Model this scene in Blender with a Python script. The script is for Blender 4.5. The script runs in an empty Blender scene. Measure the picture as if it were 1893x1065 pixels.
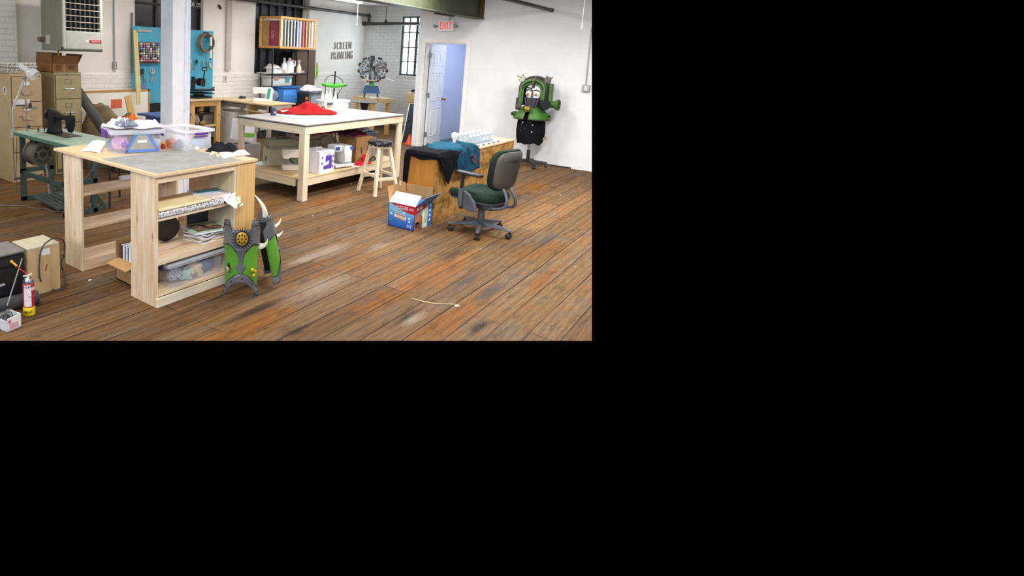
import bpy, bmesh, math, random
from mathutils import Vector, Matrix, noise as mnoise

PI = math.pi
R = math.radians
random.seed(11)
SC = bpy.context.scene
COL = SC.collection

# ------------------------------------------------------------------ camera
FW, FH = 1893, 1065                 # frame
FOC, CX, CY, CAMZ = 1090.43, 547.0, 263.84, 1.71
YAW, PITCH, ROLL = R(39.985), R(8.69), R(2.204)
_f = Vector((math.cos(YAW) * math.cos(PITCH), math.sin(YAW) * math.cos(PITCH), -math.sin(PITCH)))
_r = Vector((math.sin(YAW), -math.cos(YAW), 0))
_u = _r.cross(_f)
_r2 = _r * math.cos(ROLL) + _u * math.sin(ROLL)
_u2 = -_r * math.sin(ROLL) + _u * math.cos(ROLL)
cam_d = bpy.data.cameras.new('camera')
cam = bpy.data.objects.new('camera', cam_d)
COL.objects.link(cam)
cam.matrix_world = Matrix(((_r2.x, _u2.x, -_f.x, 0), (_r2.y, _u2.y, -_f.y, 0), (_r2.z, _u2.z, -_f.z, CAMZ), (0, 0, 0, 1)))
cam_d.sensor_fit = 'HORIZONTAL'
cam_d.sensor_width = 36.0
cam_d.lens = FOC / FW * 36.0
cam_d.shift_x = (FW / 2 - CX) / FW
cam_d.shift_y = (CY - FH / 2) / FW
cam_d.clip_start = 0.05
SC.camera = cam

# ------------------------------------------------------------------ world, view, lights
w = bpy.data.worlds.new('world')
w.use_nodes = True
w.node_tree.nodes['Background'].inputs['Color'].default_value = (0, 0, 0, 1)
w.node_tree.nodes['Background'].inputs['Strength'].default_value = 0.0
SC.world = w
SC.view_settings.view_transform = 'Standard'
SC.view_settings.look = 'None'
SC.view_settings.gamma = 1.0
SC.view_settings.use_curve_mapping = False
SC.view_settings.exposure = 0.08
SC.cycles.use_denoising = True
SC.cycles.max_bounces = 10
SC.cycles.diffuse_bounces = 5
SC.cycles.transparent_max_bounces = 16
SC.cycles.sample_clamp_indirect = 6.0


def area(name, loc, sx, sy, power, col, rot=(0, 0, 0), spread=None):
    d = bpy.data.lights.new(name, 'AREA')
    d.shape = 'RECTANGLE'
    d.size, d.size_y, d.energy, d.color = sx, sy, power, col
    if spread: d.spread = spread
    o = bpy.data.objects.new(name, d)
    o.location, o.rotation_euler = loc, rot
    COL.objects.link(o)
    return o


WARM = (1.0, 0.975, 0.94)
DAY = (0.78, 0.88, 1.0)
# rows of fluorescent tubes under the ceiling
for i, (lx, ly, e) in enumerate([(1.2, 1.2, 66), (1.2, 4.2, 48), (1.2, 7.0, 28), (4.6, 1.4, 84), (5.6, 3.3, 70), (4.9, 6.8, 28),
                                 (7.4, 1.4, 135), (7.6, 4.0, 70), (7.4, 6.4, 36)]):
    area('fluorescent_lamp', (lx, ly, 2.74), 1.4, 0.30, e, WARM)
# broad unseen fill lights, added behind the camera and to its side
area('fill_behind', (-2.6, 1.2, 2.4), 1.0, 6.0, 260, DAY, (0, R(-90), 0))
area('corner_lamp', (9.0, 6.8, 2.74), 1.4, 0.3, 44, (0.80, 0.90, 1.0))  # at the far ceiling fitting; blue tint added as fill for the corner
area('fill_side', (3.5, -3.2, 1.9), 7.0, 2.0, 100, (0.9, 0.95, 1.0), (R(90), 0, 0))
# daylight entering by the factory window
area('daylight_window', (12.16, 6.8, 1.95), 0.7, 1.3, 30, (0.74, 0.86, 1.0), (0, R(90), 0))

# ------------------------------------------------------------------ pixel -> place
def ray(x, y): return _f * FOC + _r2 * (x - CX) - _u2 * (y - CY)
CAMP = Vector((0, 0, CAMZ))
def at(x, y, z=0.0):
    d = ray(x, y); return CAMP + d * ((z - CAMZ) / d.z)
def onx(x, y, X):
    d = ray(x, y); return CAMP + d * (X / d.x)
def ony(x, y, Y):
    d = ray(x, y); return CAMP + d * (Y / d.y)

# ------------------------------------------------------------------ scene helpers
def thing(name, label, cat, loc=(0, 0, 0), rz=0.0, group=None):
    o = bpy.data.objects.new(name, None)
    COL.objects.link(o)
    o.location = loc
    o.rotation_euler = (0, 0, rz)
    o.empty_display_size = 0.05
    o['label'], o['category'] = label, cat
    if group: o['group'] = group
    return o


def tag(o, label, cat, group=None, kind=None):
    o['label'], o['category'] = label, cat
    if group: o['group'] = group
    if kind: o['kind'] = kind
    return o


def struct(o):
    o['kind'] = 'structure'
    return o


def kids(o): return [c for c in bpy.data.objects if c.parent == o]


def copy_tree(o, loc, rz=None, label=None, group=None):
    def rec(s, par):
        c = s.copy(); COL.objects.link(c)
        if par is not None: c.parent = par
        for k in kids(s): rec(k, c)
        return c
    r = rec(o, None)
    r.location = loc
    if rz is not None: r.rotation_euler = (0, 0, rz)
    if label: r['label'] = label
    if group: r['group'] = group
    return r


class MB:
    """collects shapes, then links them as ONE mesh object"""
    def __init__(s): s.b = bmesh.new()

    def add(s, vs, fs):
        v = [s.b.verts.new(p) for p in vs]
        for f in fs:
            try: s.b.faces.new([v[i] for i in f])
            except ValueError: pass
        return s

    def box(s, x0, x1, y0, y1, z0, z1):
        x0, x1 = sorted((x0, x1)); y0, y1 = sorted((y0, y1)); z0, z1 = sorted((z0, z1))
        return s.add([(x0, y0, z0), (x1, y0, z0), (x1, y1, z0), (x0, y1, z0), (x0, y0, z1), (x1, y0, z1), (x1, y1, z1), (x0, y1, z1)],
                     [(0, 3, 2, 1), (4, 5, 6, 7), (0, 1, 5, 4), (1, 2, 6, 5), (2, 3, 7, 6), (3, 0, 4, 7)])

    def obox(s, c, size, rot=(0, 0, 0)):
        from mathutils import Euler
        m = Euler(rot).to_matrix(); c = Vector(c)
        hx, hy, hz = size[0] / 2, size[1] / 2, size[2] / 2
        p = [c + m @ Vector((sx * hx, sy * hy, sz * hz)) for sz in (-1, 1) for sx, sy in ((-1, -1), (1, -1), (1, 1), (-1, 1))]
        return s.add(p, [(0, 3, 2, 1), (4, 5, 6, 7), (0, 1, 5, 4), (1, 2, 6, 5), (2, 3, 7, 6), (3, 0, 4, 7)])

    def frustum(s, cx, cy, z0, z1, a0, b0, a1, b1):
        p = [(cx + i * a0 / 2, cy + j * b0 / 2, z0) for i, j in ((-1, -1), (1, -1), (1, 1), (-1, 1))]
        p += [(cx + i * a1 / 2, cy + j * b1 / 2, z1) for i, j in ((-1, -1), (1, -1), (1, 1), (-1, 1))]
        return s.add(p, [(0, 3, 2, 1), (4, 5, 6, 7), (0, 1, 5, 4), (1, 2, 6, 5), (2, 3, 7, 6), (3, 0, 4, 7)])

    def loft(s, rings, cap=True, closed=True):
        n = len(rings[0]); vs = [p for r in rings for p in r]; fs = []
        for i in range(len(rings) - 1):
            for j in range(n if closed else n - 1):
                k = (j + 1) % n
                fs.append((i * n + j, i * n + k, (i + 1) * n + k, (i + 1) * n + j))
        if cap and closed:
            fs.append(tuple(range(n))[::-1])
            fs.append(tuple(range((len(rings) - 1) * n, len(rings) * n)))
        return s.add(vs, fs)

    def cyl(s, p0, p1, r0, r1=None, n=20, cap=True):
        r1 = r0 if r1 is None else r1
        p0, p1 = Vector(p0), Vector(p1); d = (p1 - p0).normalized()
        a = d.orthogonal().normalized(); b = d.cross(a)
        rg = lambda p, r: [p + (a * math.cos(2 * PI * i / n) + b * math.sin(2 * PI * i / n)) * r for i in range(n)]
        return s.loft([rg(p0, r0), rg(p1, r1)], cap)

    def lathe(s, prof, c=(0, 0, 0), axis=(0, 0, 1), n=24, sx=1.0, sy=1.0):
        c = Vector(c); d = Vector(axis).normalized()
        if abs(d.z) > 0.999: a, b = Vector((1, 0, 0)), Vector((0, 1, 0)) * (1 if d.z > 0 else -1)
        else: a = d.orthogonal().normalized(); b = d.cross(a)
        rings = [[c + d * h + (a * math.cos(2 * PI * i / n) * sx + b * math.sin(2 * PI * i / n) * sy) * max(r, 1e-4) for i in range(n)] for r, h in prof]
        return s.loft(rings)

    def tube(s, pts, r, n=8, closed=False, rs=None):
        pts = [Vector(p) for p in pts]; m = len(pts); rings = []
        t0 = (pts[1] - pts[0]).normalized(); a = t0.orthogonal().normalized()
        for i in range(m):
            if closed: t = (pts[(i + 1) % m] - pts[i - 1]).normalized()
            elif i == 0: t = (pts[1] - pts[0]).normalized()
            elif i == m - 1: t = (pts[-1] - pts[-2]).normalized()
            else: t = ((pts[i + 1] - pts[i]).normalized() + (pts[i] - pts[i - 1]).normalized()).normalized()
            a = (a - t * a.dot(t))
            a = a.normalized() if a.length > 1e-6 else t.orthogonal().normalized()
            b = t.cross(a); rr = rs[i] if rs else r
            rings.append([pts[i] + (a * math.cos(2 * PI * k / n) + b * math.sin(2 * PI * k / n)) * rr for k in range(n)])
        if closed: rings.append(rings[0]); return s.loft(rings, cap=False)
        return s.loft(rings)

    def prism(s, poly, o, ex, ey, d):
        """2-D outline in axes ex, ey from origin o, extruded by vector d"""
        o, ex, ey, d = Vector(o), Vector(ex), Vector(ey), Vector(d)
        p = [o + ex * x + ey * y for x, y in poly]
        return s.loft([p, [q + d for q in p]])

    def ell(s, c, rx, ry, rz, nu=18, nv=10, e=1.0):
        c = Vector(c); rings = []
        sg = lambda v: math.copysign(abs(v) ** e, v)
        for j in range(nv + 1):
            t = -PI / 2 + PI * j / nv; ct = max(math.cos(t), 0.02)
            rings.append([c + Vector((rx * sg(ct) * sg(math.cos(2 * PI * i / nu)), ry * sg(ct) * sg(math.sin(2 * PI * i / nu)), rz * sg(math.sin(t)))) for i in range(nu)])
        return s.loft(rings)

    def grid(s, fn, nu, nv):
        vs = [fn(i / nu, j / nv) for j in range(nv + 1) for i in range(nu + 1)]
        fs = [(j * (nu + 1) + i, j * (nu + 1) + i + 1, (j + 1) * (nu + 1) + i + 1, (j + 1) * (nu + 1) + i) for j in range(nv) for i in range(nu)]
        return s.add(vs, fs)

    def text(s, body, size, o, ex, ey, depth=0.002, align='CENTER', sx=1.0):
        cu = bpy.data.curves.new('t', 'FONT'); cu.body = body; cu.size = size; cu.extrude = depth / 2
        cu.align_x = align; cu.align_y = 'CENTER'; cu.resolution_u = 3
        ob = bpy.data.objects.new('t', cu); COL.objects.link(ob)
        bpy.context.view_layer.update()
        me = bpy.data.meshes.new_from_object(ob.evaluated_get(bpy.context.evaluated_depsgraph_get()))
        o, ex, ey = Vector(o), Vector(ex).normalized(), Vector(ey).normalized(); ez = ex.cross(ey)
        s.add([o + ex * v.co.x * sx + ey * v.co.y + ez * v.co.z for v in me.vertices], [tuple(p.vertices) for p in me.polygons])
        bpy.data.objects.remove(ob); bpy.data.curves.remove(cu); bpy.data.meshes.remove(me)
        return s

    def build(s, name, m, parent=None, smooth=False, bevel=0.0, seg=2, solid=0.0, sub=0, loc=None, offs=0.0):
        bmesh.ops.recalc_face_normals(s.b, faces=s.b.faces[:])
        me = bpy.data.meshes.new(name); s.b.to_mesh(me); s.b.free()
        o = bpy.data.objects.new(name, me); COL.objects.link(o)
        for k in (m if isinstance(m, (list, tuple)) else [m]): me.materials.append(k)
        if parent is not None: o.parent = parent
        if loc is not None: o.location = loc
        if smooth:
            for p in me.polygons: p.use_smooth = True
            try: me.set_sharp_from_angle(angle=R(42))
            except Exception: pass
        if sub:
            q = o.modifiers.new('sub', 'SUBSURF'); q.levels = q.render_levels = sub
        if solid:
            q = o.modifiers.new('solid', 'SOLIDIFY'); q.thickness = solid; q.offset = offs
        if bevel:
            q = o.modifiers.new('bev', 'BEVEL'); q.width = bevel; q.segments = seg; q.limit_method = 'ANGLE'; q.angle_limit = R(40)
        return o


# ------------------------------------------------------------------ materials
def lin(h):
    h = h.lstrip('#'); c = [int(h[i:i + 2], 16) / 255 for i in (0, 2, 4)]
    return tuple((x / 12.92 if x <= 0.04045 else ((x + 0.055) / 1.055) ** 2.4) for x in c) + (1,)


class NT:
    def __init__(s, name):
        s.m = bpy.data.materials.new(name); s.m.use_nodes = True
        s.t = s.m.node_tree; s.n = s.t.nodes; s.p = s.n['Principled BSDF']
    def node(s, typ, **kw):
        n = s.n.new(typ)
        for k, v in kw.items():
            if k.startswith('i_'):
                key = k[2:].replace('_', ' ')
                n.inputs[key].default_value = v
            else: setattr(n, k, v)
        return n
    def link(s, a, b): s.t.links.new(a, b)
    def ramp(s, src, stops, interp='LINEAR'):
        r = s.n.new('ShaderNodeValToRGB'); r.color_ramp.interpolation = interp
        e = r.color_ramp.elements
        while len(e) < len(stops): e.new(0.5)
        for k, (p, c) in zip(e, stops): k.position = p; k.color = c
        s.link(src, r.inputs[0]); return r.outputs[0]
    def mix(s, fac, a, b, mode='MIX'):
        m = s.n.new('ShaderNodeMix'); m.data_type = 'RGBA'; m.blend_type = mode
        for i, v in ((0, fac), (6, a), (7, b)):
            if isinstance(v, (int, float, tuple)): m.inputs[i].default_value = v
            else: s.link(v, m.inputs[i])
        return m.outputs[2]
    def coords(s, scale=(1, 1, 1), rot=(0, 0, 0), rnd=False, kind='Object'):
        tc = s.n.new('ShaderNodeTexCoord'); mp = s.n.new('ShaderNodeMapping')
        mp.inputs['Scale'].default_value = scale; mp.inputs['Rotation'].default_value = rot
        src = tc.outputs[kind]
        if rnd:
            oi = s.n.new('ShaderNodeObjectInfo'); ad = s.n.new('ShaderNodeVectorMath'); ad.operation = 'ADD'
            mu = s.n.new('ShaderNodeMath'); mu.operation = 'MULTIPLY'; mu.inputs[1].default_value = 37.0
            s.link(oi.outputs['Random'], mu.inputs[0]); s.link(src, ad.inputs[0]); s.link(mu.outputs[0], ad.inputs[1]); src = ad.outputs[0]
        s.link(src, mp.inputs['Vector']); return mp.outputs[0]
    def noise(s, vec, scale, detail=4, rough=0.55):
        n = s.node('ShaderNodeTexNoise'); n.inputs['Scale'].default_value = scale
        n.inputs['Detail'].default_value = detail; n.inputs['Roughness'].default_value = rough
        s.link(vec, n.inputs['Vector']); return n.outputs['Fac']
    def bump(s, h, strength, dist=0.01):
        b = s.n.new('ShaderNodeBump'); b.inputs['Strength'].default_value = strength; b.inputs['Distance'].default_value = dist
        s.link(h, b.inputs['Height']); s.link(b.outputs[0], s.p.inputs['Normal'])


_cache = {}
def mat(col, rough=0.55, metal=0.0, var=0.06, scale=9.0, bump=0.0, bscale=60.0, coat=0.0, spec=0.5, name=None):
    """plain paint / plastic / metal with a little uneven tone"""
    key = (col, rough, metal, var, scale, bump, bscale, coat, spec)
    if key in _cache: return _cache[key]
    k = NT(name or 'mat_' + col.strip('#'))
    v = k.coords(rnd=True)
    f = k.noise(v, scale, 5)
    c = lin(col)
    a = tuple(x * (1 - var * 2) for x in c[:3]) + (1,); b = tuple(min(1, x * (1 + var * 2)) for x in c[:3]) + (1,)
    k.link(k.ramp(f, [(0.3, a), (0.7, b)]), k.p.inputs['Base Color'])
    k.p.inputs['Roughness'].default_value = rough; k.p.inputs['Metallic'].default_value = metal
    k.p.inputs['Specular IOR Level'].default_value = spec
    if coat: k.p.inputs['Coat Weight'].default_value = coat
    if bump: k.bump(k.noise(v, bscale, 3), bump)
    _cache[key] = k.m
    return k.m


def wood(name, c1, c2, axis='z', rough=0.55, knots=True, stretch=14.0, scale=3.2):
    k = NT(name)
    sc = {'x': (1, stretch, stretch), 'y': (stretch, 1, stretch), 'z': (stretch, stretch, 1)}[axis]
    v = k.coords(scale=sc, rnd=True)
    f = k.noise(v, scale, 6, 0.6)
    wv = k.node('ShaderNodeTexWave', wave_type='BANDS', bands_direction={'x': 'Y', 'y': 'X', 'z': 'X'}[axis])
    wv.inputs['Scale'].default_value = 0.55; wv.inputs['Distortion'].default_value = 5.0
    wv.inputs['Detail'].default_value = 3; wv.inputs['Detail Scale'].default_value = 1.2
    k.link(v, wv.inputs['Vector'])
    m = k.node('ShaderNodeMath', operation='MULTIPLY_ADD'); m.inputs[1].default_value = 0.16; m.inputs[2].default_value = 0.0
    k.link(wv.outputs['Fac'], m.inputs[0])
    a = k.node('ShaderNodeMath', operation='ADD'); k.link(f, a.inputs[0]); k.link(m.outputs[0], a.inputs[1])
    col = k.ramp(a.outputs[0], [(0.32, lin(c1)), (0.78, lin(c2))])
    if knots:
        vo = k.node('ShaderNodeTexVoronoi'); vo.inputs['Scale'].default_value = 6.5
        v2 = k.coords(scale={'x': (0.55, 1.6, 1.6), 'y': (1.6, 0.55, 1.6), 'z': (1.6, 1.6, 0.55)}[axis], rnd=True)
        k.link(v2, vo.inputs['Vector'])
        col = k.mix(k.ramp(vo.outputs['Distance'], [(0.05, (0.9, 0.9, 0.9, 1)), (0.15, (0, 0, 0, 1))]), col, lin('#a06a38'))
    k.link(col, k.p.inputs['Base Color']); k.p.inputs['Roughness'].default_value = rough
    k.bump(f, 0.08, 0.004)
    return k.m


def cloth(name, c, c2=None, rough=0.9, scale=14, weave=320):
    k = NT(name); v = k.coords(rnd=True); f = k.noise(v, scale, 5)
    k.link(k.ramp(f, [(0.35, lin(c)), (0.7, lin(c2 or c))]), k.p.inputs['Base Color'])
    k.p.inputs['Roughness'].default_value = rough; k.p.inputs['Specular IOR Level'].default_value = 0.1
    k.bump(k.noise(v, weave, 2), 0.25, 0.002)
    return k.m


def clear(name, col, alpha=0.35, rough=0.25):
    """milky see-through plastic"""
    k = NT(name); v = k.coords(rnd=True)
    k.p.inputs['Base Color'].default_value = lin(col); k.p.inputs['Roughness'].default_value = rough
    f = k.noise(v, 6, 3)
    mr = k.node('ShaderNodeMapRange'); mr.inputs[3].default_value = alpha * 0.8; mr.inputs[4].default_value = min(1, alpha * 1.2)
    k.link(f, mr.inputs[0]); k.link(mr.outputs[0], k.p.inputs['Alpha'])
    return k.m


def glow(name, col, st):
    k = NT(name); k.p.inputs['Base Color'].default_value = lin(col)
    k.p.inputs['Emission Color'].default_value = lin(col); k.p.inputs['Emission Strength'].default_value = st
    return k.m


PINE = {a: wood('pine_' + a, '#cda678', '#eddac0', a) for a in 'xyz'}
PINE2 = {a: wood('stud_' + a, '#d8c29e', '#efe5d0', a, knots=False) for a in 'xyz'}
AMBER = {a: wood('amber_' + a, '#a87434', '#cf9c54', a, knots=False) for a in 'xyz'}
HONEY = wood('honey_z', '#c4934c', '#e0b672', 'z')
BIRCH = {a: wood('birch_' + a, '#bf9f6b', '#dcc59a', a, knots=False) for a in 'xyz'}
WHITE = mat('#e8e6e0', 0.5, var=0.02)
BLACK = mat('#1a1a1c', 0.45, var=0.1)
STEEL = mat('#a9abad', 0.35, 0.9, var=0.05)
DARKST = mat('#3a3835', 0.5, 0.6, var=0.12)
CARD = mat('#a27b4c', 0.85, var=0.07, scale=5)
CARDIN = mat('#b98f5c', 0.85, var=0.05, scale=5)
BRASS = mat('#b08a45', 0.35, 0.9)
CLEAR = clear('clear_tote', '#e6e6ee', 0.17)
CLEARLID = clear('clear_lid', '#ececf2', 0.62)
PURPLE = mat('#5b2f8e', 0.35)
PAPER = mat('#ecebe6', 0.8, var=0.02)
# ================================================================== setting
WC, WB, WA, CEIL = 10.2, 12.2, 8.15, 2.87      # right wall, back wall, left wall, ceiling
_n = ray(1094, 0).cross(ray(1094, 630))
def edge_y(X, z):                               # where the modelled part of the room ends on the right
    return -(_n.x * X + _n.z * (z - CAMZ)) / _n.y


def rgb(r, g, b):
    return tuple((x / 255 / 12.92 if x <= 10 else ((x / 255 + 0.055) / 1.055) ** 2.4) for x in (r, g, b)) + (1,)


def floor_mat():
    k = NT('old_floor_boards')
    v = k.coords()
    wob = k.noise(k.coords(scale=(0.7, 3, 1)), 1.6, 2)
    sub = k.node('ShaderNodeMath', operation='MULTIPLY_ADD'); sub.inputs[1].default_value = 0.03; sub.inputs[2].default_value = -0.015 - 0.022
    k.link(wob, sub.inputs[0])
    cb = k.node('ShaderNodeCombineXYZ'); k.link(sub.outputs[0], cb.inputs[1])
    ad = k.node('ShaderNodeVectorMath', operation='ADD'); k.link(v, ad.inputs[0]); k.link(cb.outputs[0], ad.inputs[1])
    br = k.node('ShaderNodeTexBrick', offset=0.37, offset_frequency=2, squash=1.0)
    br.inputs['Color1'].default_value = (0, 0, 0, 1); br.inputs['Color2'].default_value = (1, 1, 1, 1)
    br.inputs['Mortar'].default_value = (0.5, 0.5, 0.5, 1); br.inputs['Scale'].default_value = 1.0
    br.inputs['Mortar Size'].default_value = 0.004; br.inputs['Mortar Smooth'].default_value = 0.15
    br.inputs['Brick Width'].default_value = 3.7; br.inputs['Row Height'].default_value = 0.18
    k.link(ad.outputs[0], br.inputs['Vector'])
    # per board tone, long grain, worn and varnished areas
    grain = k.noise(k.coords(scale=(1.3, 24, 1)), 4.0, 8, 0.65)
    fine = k.noise(k.coords(scale=(4, 95, 1)), 5.0, 4, 0.6)
    ring = k.node('ShaderNodeTexWave', wave_type='BANDS', bands_direction='Y'); ring.inputs['Scale'].default_value = 1.6
    ring.inputs['Distortion'].default_value = 9.0; ring.inputs['Detail'].default_value = 4; ring.inputs['Detail Scale'].default_value = 0.7
    k.link(k.coords(scale=(0.5, 3.2, 1)), ring.inputs['Vector'])
    wear = k.noise(k.coords(scale=(0.75, 1.5, 1)), 1.15, 6, 0.62)
    wear2 = k.noise(k.coords(scale=(1.0, 2.2, 1), rot=(0, 0, 0.1)), 1.7, 7, 0.66)
    base = k.ramp(br.outputs['Color'], [(0.0, rgb(112, 84, 58)), (0.3, rgb(140, 108, 74)), (0.6, rgb(126, 98, 70)), (0.8, rgb(150, 116, 80)), (1.0, rgb(130, 106, 82))])
    col = k.mix(k.ramp(wear, [(0.50, (0, 0, 0, 1)), (0.64, (0.8, 0.8, 0.8, 1))]), base, rgb(146, 98, 48))
    col = k.mix(k.ramp(wear2, [(0.50, (0, 0, 0, 1)), (0.66, (0.75, 0.75, 0.75, 1))]), col, rgb(122, 108, 92))

    def blob(px, py, rx, ry, lo, hi, nz, mx=0.8, rot=0.0):
        """a worn patch with a ragged edge at its own place on the boards"""
        c = at(px, py)
        mp = k.n.new('ShaderNodeMapping'); mp.vector_type = 'TEXTURE'
        mp.inputs['Location'].default_value = (c.x, c.y, 0); mp.inputs['Rotation'].default_value = (0, 0, rot); mp.inputs['Scale'].default_value = (rx, ry, 1)
        tc = k.n.new('ShaderNodeTexCoord'); k.link(tc.outputs['Object'], mp.inputs['Vector'])
        ln = k.node('ShaderNodeVectorMath', operation='LENGTH'); k.link(mp.outputs[0], ln.inputs[0])
        m = k.node('ShaderNodeMath', operation='MULTIPLY_ADD'); m.inputs[1].default_value = -0.55; k.link(ln.outputs['Value'], m.inputs[0]); k.link(nz, m.inputs[2])
        return k.ramp(m.outputs[0], [(lo, (0, 0, 0, 1)), (hi, (mx, mx, mx, 1))])
    rag = k.noise(k.coords(scale=(1.0, 2.6, 1)), 5.5, 8, 0.72)
    rag2 = k.noise(k.coords(scale=(1.4, 4.0, 1)), 10.0, 10, 0.85)
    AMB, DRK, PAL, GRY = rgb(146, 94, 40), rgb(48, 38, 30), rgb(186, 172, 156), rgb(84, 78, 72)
    for px, py, rx, ry, lo, hi in ((800, 505, 1.0, 0.16, 0.02, 0.34), (470, 600, 0.62, 0.17, 0.02, 0.30), (830, 590, 0.75, 0.15, 0.02, 0.32), (700, 560, 0.6, 0.2, 0.12, 0.42), (1000, 520, 0.8, 0.1, 0.15, 0.45),
                                   (60, 360, 1.6, 0.25, 0.10, 0.40), (600, 372, 0.9, 0.3, 0.16, 0.48), (990, 345, 1.1, 0.35, 0.15, 0.48)):
        col = k.mix(blob(px, py, rx, ry, lo, hi, rag, 0.85), col, AMB)
    g = k.ramp(grain, [(0.28, (0.46, 0.42, 0.38, 1)), (0.48, (0.95, 0.95, 0.95, 1)), (0.72, (1.28, 1.25, 1.2, 1))])
    col = k.mix(1.0, col, g, 'MULTIPLY')
    col = k.mix(1.0, col, k.ramp(fine, [(0.3, (0.76, 0.75, 0.73, 1)), (0.6, (1.08, 1.08, 1.08, 1))]), 'MULTIPLY')
    col = k.mix(0.55, col, k.ramp(ring.outputs['Fac'], [(0.15, (0.72, 0.69, 0.66, 1)), (0.6, (1.05, 1.05, 1.05, 1))]), 'MULTIPLY')
    dk = k.noise(k.coords(scale=(1.3, 3.6, 1)), 3.4, 7, 0.7)
    col = k.mix(k.ramp(dk, [(0.55, (0, 0, 0, 1)), (0.72, (0.75, 0.75, 0.75, 1))]), col, rgb(52, 40, 30))
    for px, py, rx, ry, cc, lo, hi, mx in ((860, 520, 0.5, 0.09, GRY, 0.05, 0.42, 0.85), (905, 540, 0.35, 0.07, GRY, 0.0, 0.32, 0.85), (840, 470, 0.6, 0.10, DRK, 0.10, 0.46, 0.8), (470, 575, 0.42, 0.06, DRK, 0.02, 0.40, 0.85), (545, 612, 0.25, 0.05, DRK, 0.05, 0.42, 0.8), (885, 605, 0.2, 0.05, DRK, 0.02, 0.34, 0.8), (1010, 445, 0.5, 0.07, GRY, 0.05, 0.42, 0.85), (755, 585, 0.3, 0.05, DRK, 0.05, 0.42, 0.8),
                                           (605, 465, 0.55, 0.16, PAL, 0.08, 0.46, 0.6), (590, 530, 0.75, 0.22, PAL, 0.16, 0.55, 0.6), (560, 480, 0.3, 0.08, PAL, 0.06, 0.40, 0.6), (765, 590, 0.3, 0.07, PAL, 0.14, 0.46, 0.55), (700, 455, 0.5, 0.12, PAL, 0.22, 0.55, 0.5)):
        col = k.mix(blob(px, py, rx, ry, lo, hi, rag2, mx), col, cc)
    # spilled paint
    pn = k.noise(k.coords(scale=(0.9, 1.4, 1)), 2.1, 9, 0.78)
    col = k.mix(k.ramp(pn, [(0.64, (0, 0, 0, 1)), (0.74, (0.55, 0.55, 0.55, 1))]), col, rgb(172, 160, 144))
    vo = k.node('ShaderNodeTexVoronoi'); vo.inputs['Scale'].default_value = 6.5; k.link(k.coords(scale=(1, 1.3, 1)), vo.inputs['Vector'])
    col = k.mix(k.ramp(vo.outputs['Distance'], [(0.02, (0.8, 0.8, 0.8, 1)), (0.042, (0, 0, 0, 1))]), col, rgb(198, 188, 174))
    col = k.mix(1.0, col, (0.72, 0.715, 0.71, 1), 'MULTIPLY')
    seam = k.noise(k.coords(scale=(0.5, 2.2, 1)), 1.3, 4, 0.6)
    sm = k.node('ShaderNodeMath', operation='MULTIPLY'); k.link(br.outputs['Fac'], sm.inputs[0]); k.link(k.ramp(seam, [(0.38, (0.4, 0.4, 0.4, 1)), (0.54, (1, 1, 1, 1))]), sm.inputs[1])
    col = k.mix(sm.outputs[0], col, rgb(22, 16, 11))
    k.link(col, k.p.inputs['Base Color'])
    rr = k.ramp(wear, [(0.4, (0.7, 0.7, 0.7, 1)), (0.65, (0.55, 0.55, 0.55, 1))]); k.link(rr, k.p.inputs['Roughness'])
    k.p.inputs['Specular IOR Level'].default_value = 0.1
    inv = k.node('ShaderNodeMath', operation='MULTIPLY_ADD'); inv.inputs[1].default_value = -1.6; k.link(br.outputs['Fac'], inv.inputs[0]); k.link(grain, inv.inputs[2])
    k.bump(inv.outputs[0], 0.35, 0.006)
    return k.m


def wall_mat(name, col, brick=False, speck=0.0):
    k = NT(name); v = k.coords()
    f = k.noise(v, 2.2, 5, 0.6)
    a = lin(col); b = tuple(x * 0.93 for x in a[:3]) + (1,)
    c = k.ramp(f, [(0.35, b), (0.65, a)])
    k.p.inputs['Roughness'].default_value = 0.72
    fn = k.noise(v, 45, 3)
    if brick:
        cv = k.coords(rot=(R(90), 0, 0)) if brick == 'y' else k.coords(rot=(R(90), 0, R(90)))
        sp = k.n.new('ShaderNodeSeparateXYZ'); k.link(k.coords(), sp.inputs[0])
        cb = k.n.new('ShaderNodeCombineXYZ'); k.link(sp.outputs[0 if brick == 'y' else 1], cb.inputs[0]); k.link(sp.outputs[2], cb.inputs[1])
        br = k.node('ShaderNodeTexBrick'); k.link(cb.outputs[0], br.inputs['Vector'])
        br.inputs['Scale'].default_value = 1.0; br.inputs['Brick Width'].default_value = 0.215; br.inputs['Row Height'].default_value = 0.075
        br.inputs['Mortar Size'].default_value = 0.006; br.inputs['Mortar Smooth'].default_value = 0.4
        br.inputs['Color1'].default_value = br.inputs['Color2'].default_value = (1, 1, 1, 1); br.inputs['Mortar'].default_value = (0, 0, 0, 1)
        big = k.noise(v, 3.0, 3)
        h = k.node('ShaderNodeMath', operation='MULTIPLY_ADD'); h.inputs[1].default_value = -0.9
        k.link(br.outputs['Fac'], h.inputs[0]); k.link(fn, h.inputs[2])
        k.bump(h.outputs[0], 0.9, 0.01)
        cr = k.noise(k.coords(scale=(1, 1, 3)), 7, 8, 0.75)
        c = k.mix(k.ramp(cr, [(0.70, (0, 0, 0, 1)), (0.76, (0.6, 0.6, 0.6, 1))]), c, lin('#8c8478'))
    else:
        k.bump(fn, 0.06, 0.004)
    k.link(c, k.p.inputs['Base Color'])
    return k.m


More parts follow.
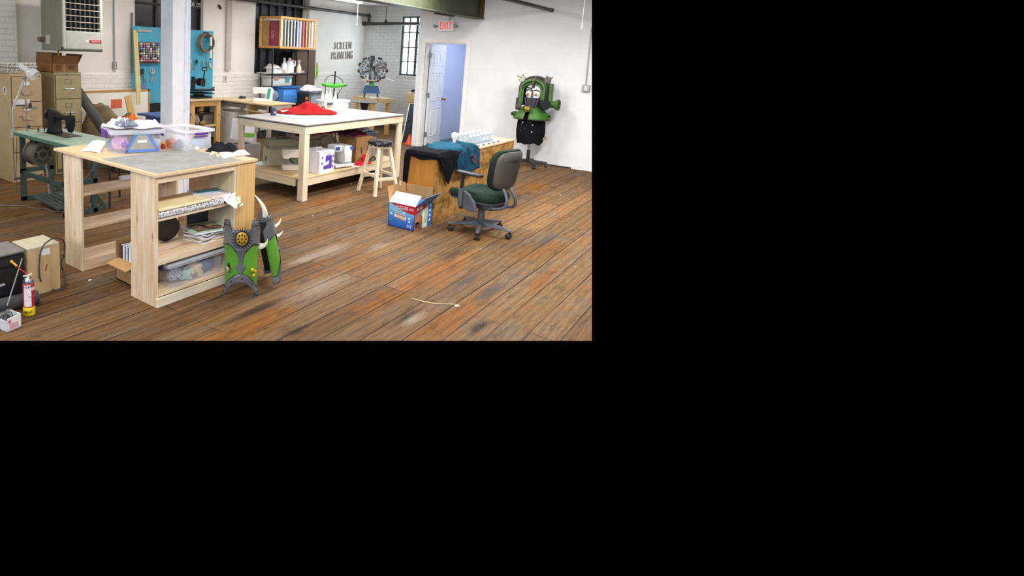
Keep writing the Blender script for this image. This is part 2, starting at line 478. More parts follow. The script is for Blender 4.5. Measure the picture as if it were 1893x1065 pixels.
M_FLOOR = floor_mat()
M_WALLC = wall_mat('painted_board_wall', '#e9eaec')
M_BRICKA = wall_mat('painted_brick_y', '#eeeae2', 'y')
M_PLASTA = wall_mat('painted_plaster', '#ece7de')
M_BRICKB = wall_mat('painted_brick_x', '#eceded', 'x')
M_BLUE = wall_mat('pale_blue_paint', '#ccd3e6')
M_TRIM = mat('#efede8', 0.4, var=0.015)

# floor: only the part the photograph shows
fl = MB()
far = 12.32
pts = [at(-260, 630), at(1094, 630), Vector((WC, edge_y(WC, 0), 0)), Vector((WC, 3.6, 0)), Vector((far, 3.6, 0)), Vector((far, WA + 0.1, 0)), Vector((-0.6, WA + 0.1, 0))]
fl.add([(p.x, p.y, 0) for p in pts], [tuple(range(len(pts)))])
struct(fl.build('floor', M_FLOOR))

# left wall: plaster above a brick dado, two blacked-out windows set into it
top = CEIL
W2, W3 = (5.62, 7.04), (8.36, 9.86)
b = MB()
def seg(x0, x1, z0, z1, y=WA, t=0.22): b.box(x0, x1, y, y + t, z0, z1)
seg(1.0, W2[0], 1.27, top); seg(W2[1], W3[0], 1.27, top); seg(W3[1], WB + 0.2, 1.27, top)
seg(W2[0], W2[1], 1.27, 1.5)
struct(b.build('wall_left', M_PLASTA))
b = MB(); b.box(1.0, WB + 0.2, WA - 0.02, WA + 0.22, 0, 1.27)
struct(b.build('trim_1', M_BRICKA))
b = MB(); b.box(2.0, ony(33, 60, WA - 0.12).x, WA - 0.12, WA, 1.27, top)
struct(b.build('trim_2', M_BRICKA, bevel=0.02))
b = MB(); b.box(W3[1] + 0.02, ony(591, 50, WA - 0.10).x, WA - 0.10, WA, 0, top)
struct(b.build('trim_3', M_PLASTA, bevel=0.03, seg=3))
b = MB(); b.box(1.0, WB + 0.2, WA - 0.035, WA - 0.02, 0, 0.11)
struct(b.build('baseboard_left', mat('#57524c', 0.7)))

def dark_window(n, x0, x1, z0, cols, rows):
    f = MB(); y = WA + 0.09
    for i in range(cols + 1):
        x = x0 + (x1 - x0) * i / cols; f.box(max(x0, x - 0.022), min(x1, x + 0.022), y - 0.02, y + 0.02, z0, top)
    for j in range(rows + 1):
        z = z0 + (top - z0) * j / rows; f.box(x0, x1, y - 0.016, y + 0.018, max(z0, z - 0.016), min(top, z + 0.016))
    o = struct(f.build('window_%d' % n, mat('#232122', 0.5, var=0.1)))
    g = MB(); g.box(x0, x1, y + 0.02, y + 0.03, z0, top)
    g.build('pane', mat('#302e30', 0.28, var=0.25, scale=3), o)
    return o
wn = dark_window(2, W2[0], W2[1], 1.5, 3, 3)
t = MB(); t.text('OIL DS', 0.10, ony(361, 9, WA + 0.06), (1, 0, 0), (0, 0, 1), 0.004, sx=0.8)
t.build('lettering', WHITE, wn)
dark_window(3, W3[0], W3[1], 1.27, 6, 2)

# back wall with the bright factory window
wy0, wy1, wz0, wz1 = 6.45, 7.18, 1.28, 2.63
b = MB()
b.box(WB, WB + 0.2, wy1, WA, 0, top); b.box(WB, WB + 0.2, 5.62, wy0, 0, top)
b.box(WB, WB + 0.2, wy0, wy1, 0, wz0); b.box(WB, WB + 0.2, wy0, wy1, wz1, top)
struct(b.build('wall_back', M_BRICKB))
b = MB(); b.box(WB - 0.02, WB, 5.72, WA - 0.05, 0, 0.11); struct(b.build('baseboard_back', mat('#57524c', 0.7)))
f = MB(); xw = WB + 0.08
for yy, r in ((wy1 - 0.012, 0.02), (wy1 - 0.19, 0.009), (wy1 - 0.385, 0.024), (wy1 - 0.56, 0.009), (wy0 + 0.01, 0.02)): f.box(xw - 0.02, xw + 0.02, yy - r, yy + r, wz0, wz1)
for zz, r, ya, yb in ((wz0 + 0.015, 0.018, wy0, wy1), (wz1 - 0.015, 0.018, wy0, wy1), (2.27, 0.011, wy0, wy1), (1.93, 0.011, wy0, wy1), (1.60, 0.011, wy0, wy1),
                      (1.49, 0.009, wy0, wy1 - 0.385), (1.78, 0.009, wy0, wy1 - 0.385), (2.26, 0.022, wy0, wy1 - 0.385), (2.43, 0.009, wy0, wy1 - 0.385)):
    f.box(xw - 0.015, xw + 0.015, ya, yb, zz - r, zz + r)
win = struct(f.build('window_1', mat('#3c4640', 0.6)))
g = MB(); g.box(xw + 0.004, xw + 0.008, wy0, wy1, wz0, wz1)
gm = clear('window_glass', '#f4f8ff', 0.12, 0.1); g.build('pane', gm, win)
g = MB(); g.box(WB - 0.02, WB + 0.1, wy0, wy1 + 0.02, wz0 - 0.04, wz0); g.build('sill', M_BRICKB, win)
s = MB(); s.add([(WB + 0.9, wy0 - 1.5, 0.6), (WB + 0.9, wy1 + 1.5, 0.6), (WB + 0.9, wy1 + 1.5, 3.6), (WB + 0.9, wy0 - 1.5, 3.6)], [(0, 1, 2, 3)])
struct(s.build('sky', glow('white_sky', '#f6f9ff', 2.6)))

# right wall with the doorway
d0, d1, dh = 4.62, 5.44, 1.99
ye0, ye1 = edge_y(WC, 0), edge_y(WC, top)
b = MB()
b.add([(WC, 5.61, 0), (WC, 5.61, top), (WC, d1, top), (WC, d1, 0)], [(0, 1, 2, 3)])
b.add([(WC, d1, dh), (WC, d1, top), (WC, d0, top), (WC, d0, dh)], [(0, 1, 2, 3)])
b.add([(WC, d0, 0), (WC, d0, top), (WC, ye1, top), (WC, ye0, 0)], [(0, 1, 2, 3)])
b.add([(WC, 5.61, 0), (WC, 5.61, top), (WB, 5.61, top), (WB, 5.61, 0)], [(0, 1, 2, 3)])
struct(b.build('wall_right', M_WALLC))
b = MB(); b.box(WC - 0.012, WC, ye0 + 0.32, d0 - 0.12, 0.0, 0.022); struct(b.build('dark_base_strip', mat('#3d332b', 0.8)))  # dark strip put in for the shadow line and gap at the wall foot
# casing and jamb
b = MB()
b.box(WC - 0.018, WC - 0.001, d1, d1 + 0.07, 0, dh); b.box(WC - 0.018, WC - 0.001, d0 - 0.07, d0, 0, dh); b.box(WC - 0.018, WC - 0.001, d0 - 0.07, d1 + 0.07, dh, dh + 0.07)
b.box(WC, WC + 0.13, d1 - 0.02, d1, 0, dh); b.box(WC, WC + 0.13, d0, d0 + 0.02, 0, dh); b.box(WC, WC + 0.13, d0 + 0.02, d1 - 0.02, dh - 0.02, dh)
struct(b.build('trim_4', M_TRIM, bevel=0.004))
# door leaf, opened into the next room
hx, hy = WC + 0.13, d1 - 0.03
le = at(820, 259); ang = math.atan2(le.y - hy, le.x - hx)
door = bpy.data.objects.new('door_1', None); COL.objects.link(door); struct(door)
door.location = (hx, hy, 0.012); door.rotation_euler = (0, 0, ang)
LW, LH, LT = 0.80, 1.955, 0.035
b = MB(); b.box(0, LW, -LT, 0, 0, LH)
for (px0, px1) in ((0.10, 0.36), (0.44, 0.70)):
    for (pz0, pz1) in ((0.16, 0.72), (0.86, 1.42), (1.54, 1.84)):
        pw = 0.022
        b.box(px0, px1, -LT - 0.006, -LT, pz0, pz0 + pw); b.box(px0, px1, -LT - 0.006, -LT, pz1 - pw, pz1)
        b.box(px0, px0 + pw, -LT - 0.006, -LT, pz0, pz1); b.box(px1 - pw, px1, -LT - 0.006, -LT, pz0, pz1)
        b.box(px0 + 0.05, px1 - 0.05, -LT - 0.008, -LT, pz0 + 0.05, pz1 - 0.05)
b.build('leaf', M_TRIM, door, bevel=0.004)
b = MB(); b.lathe([(0.028, 0), (0.028, 0.01), (0.012, 0.014), (0.012, 0.035), (0.027, 0.042), (0.031, 0.06), (0.022, 0.075), (0.0, 0.078)], (LW - 0.06, -LT, 0.88), (0, -1, 0))
b.build('door_knob', BRASS, door, smooth=True)
for z in (0.22, 0.98, 1.74):
    b = MB(); b.cyl((-0.012, -0.02, z - 0.05), (-0.012, -0.02, z + 0.05), 0.012, n=12); b.box(-0.03, 0.03, -LT - 0.002, -LT, z - 0.045, z + 0.045); b.build('hinge', STEEL, door)
# blue room beyond
b = MB()
b.box(WC + 0.13, far, 5.59, 5.60, 0, top); b.box(far - 0.02, far, 3.6, 5.6, 0, top); b.box(WC + 0.05, far, 3.58, 3.6, 0, top)
struct(b.build('wall_next_room', M_BLUE))
b = MB(); b.add([(WC, 3.58, 2.6), (far, 3.58, 2.6), (far, 5.6, 2.6), (WC, 5.6, 2.6)], [(0, 1, 2, 3)]); struct(b.build('ceiling_next_room', WHITE))
area('next_room_fill', (11.3, 4.5, 2.5), 0.6, 0.6, 26, (0.66, 0.77, 1.0))  # unseen light added for the bluish daylight in the next room

# ceiling
b = MB()
b.add([(-1, 2.6, CEIL), (WC, 2.6, CEIL), (WC, 5.61, CEIL), (WB + 0.2, 5.61, CEIL), (WB + 0.2, WA + 0.2, CEIL), (-1, WA + 0.2, CEIL)], [(0, 1, 2, 3, 4, 5)])
struct(b.build('ceiling', wall_mat('ceiling_boards', '#cfc8c0')))
# ================================================================== foreground shelf bench and what is on and in it
BX, BY, BZ = 2.262, 3.056, 0.905               # near right corner and top height
def BL(x, y, z): return (x - BX, y - BY, z)
bench = thing('shelf_bench', 'pine workbench of open bookcases with a grey scratched top, in the left foreground', 'workbench', (BX, BY, 0))
T = 0.02
y1, y2, y3 = 0.278, 0.912, 1.162               # right bookcase 0..y1, left bookcase y2..y3
LEN = 0.91
RX = 0.70
def board(nm, m, *a, bevel=0.002): b = MB(); b.box(*a); return b.build(nm, m, bench, bevel=bevel)
TZ = 0.885
board('end_panel', PINE['z'], 0, T, 0, y1, 0, TZ)
board('end_panel', PINE['z'], 0, T, y2, y3, 0, TZ)
board('end_panel', wood('pale_panel', '#c8b592', '#ddd0b4', 'z', knots=False), RX, RX + T, 0.0, y1, 0, TZ)
board('end_panel', PINE['z'], LEN - T, LEN, y2, y3, 0, TZ)
board('end_panel', wood('orange_panel', '#d5a662', '#e2b97c', 'z'), RX + T, LEN, -0.005, 0.015, 0, TZ)
board('end_panel', PINE['z'], LEN - T, LEN, 0.015, 0.30, 0, TZ)
for z in (0.065, 0.320, 0.585):
    board('shelf', PINE['x'], T, RX, 0.004, y1 - 0.002, z, z + T)
    board('shelf', PINE['x'], T, LEN - T, y2 + 0.004, y3 - 0.002, z, z + T)
board('rail', PINE2['x'], 0.004, RX, -0.012, 0.004, 0.0, 0.062)
board('rail', PINE['x'], T, RX, 0.002, 0.02, 0.285, 0.32)
board('rail', PINE['x'], T, LEN - T, y2 + 0.002, y2 + 0.02, 0.0, 0.065)
board('rail', PINE['x'], T, RX, 0.0, 0.018, TZ - 0.045, TZ)
board('rail', AMBER['y'], 0.002, 0.02, 0.0, y3, TZ - 0.0, TZ + 0.001)
board('tabletop', wood('top_board', '#dcb98c', '#e6caa2', 'y', knots=False), -0.012, LEN + 0.012, -0.018, 1.29, TZ, BZ)
k = NT('scratched_grey_mat'); v = k.coords()
f1 = k.noise(k.coords(scale=(1, 1, 1)), 9, 8, 0.7); vo = k.node('ShaderNodeTexVoronoi', feature='DISTANCE_TO_EDGE'); vo.inputs['Scale'].default_value = 7
k.link(k.coords(scale=(1, 2.6, 1), rot=(0, 0, 0.5)), vo.inputs['Vector'])
c = k.ramp(f1, [(0.35, lin('#92928e')), (0.65, lin('#a9a9a5'))])
c = k.mix(k.ramp(vo.outputs['Distance'], [(0.0, (0.5, 0.5, 0.5, 1)), (0.02, (0, 0, 0, 1))]), c, lin('#c9c9c4'))
k.link(c, k.p.inputs['Base Color']); k.p.inputs['Roughness'].default_value = 0.6
mt = MB(); mt.box(*[q for q in (0.02, 0.78, 0.0, 0.66)], BZ + 0.0005, BZ + 0.003)
o = mt.build('cutting_mat', k.m); o.location = (BX, BY, 0)
tag(o, 'grey scratched cutting mat lying on the pine workbench top', 'cutting mat')

# --- translucent tote
def tote_parts(t, L, W, H, body, lid=None, latch=None, rim=0.022, open_top=True, nest=0.88, rim_m=None):
    """L along x, W along y"""
    def rr(l, w_, z, r=0.03, n=4):
        p = []
        for cx, cy, a0 in ((l / 2 - r, w_ / 2 - r, 0), (-l / 2 + r, w_ / 2 - r, 90), (-l / 2 + r, -w_ / 2 + r, 180), (l / 2 - r, -w_ / 2 + r, 270)):
            for i in range(n + 1):
                a = R(a0 + 90 * i / n); p.append((cx + r * math.cos(a), cy + r * math.sin(a), z))
        return p
    b = MB()
    b.loft([rr(L * nest, W * nest, 0.0), rr(L * nest + 0.004, W * nest + 0.004, 0.012), rr(L - rim * 2, W - rim * 2, H - 0.02)], cap=False)
    n = 20
    b.add(rr(L * nest, W * nest, 0.0), [tuple(range(n))])
    o = b.build('body', body, t, smooth=True, solid=0.0025)
    b = MB(); b.loft([rr(L - rim * 2, W - rim * 2, H - 0.022), rr(L, W, H - 0.02), rr(L, W, H), rr(L - rim * 2 + 0.004, W - rim * 2 + 0.004, H), rr(L - rim * 2, W - rim * 2, H - 0.022)], cap=False)
    b.build('rim', rim_m or lid or body, t, smooth=True)
    if lid and not open_top:
        b = MB(); b.loft([rr(L + 0.012, W + 0.012, H - 0.006), rr(L + 0.012, W + 0.012, H + 0.012), rr(L - 0.04, W - 0.04, H + 0.016), rr(L - 0.06, W - 0.06, H + 0.008)], cap=True)
        b.build('lid', lid, t, smooth=True)
    if latch:
        for s in (-1, 1):
            b = MB(); b.box(s * (L / 2 + 0.004), s * (L / 2 + 0.016), -0.065, 0.065, H - 0.045, H + 0.012)
            b.build('latch', latch, t, bevel=0.004)
    return o

def lump(name, m, parent, c, r, seedv=0, sq=(1, 1, 1), amp=0.35, fr=3.0):
    """a soft wad of stuff"""
    b = MB()
    rings = []
    nu, nv = 16, 10
    for j in range(nv + 1):
        t = -PI / 2 + PI * j / nv; ct = max(math.cos(t), 0.03)
        rg = []
        for i in range(nu):
            d = Vector((ct * math.cos(2 * PI * i / nu), ct * math.sin(2 * PI * i / nu), math.sin(t)))
            q = 1 + amp * mnoise.noise(d * fr * 0.5 + Vector((seedv, seedv * 2.1, 0)))
            rg.append(Vector(c) + Vector((d.x * r * sq[0] * q, d.y * r * sq[1] * q, max(d.z * r * sq[2] * q, -r * sq[2] * 0.6))))
        rings.append(rg)
    b.loft(rings)
    return b.build(name, m, parent, smooth=True)

# tote of yarn and cloth, blue A-shaped card on its front
c1 = at(252, 262, BZ + 0.1)
t1 = thing('storage_tote', 'clear plastic tote with lid, filled with pink and blue craft things, on the workbench', 'tote', (2.67, 3.90, BZ), R(-17))
tote_parts(t1, 0.42, 0.29, 0.165, CLEAR, CLEARLID, None, open_top=False)
for s in (-1, 1):
    b = MB(); b.box(s * 0.214, s * 0.227, -0.07, 0.07, 0.112, 0.175); b.build('latch', PURPLE, t1, bevel=0.005)
b = MB()
b.prism([(-0.135, 0), (-0.118, 0), (-0.035, 0.13), (0.035, 0.13), (0.118, 0), (0.135, 0), (0.05, 0.148), (-0.05, 0.148)], (0.03, -0.136, 0.008), (1, 0, 0), (0, 0, 1), (0, 0.004, 0))
b.box(-0.10, 0.16, -0.136, -0.1325, 0.006, 0.026)
b.build('frame_card', mat('#5f86d2', 0.5), t1)
b = MB(); b.prism([(-0.112, 0), (0.112, 0), (0.033, 0.122), (-0.033, 0.122)], (0.03, -0.1335, 0.026), (1, 0, 0), (0, 0, 1), (0, 0.003, 0)); b.build('panel', mat('#a9a49b', 0.7), t1)
b = MB(); b.box(-0.008, 0.065, -0.139, -0.1345, 0.078, 0.1); b.build('label_strip', WHITE, t1)
yarn = thing('yarn_ball', 'pink yarn ball seen through the front left of the lidded tote', 'yarn', (2.67, 3.90, BZ), R(-17))
lump('strands', cloth('pink_yarn', '#c98cc4', '#e3b0da', scale=60), yarn, (-0.115, -0.065, 0.07), 0.066, 3, amp=0.3, fr=7)
lump('core', cloth('violet_yarn', '#8b6fb0', '#a98fc8', scale=60), yarn, (-0.105, -0.115, 0.065), 0.026, 3, amp=0.1)
for i, (cx, cy, r, colr, nm, lb) in enumerate([(-0.14, 0.05, 0.05, '#8fa0b0', 'cloth_wad', 'grey cloth wad at the left end inside the lidded tote'), (0.13, -0.07, 0.05, '#9cc0dc', 'yarn_ball', 'pale blue yarn ball at the right of the lidded tote'),
                                     (0.0, 0.02, 0.075, '#c0a487', 'cloth_wad', 'tan cloth wad behind the blue card in the lidded tote'), (0.12, 0.06, 0.055, '#7a86b4', 'yarn_ball', 'slate blue yarn ball at the back right of the lidded tote')]):
    o = lump(nm, cloth('wad%d' % i, colr), None, (cx, cy, r * 0.7 + 0.01), r, i); o.location = (2.67, 3.90, BZ); o.rotation_euler.z = R(-17)
    tag(o, lb, 'cloth' if 'cloth' in nm else 'yarn')

def crumple(name, m, c, sx, sy, h, seed, label, cat, rz=0, amp=1.0, parent=None, fr=3.2, thick=0.002, drop=None):
    """crumpled sheet lying on something"""
    b = MB()
    def fn(u, v):
        x, y = (u - .5), (v - .5)
        e = max(0, 1 - (abs(x) * 2) ** 3) * max(0, 1 - (abs(y) * 2) ** 3)
        n1 = mnoise.noise(Vector((x * fr * 1.7 + seed, y * fr * 1.7, seed))); n2 = mnoise.noise(Vector((x * fr * 4 + seed, y * fr * 4, seed + 3)))
        z = h * e ** 0.7 * (0.62 + 0.75 * amp * n1 + 0.30 * amp * abs(n2))
        ex = 1 + 0.16 * mnoise.noise(Vector((y * 5, seed, 1))); ey = 1 + 0.16 * mnoise.noise(Vector((x * 5, seed, 7)))
        p = Vector((x * sx * ex, y * sy * ey, max(0.003, z)))
        return drop(p) if drop else p
    b.grid(fn, 26, 26)
    o = b.build(name, m, parent, smooth=True, solid=thick)
    o.location = c; o.rotation_euler.z = rz
    if label: tag(o, label, cat)
    return o

# on the lid
LZ = BZ + 0.188
plast = mat('#e9e7ea', 0.3, var=0.05, bump=0.2, bscale=30)
crumple('plastic_bag', plast, (2.74, 3.86, LZ), 0.26, 0.27, 0.045, 1.3, 'white crumpled plastic bag on the right of the tote lid', 'bag', amp=1.4)
crumple('plastic_bag', mat('#f1efef', 0.3, var=0.04), (2.60, 3.95, LZ), 0.24, 0.24, 0.055, 5.1, 'white crumpled plastic bag on the left of the tote lid', 'bag', amp=1.4)
crumple('foil_packet', mat('#9aa0b0', 0.3, 0.4, var=0.25, scale=20), (2.58, 3.87, LZ + 0.02), 0.16, 0.13, 0.05, 2.2, 'grey crumpled foil packet at the front of the tote lid', 'packet')
crumple('orange_cloth', cloth('orange_cloth', '#d8662a'), (2.72, 4.0, LZ), 0.16, 0.1, 0.085, 3.7, 'orange cloth scrap sticking up behind the bags on the tote lid', 'cloth')

# second, open tote
t2 = thing('storage_tote', 'open clear plastic tote with purple latch at the back of the workbench', 'tote', (3.10, 3.79, BZ), R(88))
tote_parts(t2, 0.42, 0.30, 0.165, clear('clear_tote_open', '#ecebf2', 0.30), clear('clear_rim', '#f0f0f5', 0.75))
b = MB(); b.box(-0.214, -0.198, -0.065, 0.06, 0.125, 0.145); b.box(-0.214, -0.198, -0.06, 0.07, 0.106, 0.118); b.build('latch', PURPLE, t2, bevel=0.003)
o = lump('orange_wad', cloth('orange_wad', '#e07a4e', '#f0a080'), None, (-0.10, 0.06, 0.03), 0.042, 2, sq=(1, 1.3, .9)); o.location = (3.10, 3.79, BZ); tag(o, 'orange cloth wad at the left inside the open tote', 'cloth')
o = lump('blue_wad', cloth('blue_wad', '#8cc4de', '#b8dcea'), None, (0.04, -0.11, 0.04), 0.05, 4); o.location = (3.10, 3.79, BZ); tag(o, 'light blue cloth wad in the open tote under its purple latch', 'cloth')
o = lump('grey_wad', cloth('grey_wad', '#8d93a3'), None, (-0.075, -0.02, 0.028), 0.04, 9); o.location = (3.10, 3.79, BZ); tag(o, 'grey cloth wad beside the orange one in the open tote', 'cloth')
o = lump('white_wad', cloth('white_wad', '#e8e4ea'), None, (0.0, 0.11, 0.03), 0.06, 12, sq=(1.3, 1.2, .8)); o.location = (3.10, 3.79, BZ); tag(o, 'white cloth wad in the middle of the open tote', 'cloth')

# small things on the top
o = crumple('toy', mat('#e6d26a', 0.5), (2.93, 3.86, BZ), 0.05, 0.05, 0.05, 8, 'small yellow toy bird between the two totes', 'toy')
o = lump('red_ball', mat('#b3252c', 0.5), None, (0, 0, 0.016), 0.022, 1, amp=0.1); o.location = (2.905, 3.83, BZ); tag(o, 'small red ball between the two totes', 'ball')
o = lump('cotton_ball', mat('#f2f2f2', 0.8), None, (0, 0, 0.013), 0.018, 1, amp=0.2); o.location = at(364, 277, BZ); tag(o, 'small white cotton ball in front of the open tote', 'cotton ball')
def sheet(name, m, quad, z, label, cat, thick=0.0015, curl=0.0):
    b = MB(); q = [Vector(p) for p in quad]
    def fn(u, v):
        p = (q[0] * (1 - u) + q[1] * u) * (1 - v) + (q[3] * (1 - u) + q[2] * u) * v
        return Vector((p.x, p.y, z + curl * (math.sin(u * PI) * 0.6 + v * v * 0.5 + 0.3 * mnoise.noise(Vector((u * 4, v * 4, z))))))
    b.grid(fn, 10, 10)
    o = b.build(name, m, smooth=True, solid=thick, offs=1); return tag(o, label, cat)
sheet('paper_sheet', PAPER, [at(150, 280, BZ), at(186, 283.5, BZ), at(197, 264, BZ), at(172, 261, BZ)], BZ + 0.001, 'white paper sheets at the left end of the workbench top', 'paper', 0.002, 0.012)
sheet('paper_sheet', PAPER, [at(412, 294, BZ), at(463, 286.5, BZ), at(452, 278, BZ), at(404, 283, BZ)], BZ + 0.003, 'white paper at the right corner of the workbench top', 'paper', 0.001, 0.004)
o = crumple('black_cloth', cloth('black_cloth', '#1b1b1e', '#2a2a2e'), at(411, 279, BZ), 0.17, 0.24, 0.055, 4.4, 'black cloth bundle on the right of the workbench top', 'cloth', rz=R(35), amp=1.2)
for i, (px, py, rz) in enumerate([(392, 286, 0.3), (402, 289.5, 0.9), (410, 288, -0.2), (396, 283.5, 1.4)]):
    b = MB(); b.prism([(-0.035, -0.008), (-0.01, -0.012), (0.035, -0.006), (0.03, 0.008), (0.0, 0.012), (-0.03, 0.006)], (0, 0, 0), (1, 0, 0), (0, 1, 0), (0, 0, 0.008))
    o = b.build('wood_offcut', PINE2['x']); o.location = at(px, py, BZ) + Vector((0, 0, 0.004)); o.rotation_euler.z = rz
    tag(o, 'little wood offcut lying in front of the black cloth bundle', 'offcut', 'wood offcuts on the workbench')

# inside the right bookcase: fabrics on the upper shelf
S1, S2, S3 = 0.605, 0.340, 0.085
prt = NT('mottled_print'); v = prt.coords(); vo = prt.node('ShaderNodeTexVoronoi'); vo.inputs['Scale'].default_value = 70; prt.link(v, vo.inputs['Vector'])
prt.link(prt.ramp(vo.outputs['Distance'], [(0.3, lin('#6f6a6c')), (0.5, lin('#d9d5d2'))]), prt.p.inputs['Base Color']); prt.p.inputs['Roughness'].default_value = 0.9
b = MB(); b.box(0.022, 0.60, -0.008, 0.25, 0, 0.045)
o = b.build('folded_fabric', prt.m, bevel=0.014, seg=3); o.location = (BX, BY, S1); tag(o, 'folded grey mottled print fabric on the upper shelf of the workbench', 'fabric')
b = MB(); b.box(0.022, 0.47, -0.01, 0.25, 0.046, 0.066)
o = b.build('folded_fabric', cloth('cream_fabric', '#e6d3a2', '#efe2bd'), bevel=0.008, seg=2); o.location = (BX, BY, S1); tag(o, 'folded cream fabric lying on the grey print, upper workbench shelf', 'fabric')
b = MB(); b.obox((0.58, 0.11, 0.056), (0.20, 0.2, 0.02), (0, 0, 0.05)); o = b.build('folded_fabric', cloth('pinkish_print', '#d9c2bf', '#eee4de', scale=80), bevel=0.007); o.location = (BX, BY, S1)
tag(o, 'pink and white print fabric beside the cream one on the upper shelf', 'fabric')
def mag(px, quadz, name, colr, label, dz, rz, size=(0.21, 0.275), th=0.005, cat='magazine'):
    t = thing(name, label, cat, px, rz)
    b = MB(); b.box(-size[0] / 2 + .002, size[0] / 2 - .002, -size[1] / 2 + .002, size[1] / 2 - .002, 0.0008, th - 0.0008); b.build('pages', PAPER, t)
    b = MB(); b.box(-size[0] / 2, size[0] / 2, -size[1] / 2, size[1] / 2, th - 0.0008, th); b.box(-size[0] / 2, size[0] / 2, -size[1] / 2, size[1] / 2, 0, 0.0008); b.build('cover', colr, t)
    return t
mag((BX + 0.55, BY + 0.16, S1 + 0.068), 0, 'magazine', mat('#c9d2e6', 0.4, var=0.2, scale=18), 'pale blue pattern packet lying on the fabrics, upper workbench shelf', 0, 1.2, (0.14, 0.22))
mag((BX + 0.57, BY + 0.15, S1 + 0.0735), 0, 'magazine', mat('#2f7684', 0.4, var=0.3, scale=22), 'teal magazine topmost on the upper workbench shelf', 0, 1.35, (0.09, 0.2))
o = crumple('tissue_paper', mat('#f0f0ee', 0.7, var=0.03), (BX + 0.66, BY - 0.01, S1 + 0.012), 0.13, 0.15, 0.05, 6.1, 'crumpled white tissue with green marks hanging off the upper shelf', 'tissue', amp=1.3)
o.rotation_euler = (R(25), 0, 0.3)
b = MB(); b.box(-0.03, 0.02, -0.072, -0.066, 0.02, 0.03); b.obox((0.03, -0.03, 0.055), (0.02, 0.03, 0.003), (0.2, 0, .5)); b.obox((-0.02, -0.045, 0.045), (0.012, 0.03, 0.003), (0.4, 0, .2))
b.build('green_mark', mat('#a7b83c', 0.7), o)
b = MB(); b.box(0, 0.16, 0.0, 0.05, 0, 0.03); o = b.build('white_box', WHITE, bevel=0.003); o.location = at(226, 334, S1) + Vector((0, 0, 0.002)); o.location.z = S1
tag(o, 'small white box on the upper shelf of the left bookcase', 'box')
# magazines on the middle shelf
cols = [('#d8d4cc', 'bottom white magazine of the stack on the middle shelf'), ('#c7a24a', 'ochre-edged magazine second from the bottom on the middle shelf'), ('#b7bcc4', 'grey magazine third from the bottom on the middle shelf'),
        ('#c8a9b4', 'pink magazine in the middle shelf stack, turned aslant'), ('#dcdad6', 'white magazine under the dark one on the middle shelf'), ('#25282e', 'dark navy magazine near the top of the middle shelf stack')]
z = S2
for i, (cc, lb) in enumerate(cols):
    th = 0.009 + 0.004 * (i % 2)
    mag((BX + 0.535 + 0.012 * random.uniform(-1, 1), BY + 0.125, z), 0, 'magazine', mat(cc, 0.35, var=0.08), lb, 0, 1.57 + [0.12, -0.1, 0.16, 0.3, -0.12, 0.3][i], (0.20, 0.27), th); z += th + 0.0005
tp = mag((BX + 0.53, BY + 0.115, z), 0, 'picture_book', mat('#a9c7b8', 0.3), 'pale green picture book topmost on the middle shelf stack', 0, 1.35, (0.215, 0.285), 0.016, 'book')
pm = NT('photo_cover'); f = pm.noise(pm.coords(), 16, 6); pm.link(pm.ramp(f, [(0.35, lin('#2d2620')), (0.5, lin('#7a6650')), (0.62, lin('#b9a88c')), (0.75, lin('#4d3d33'))]), pm.p.inputs['Base Color']); pm.p.inputs['Roughness'].default_value = 0.25
b = MB(); b.box(-0.09, 0.09, -0.11, 0.115, 0.016, 0.0165); b.build('cover_photo', pm.m, tp)
b = MB(); b.cyl((BX + 0.24, BY + 0.2, S2 + 0.0), (BX + 0.245, BY + 0.215, S2 + 0.0), 0.0); 
b = MB(); b.cyl((0, 0, 0.095), (0.004, 0.02, 0.099), 0.095, n=30); o = b.build('black_disc', mat('#26272c', 0.4)); o.location = (BX + 0.27, BY + 0.225, S2); tag(o, 'black round disc leaning at the back of the middle shelf', 'disc')
b = MB(); b.box(0, 0.20, 0, 0.02, 0, 0.20); o = b.build('black_folder', mat('#2b2c31', 0.5), bevel=0.003); o.location = (BX + 0.48, BY + 0.255, S2); tag(o, 'black folder upright behind the magazine stack', 'folder')
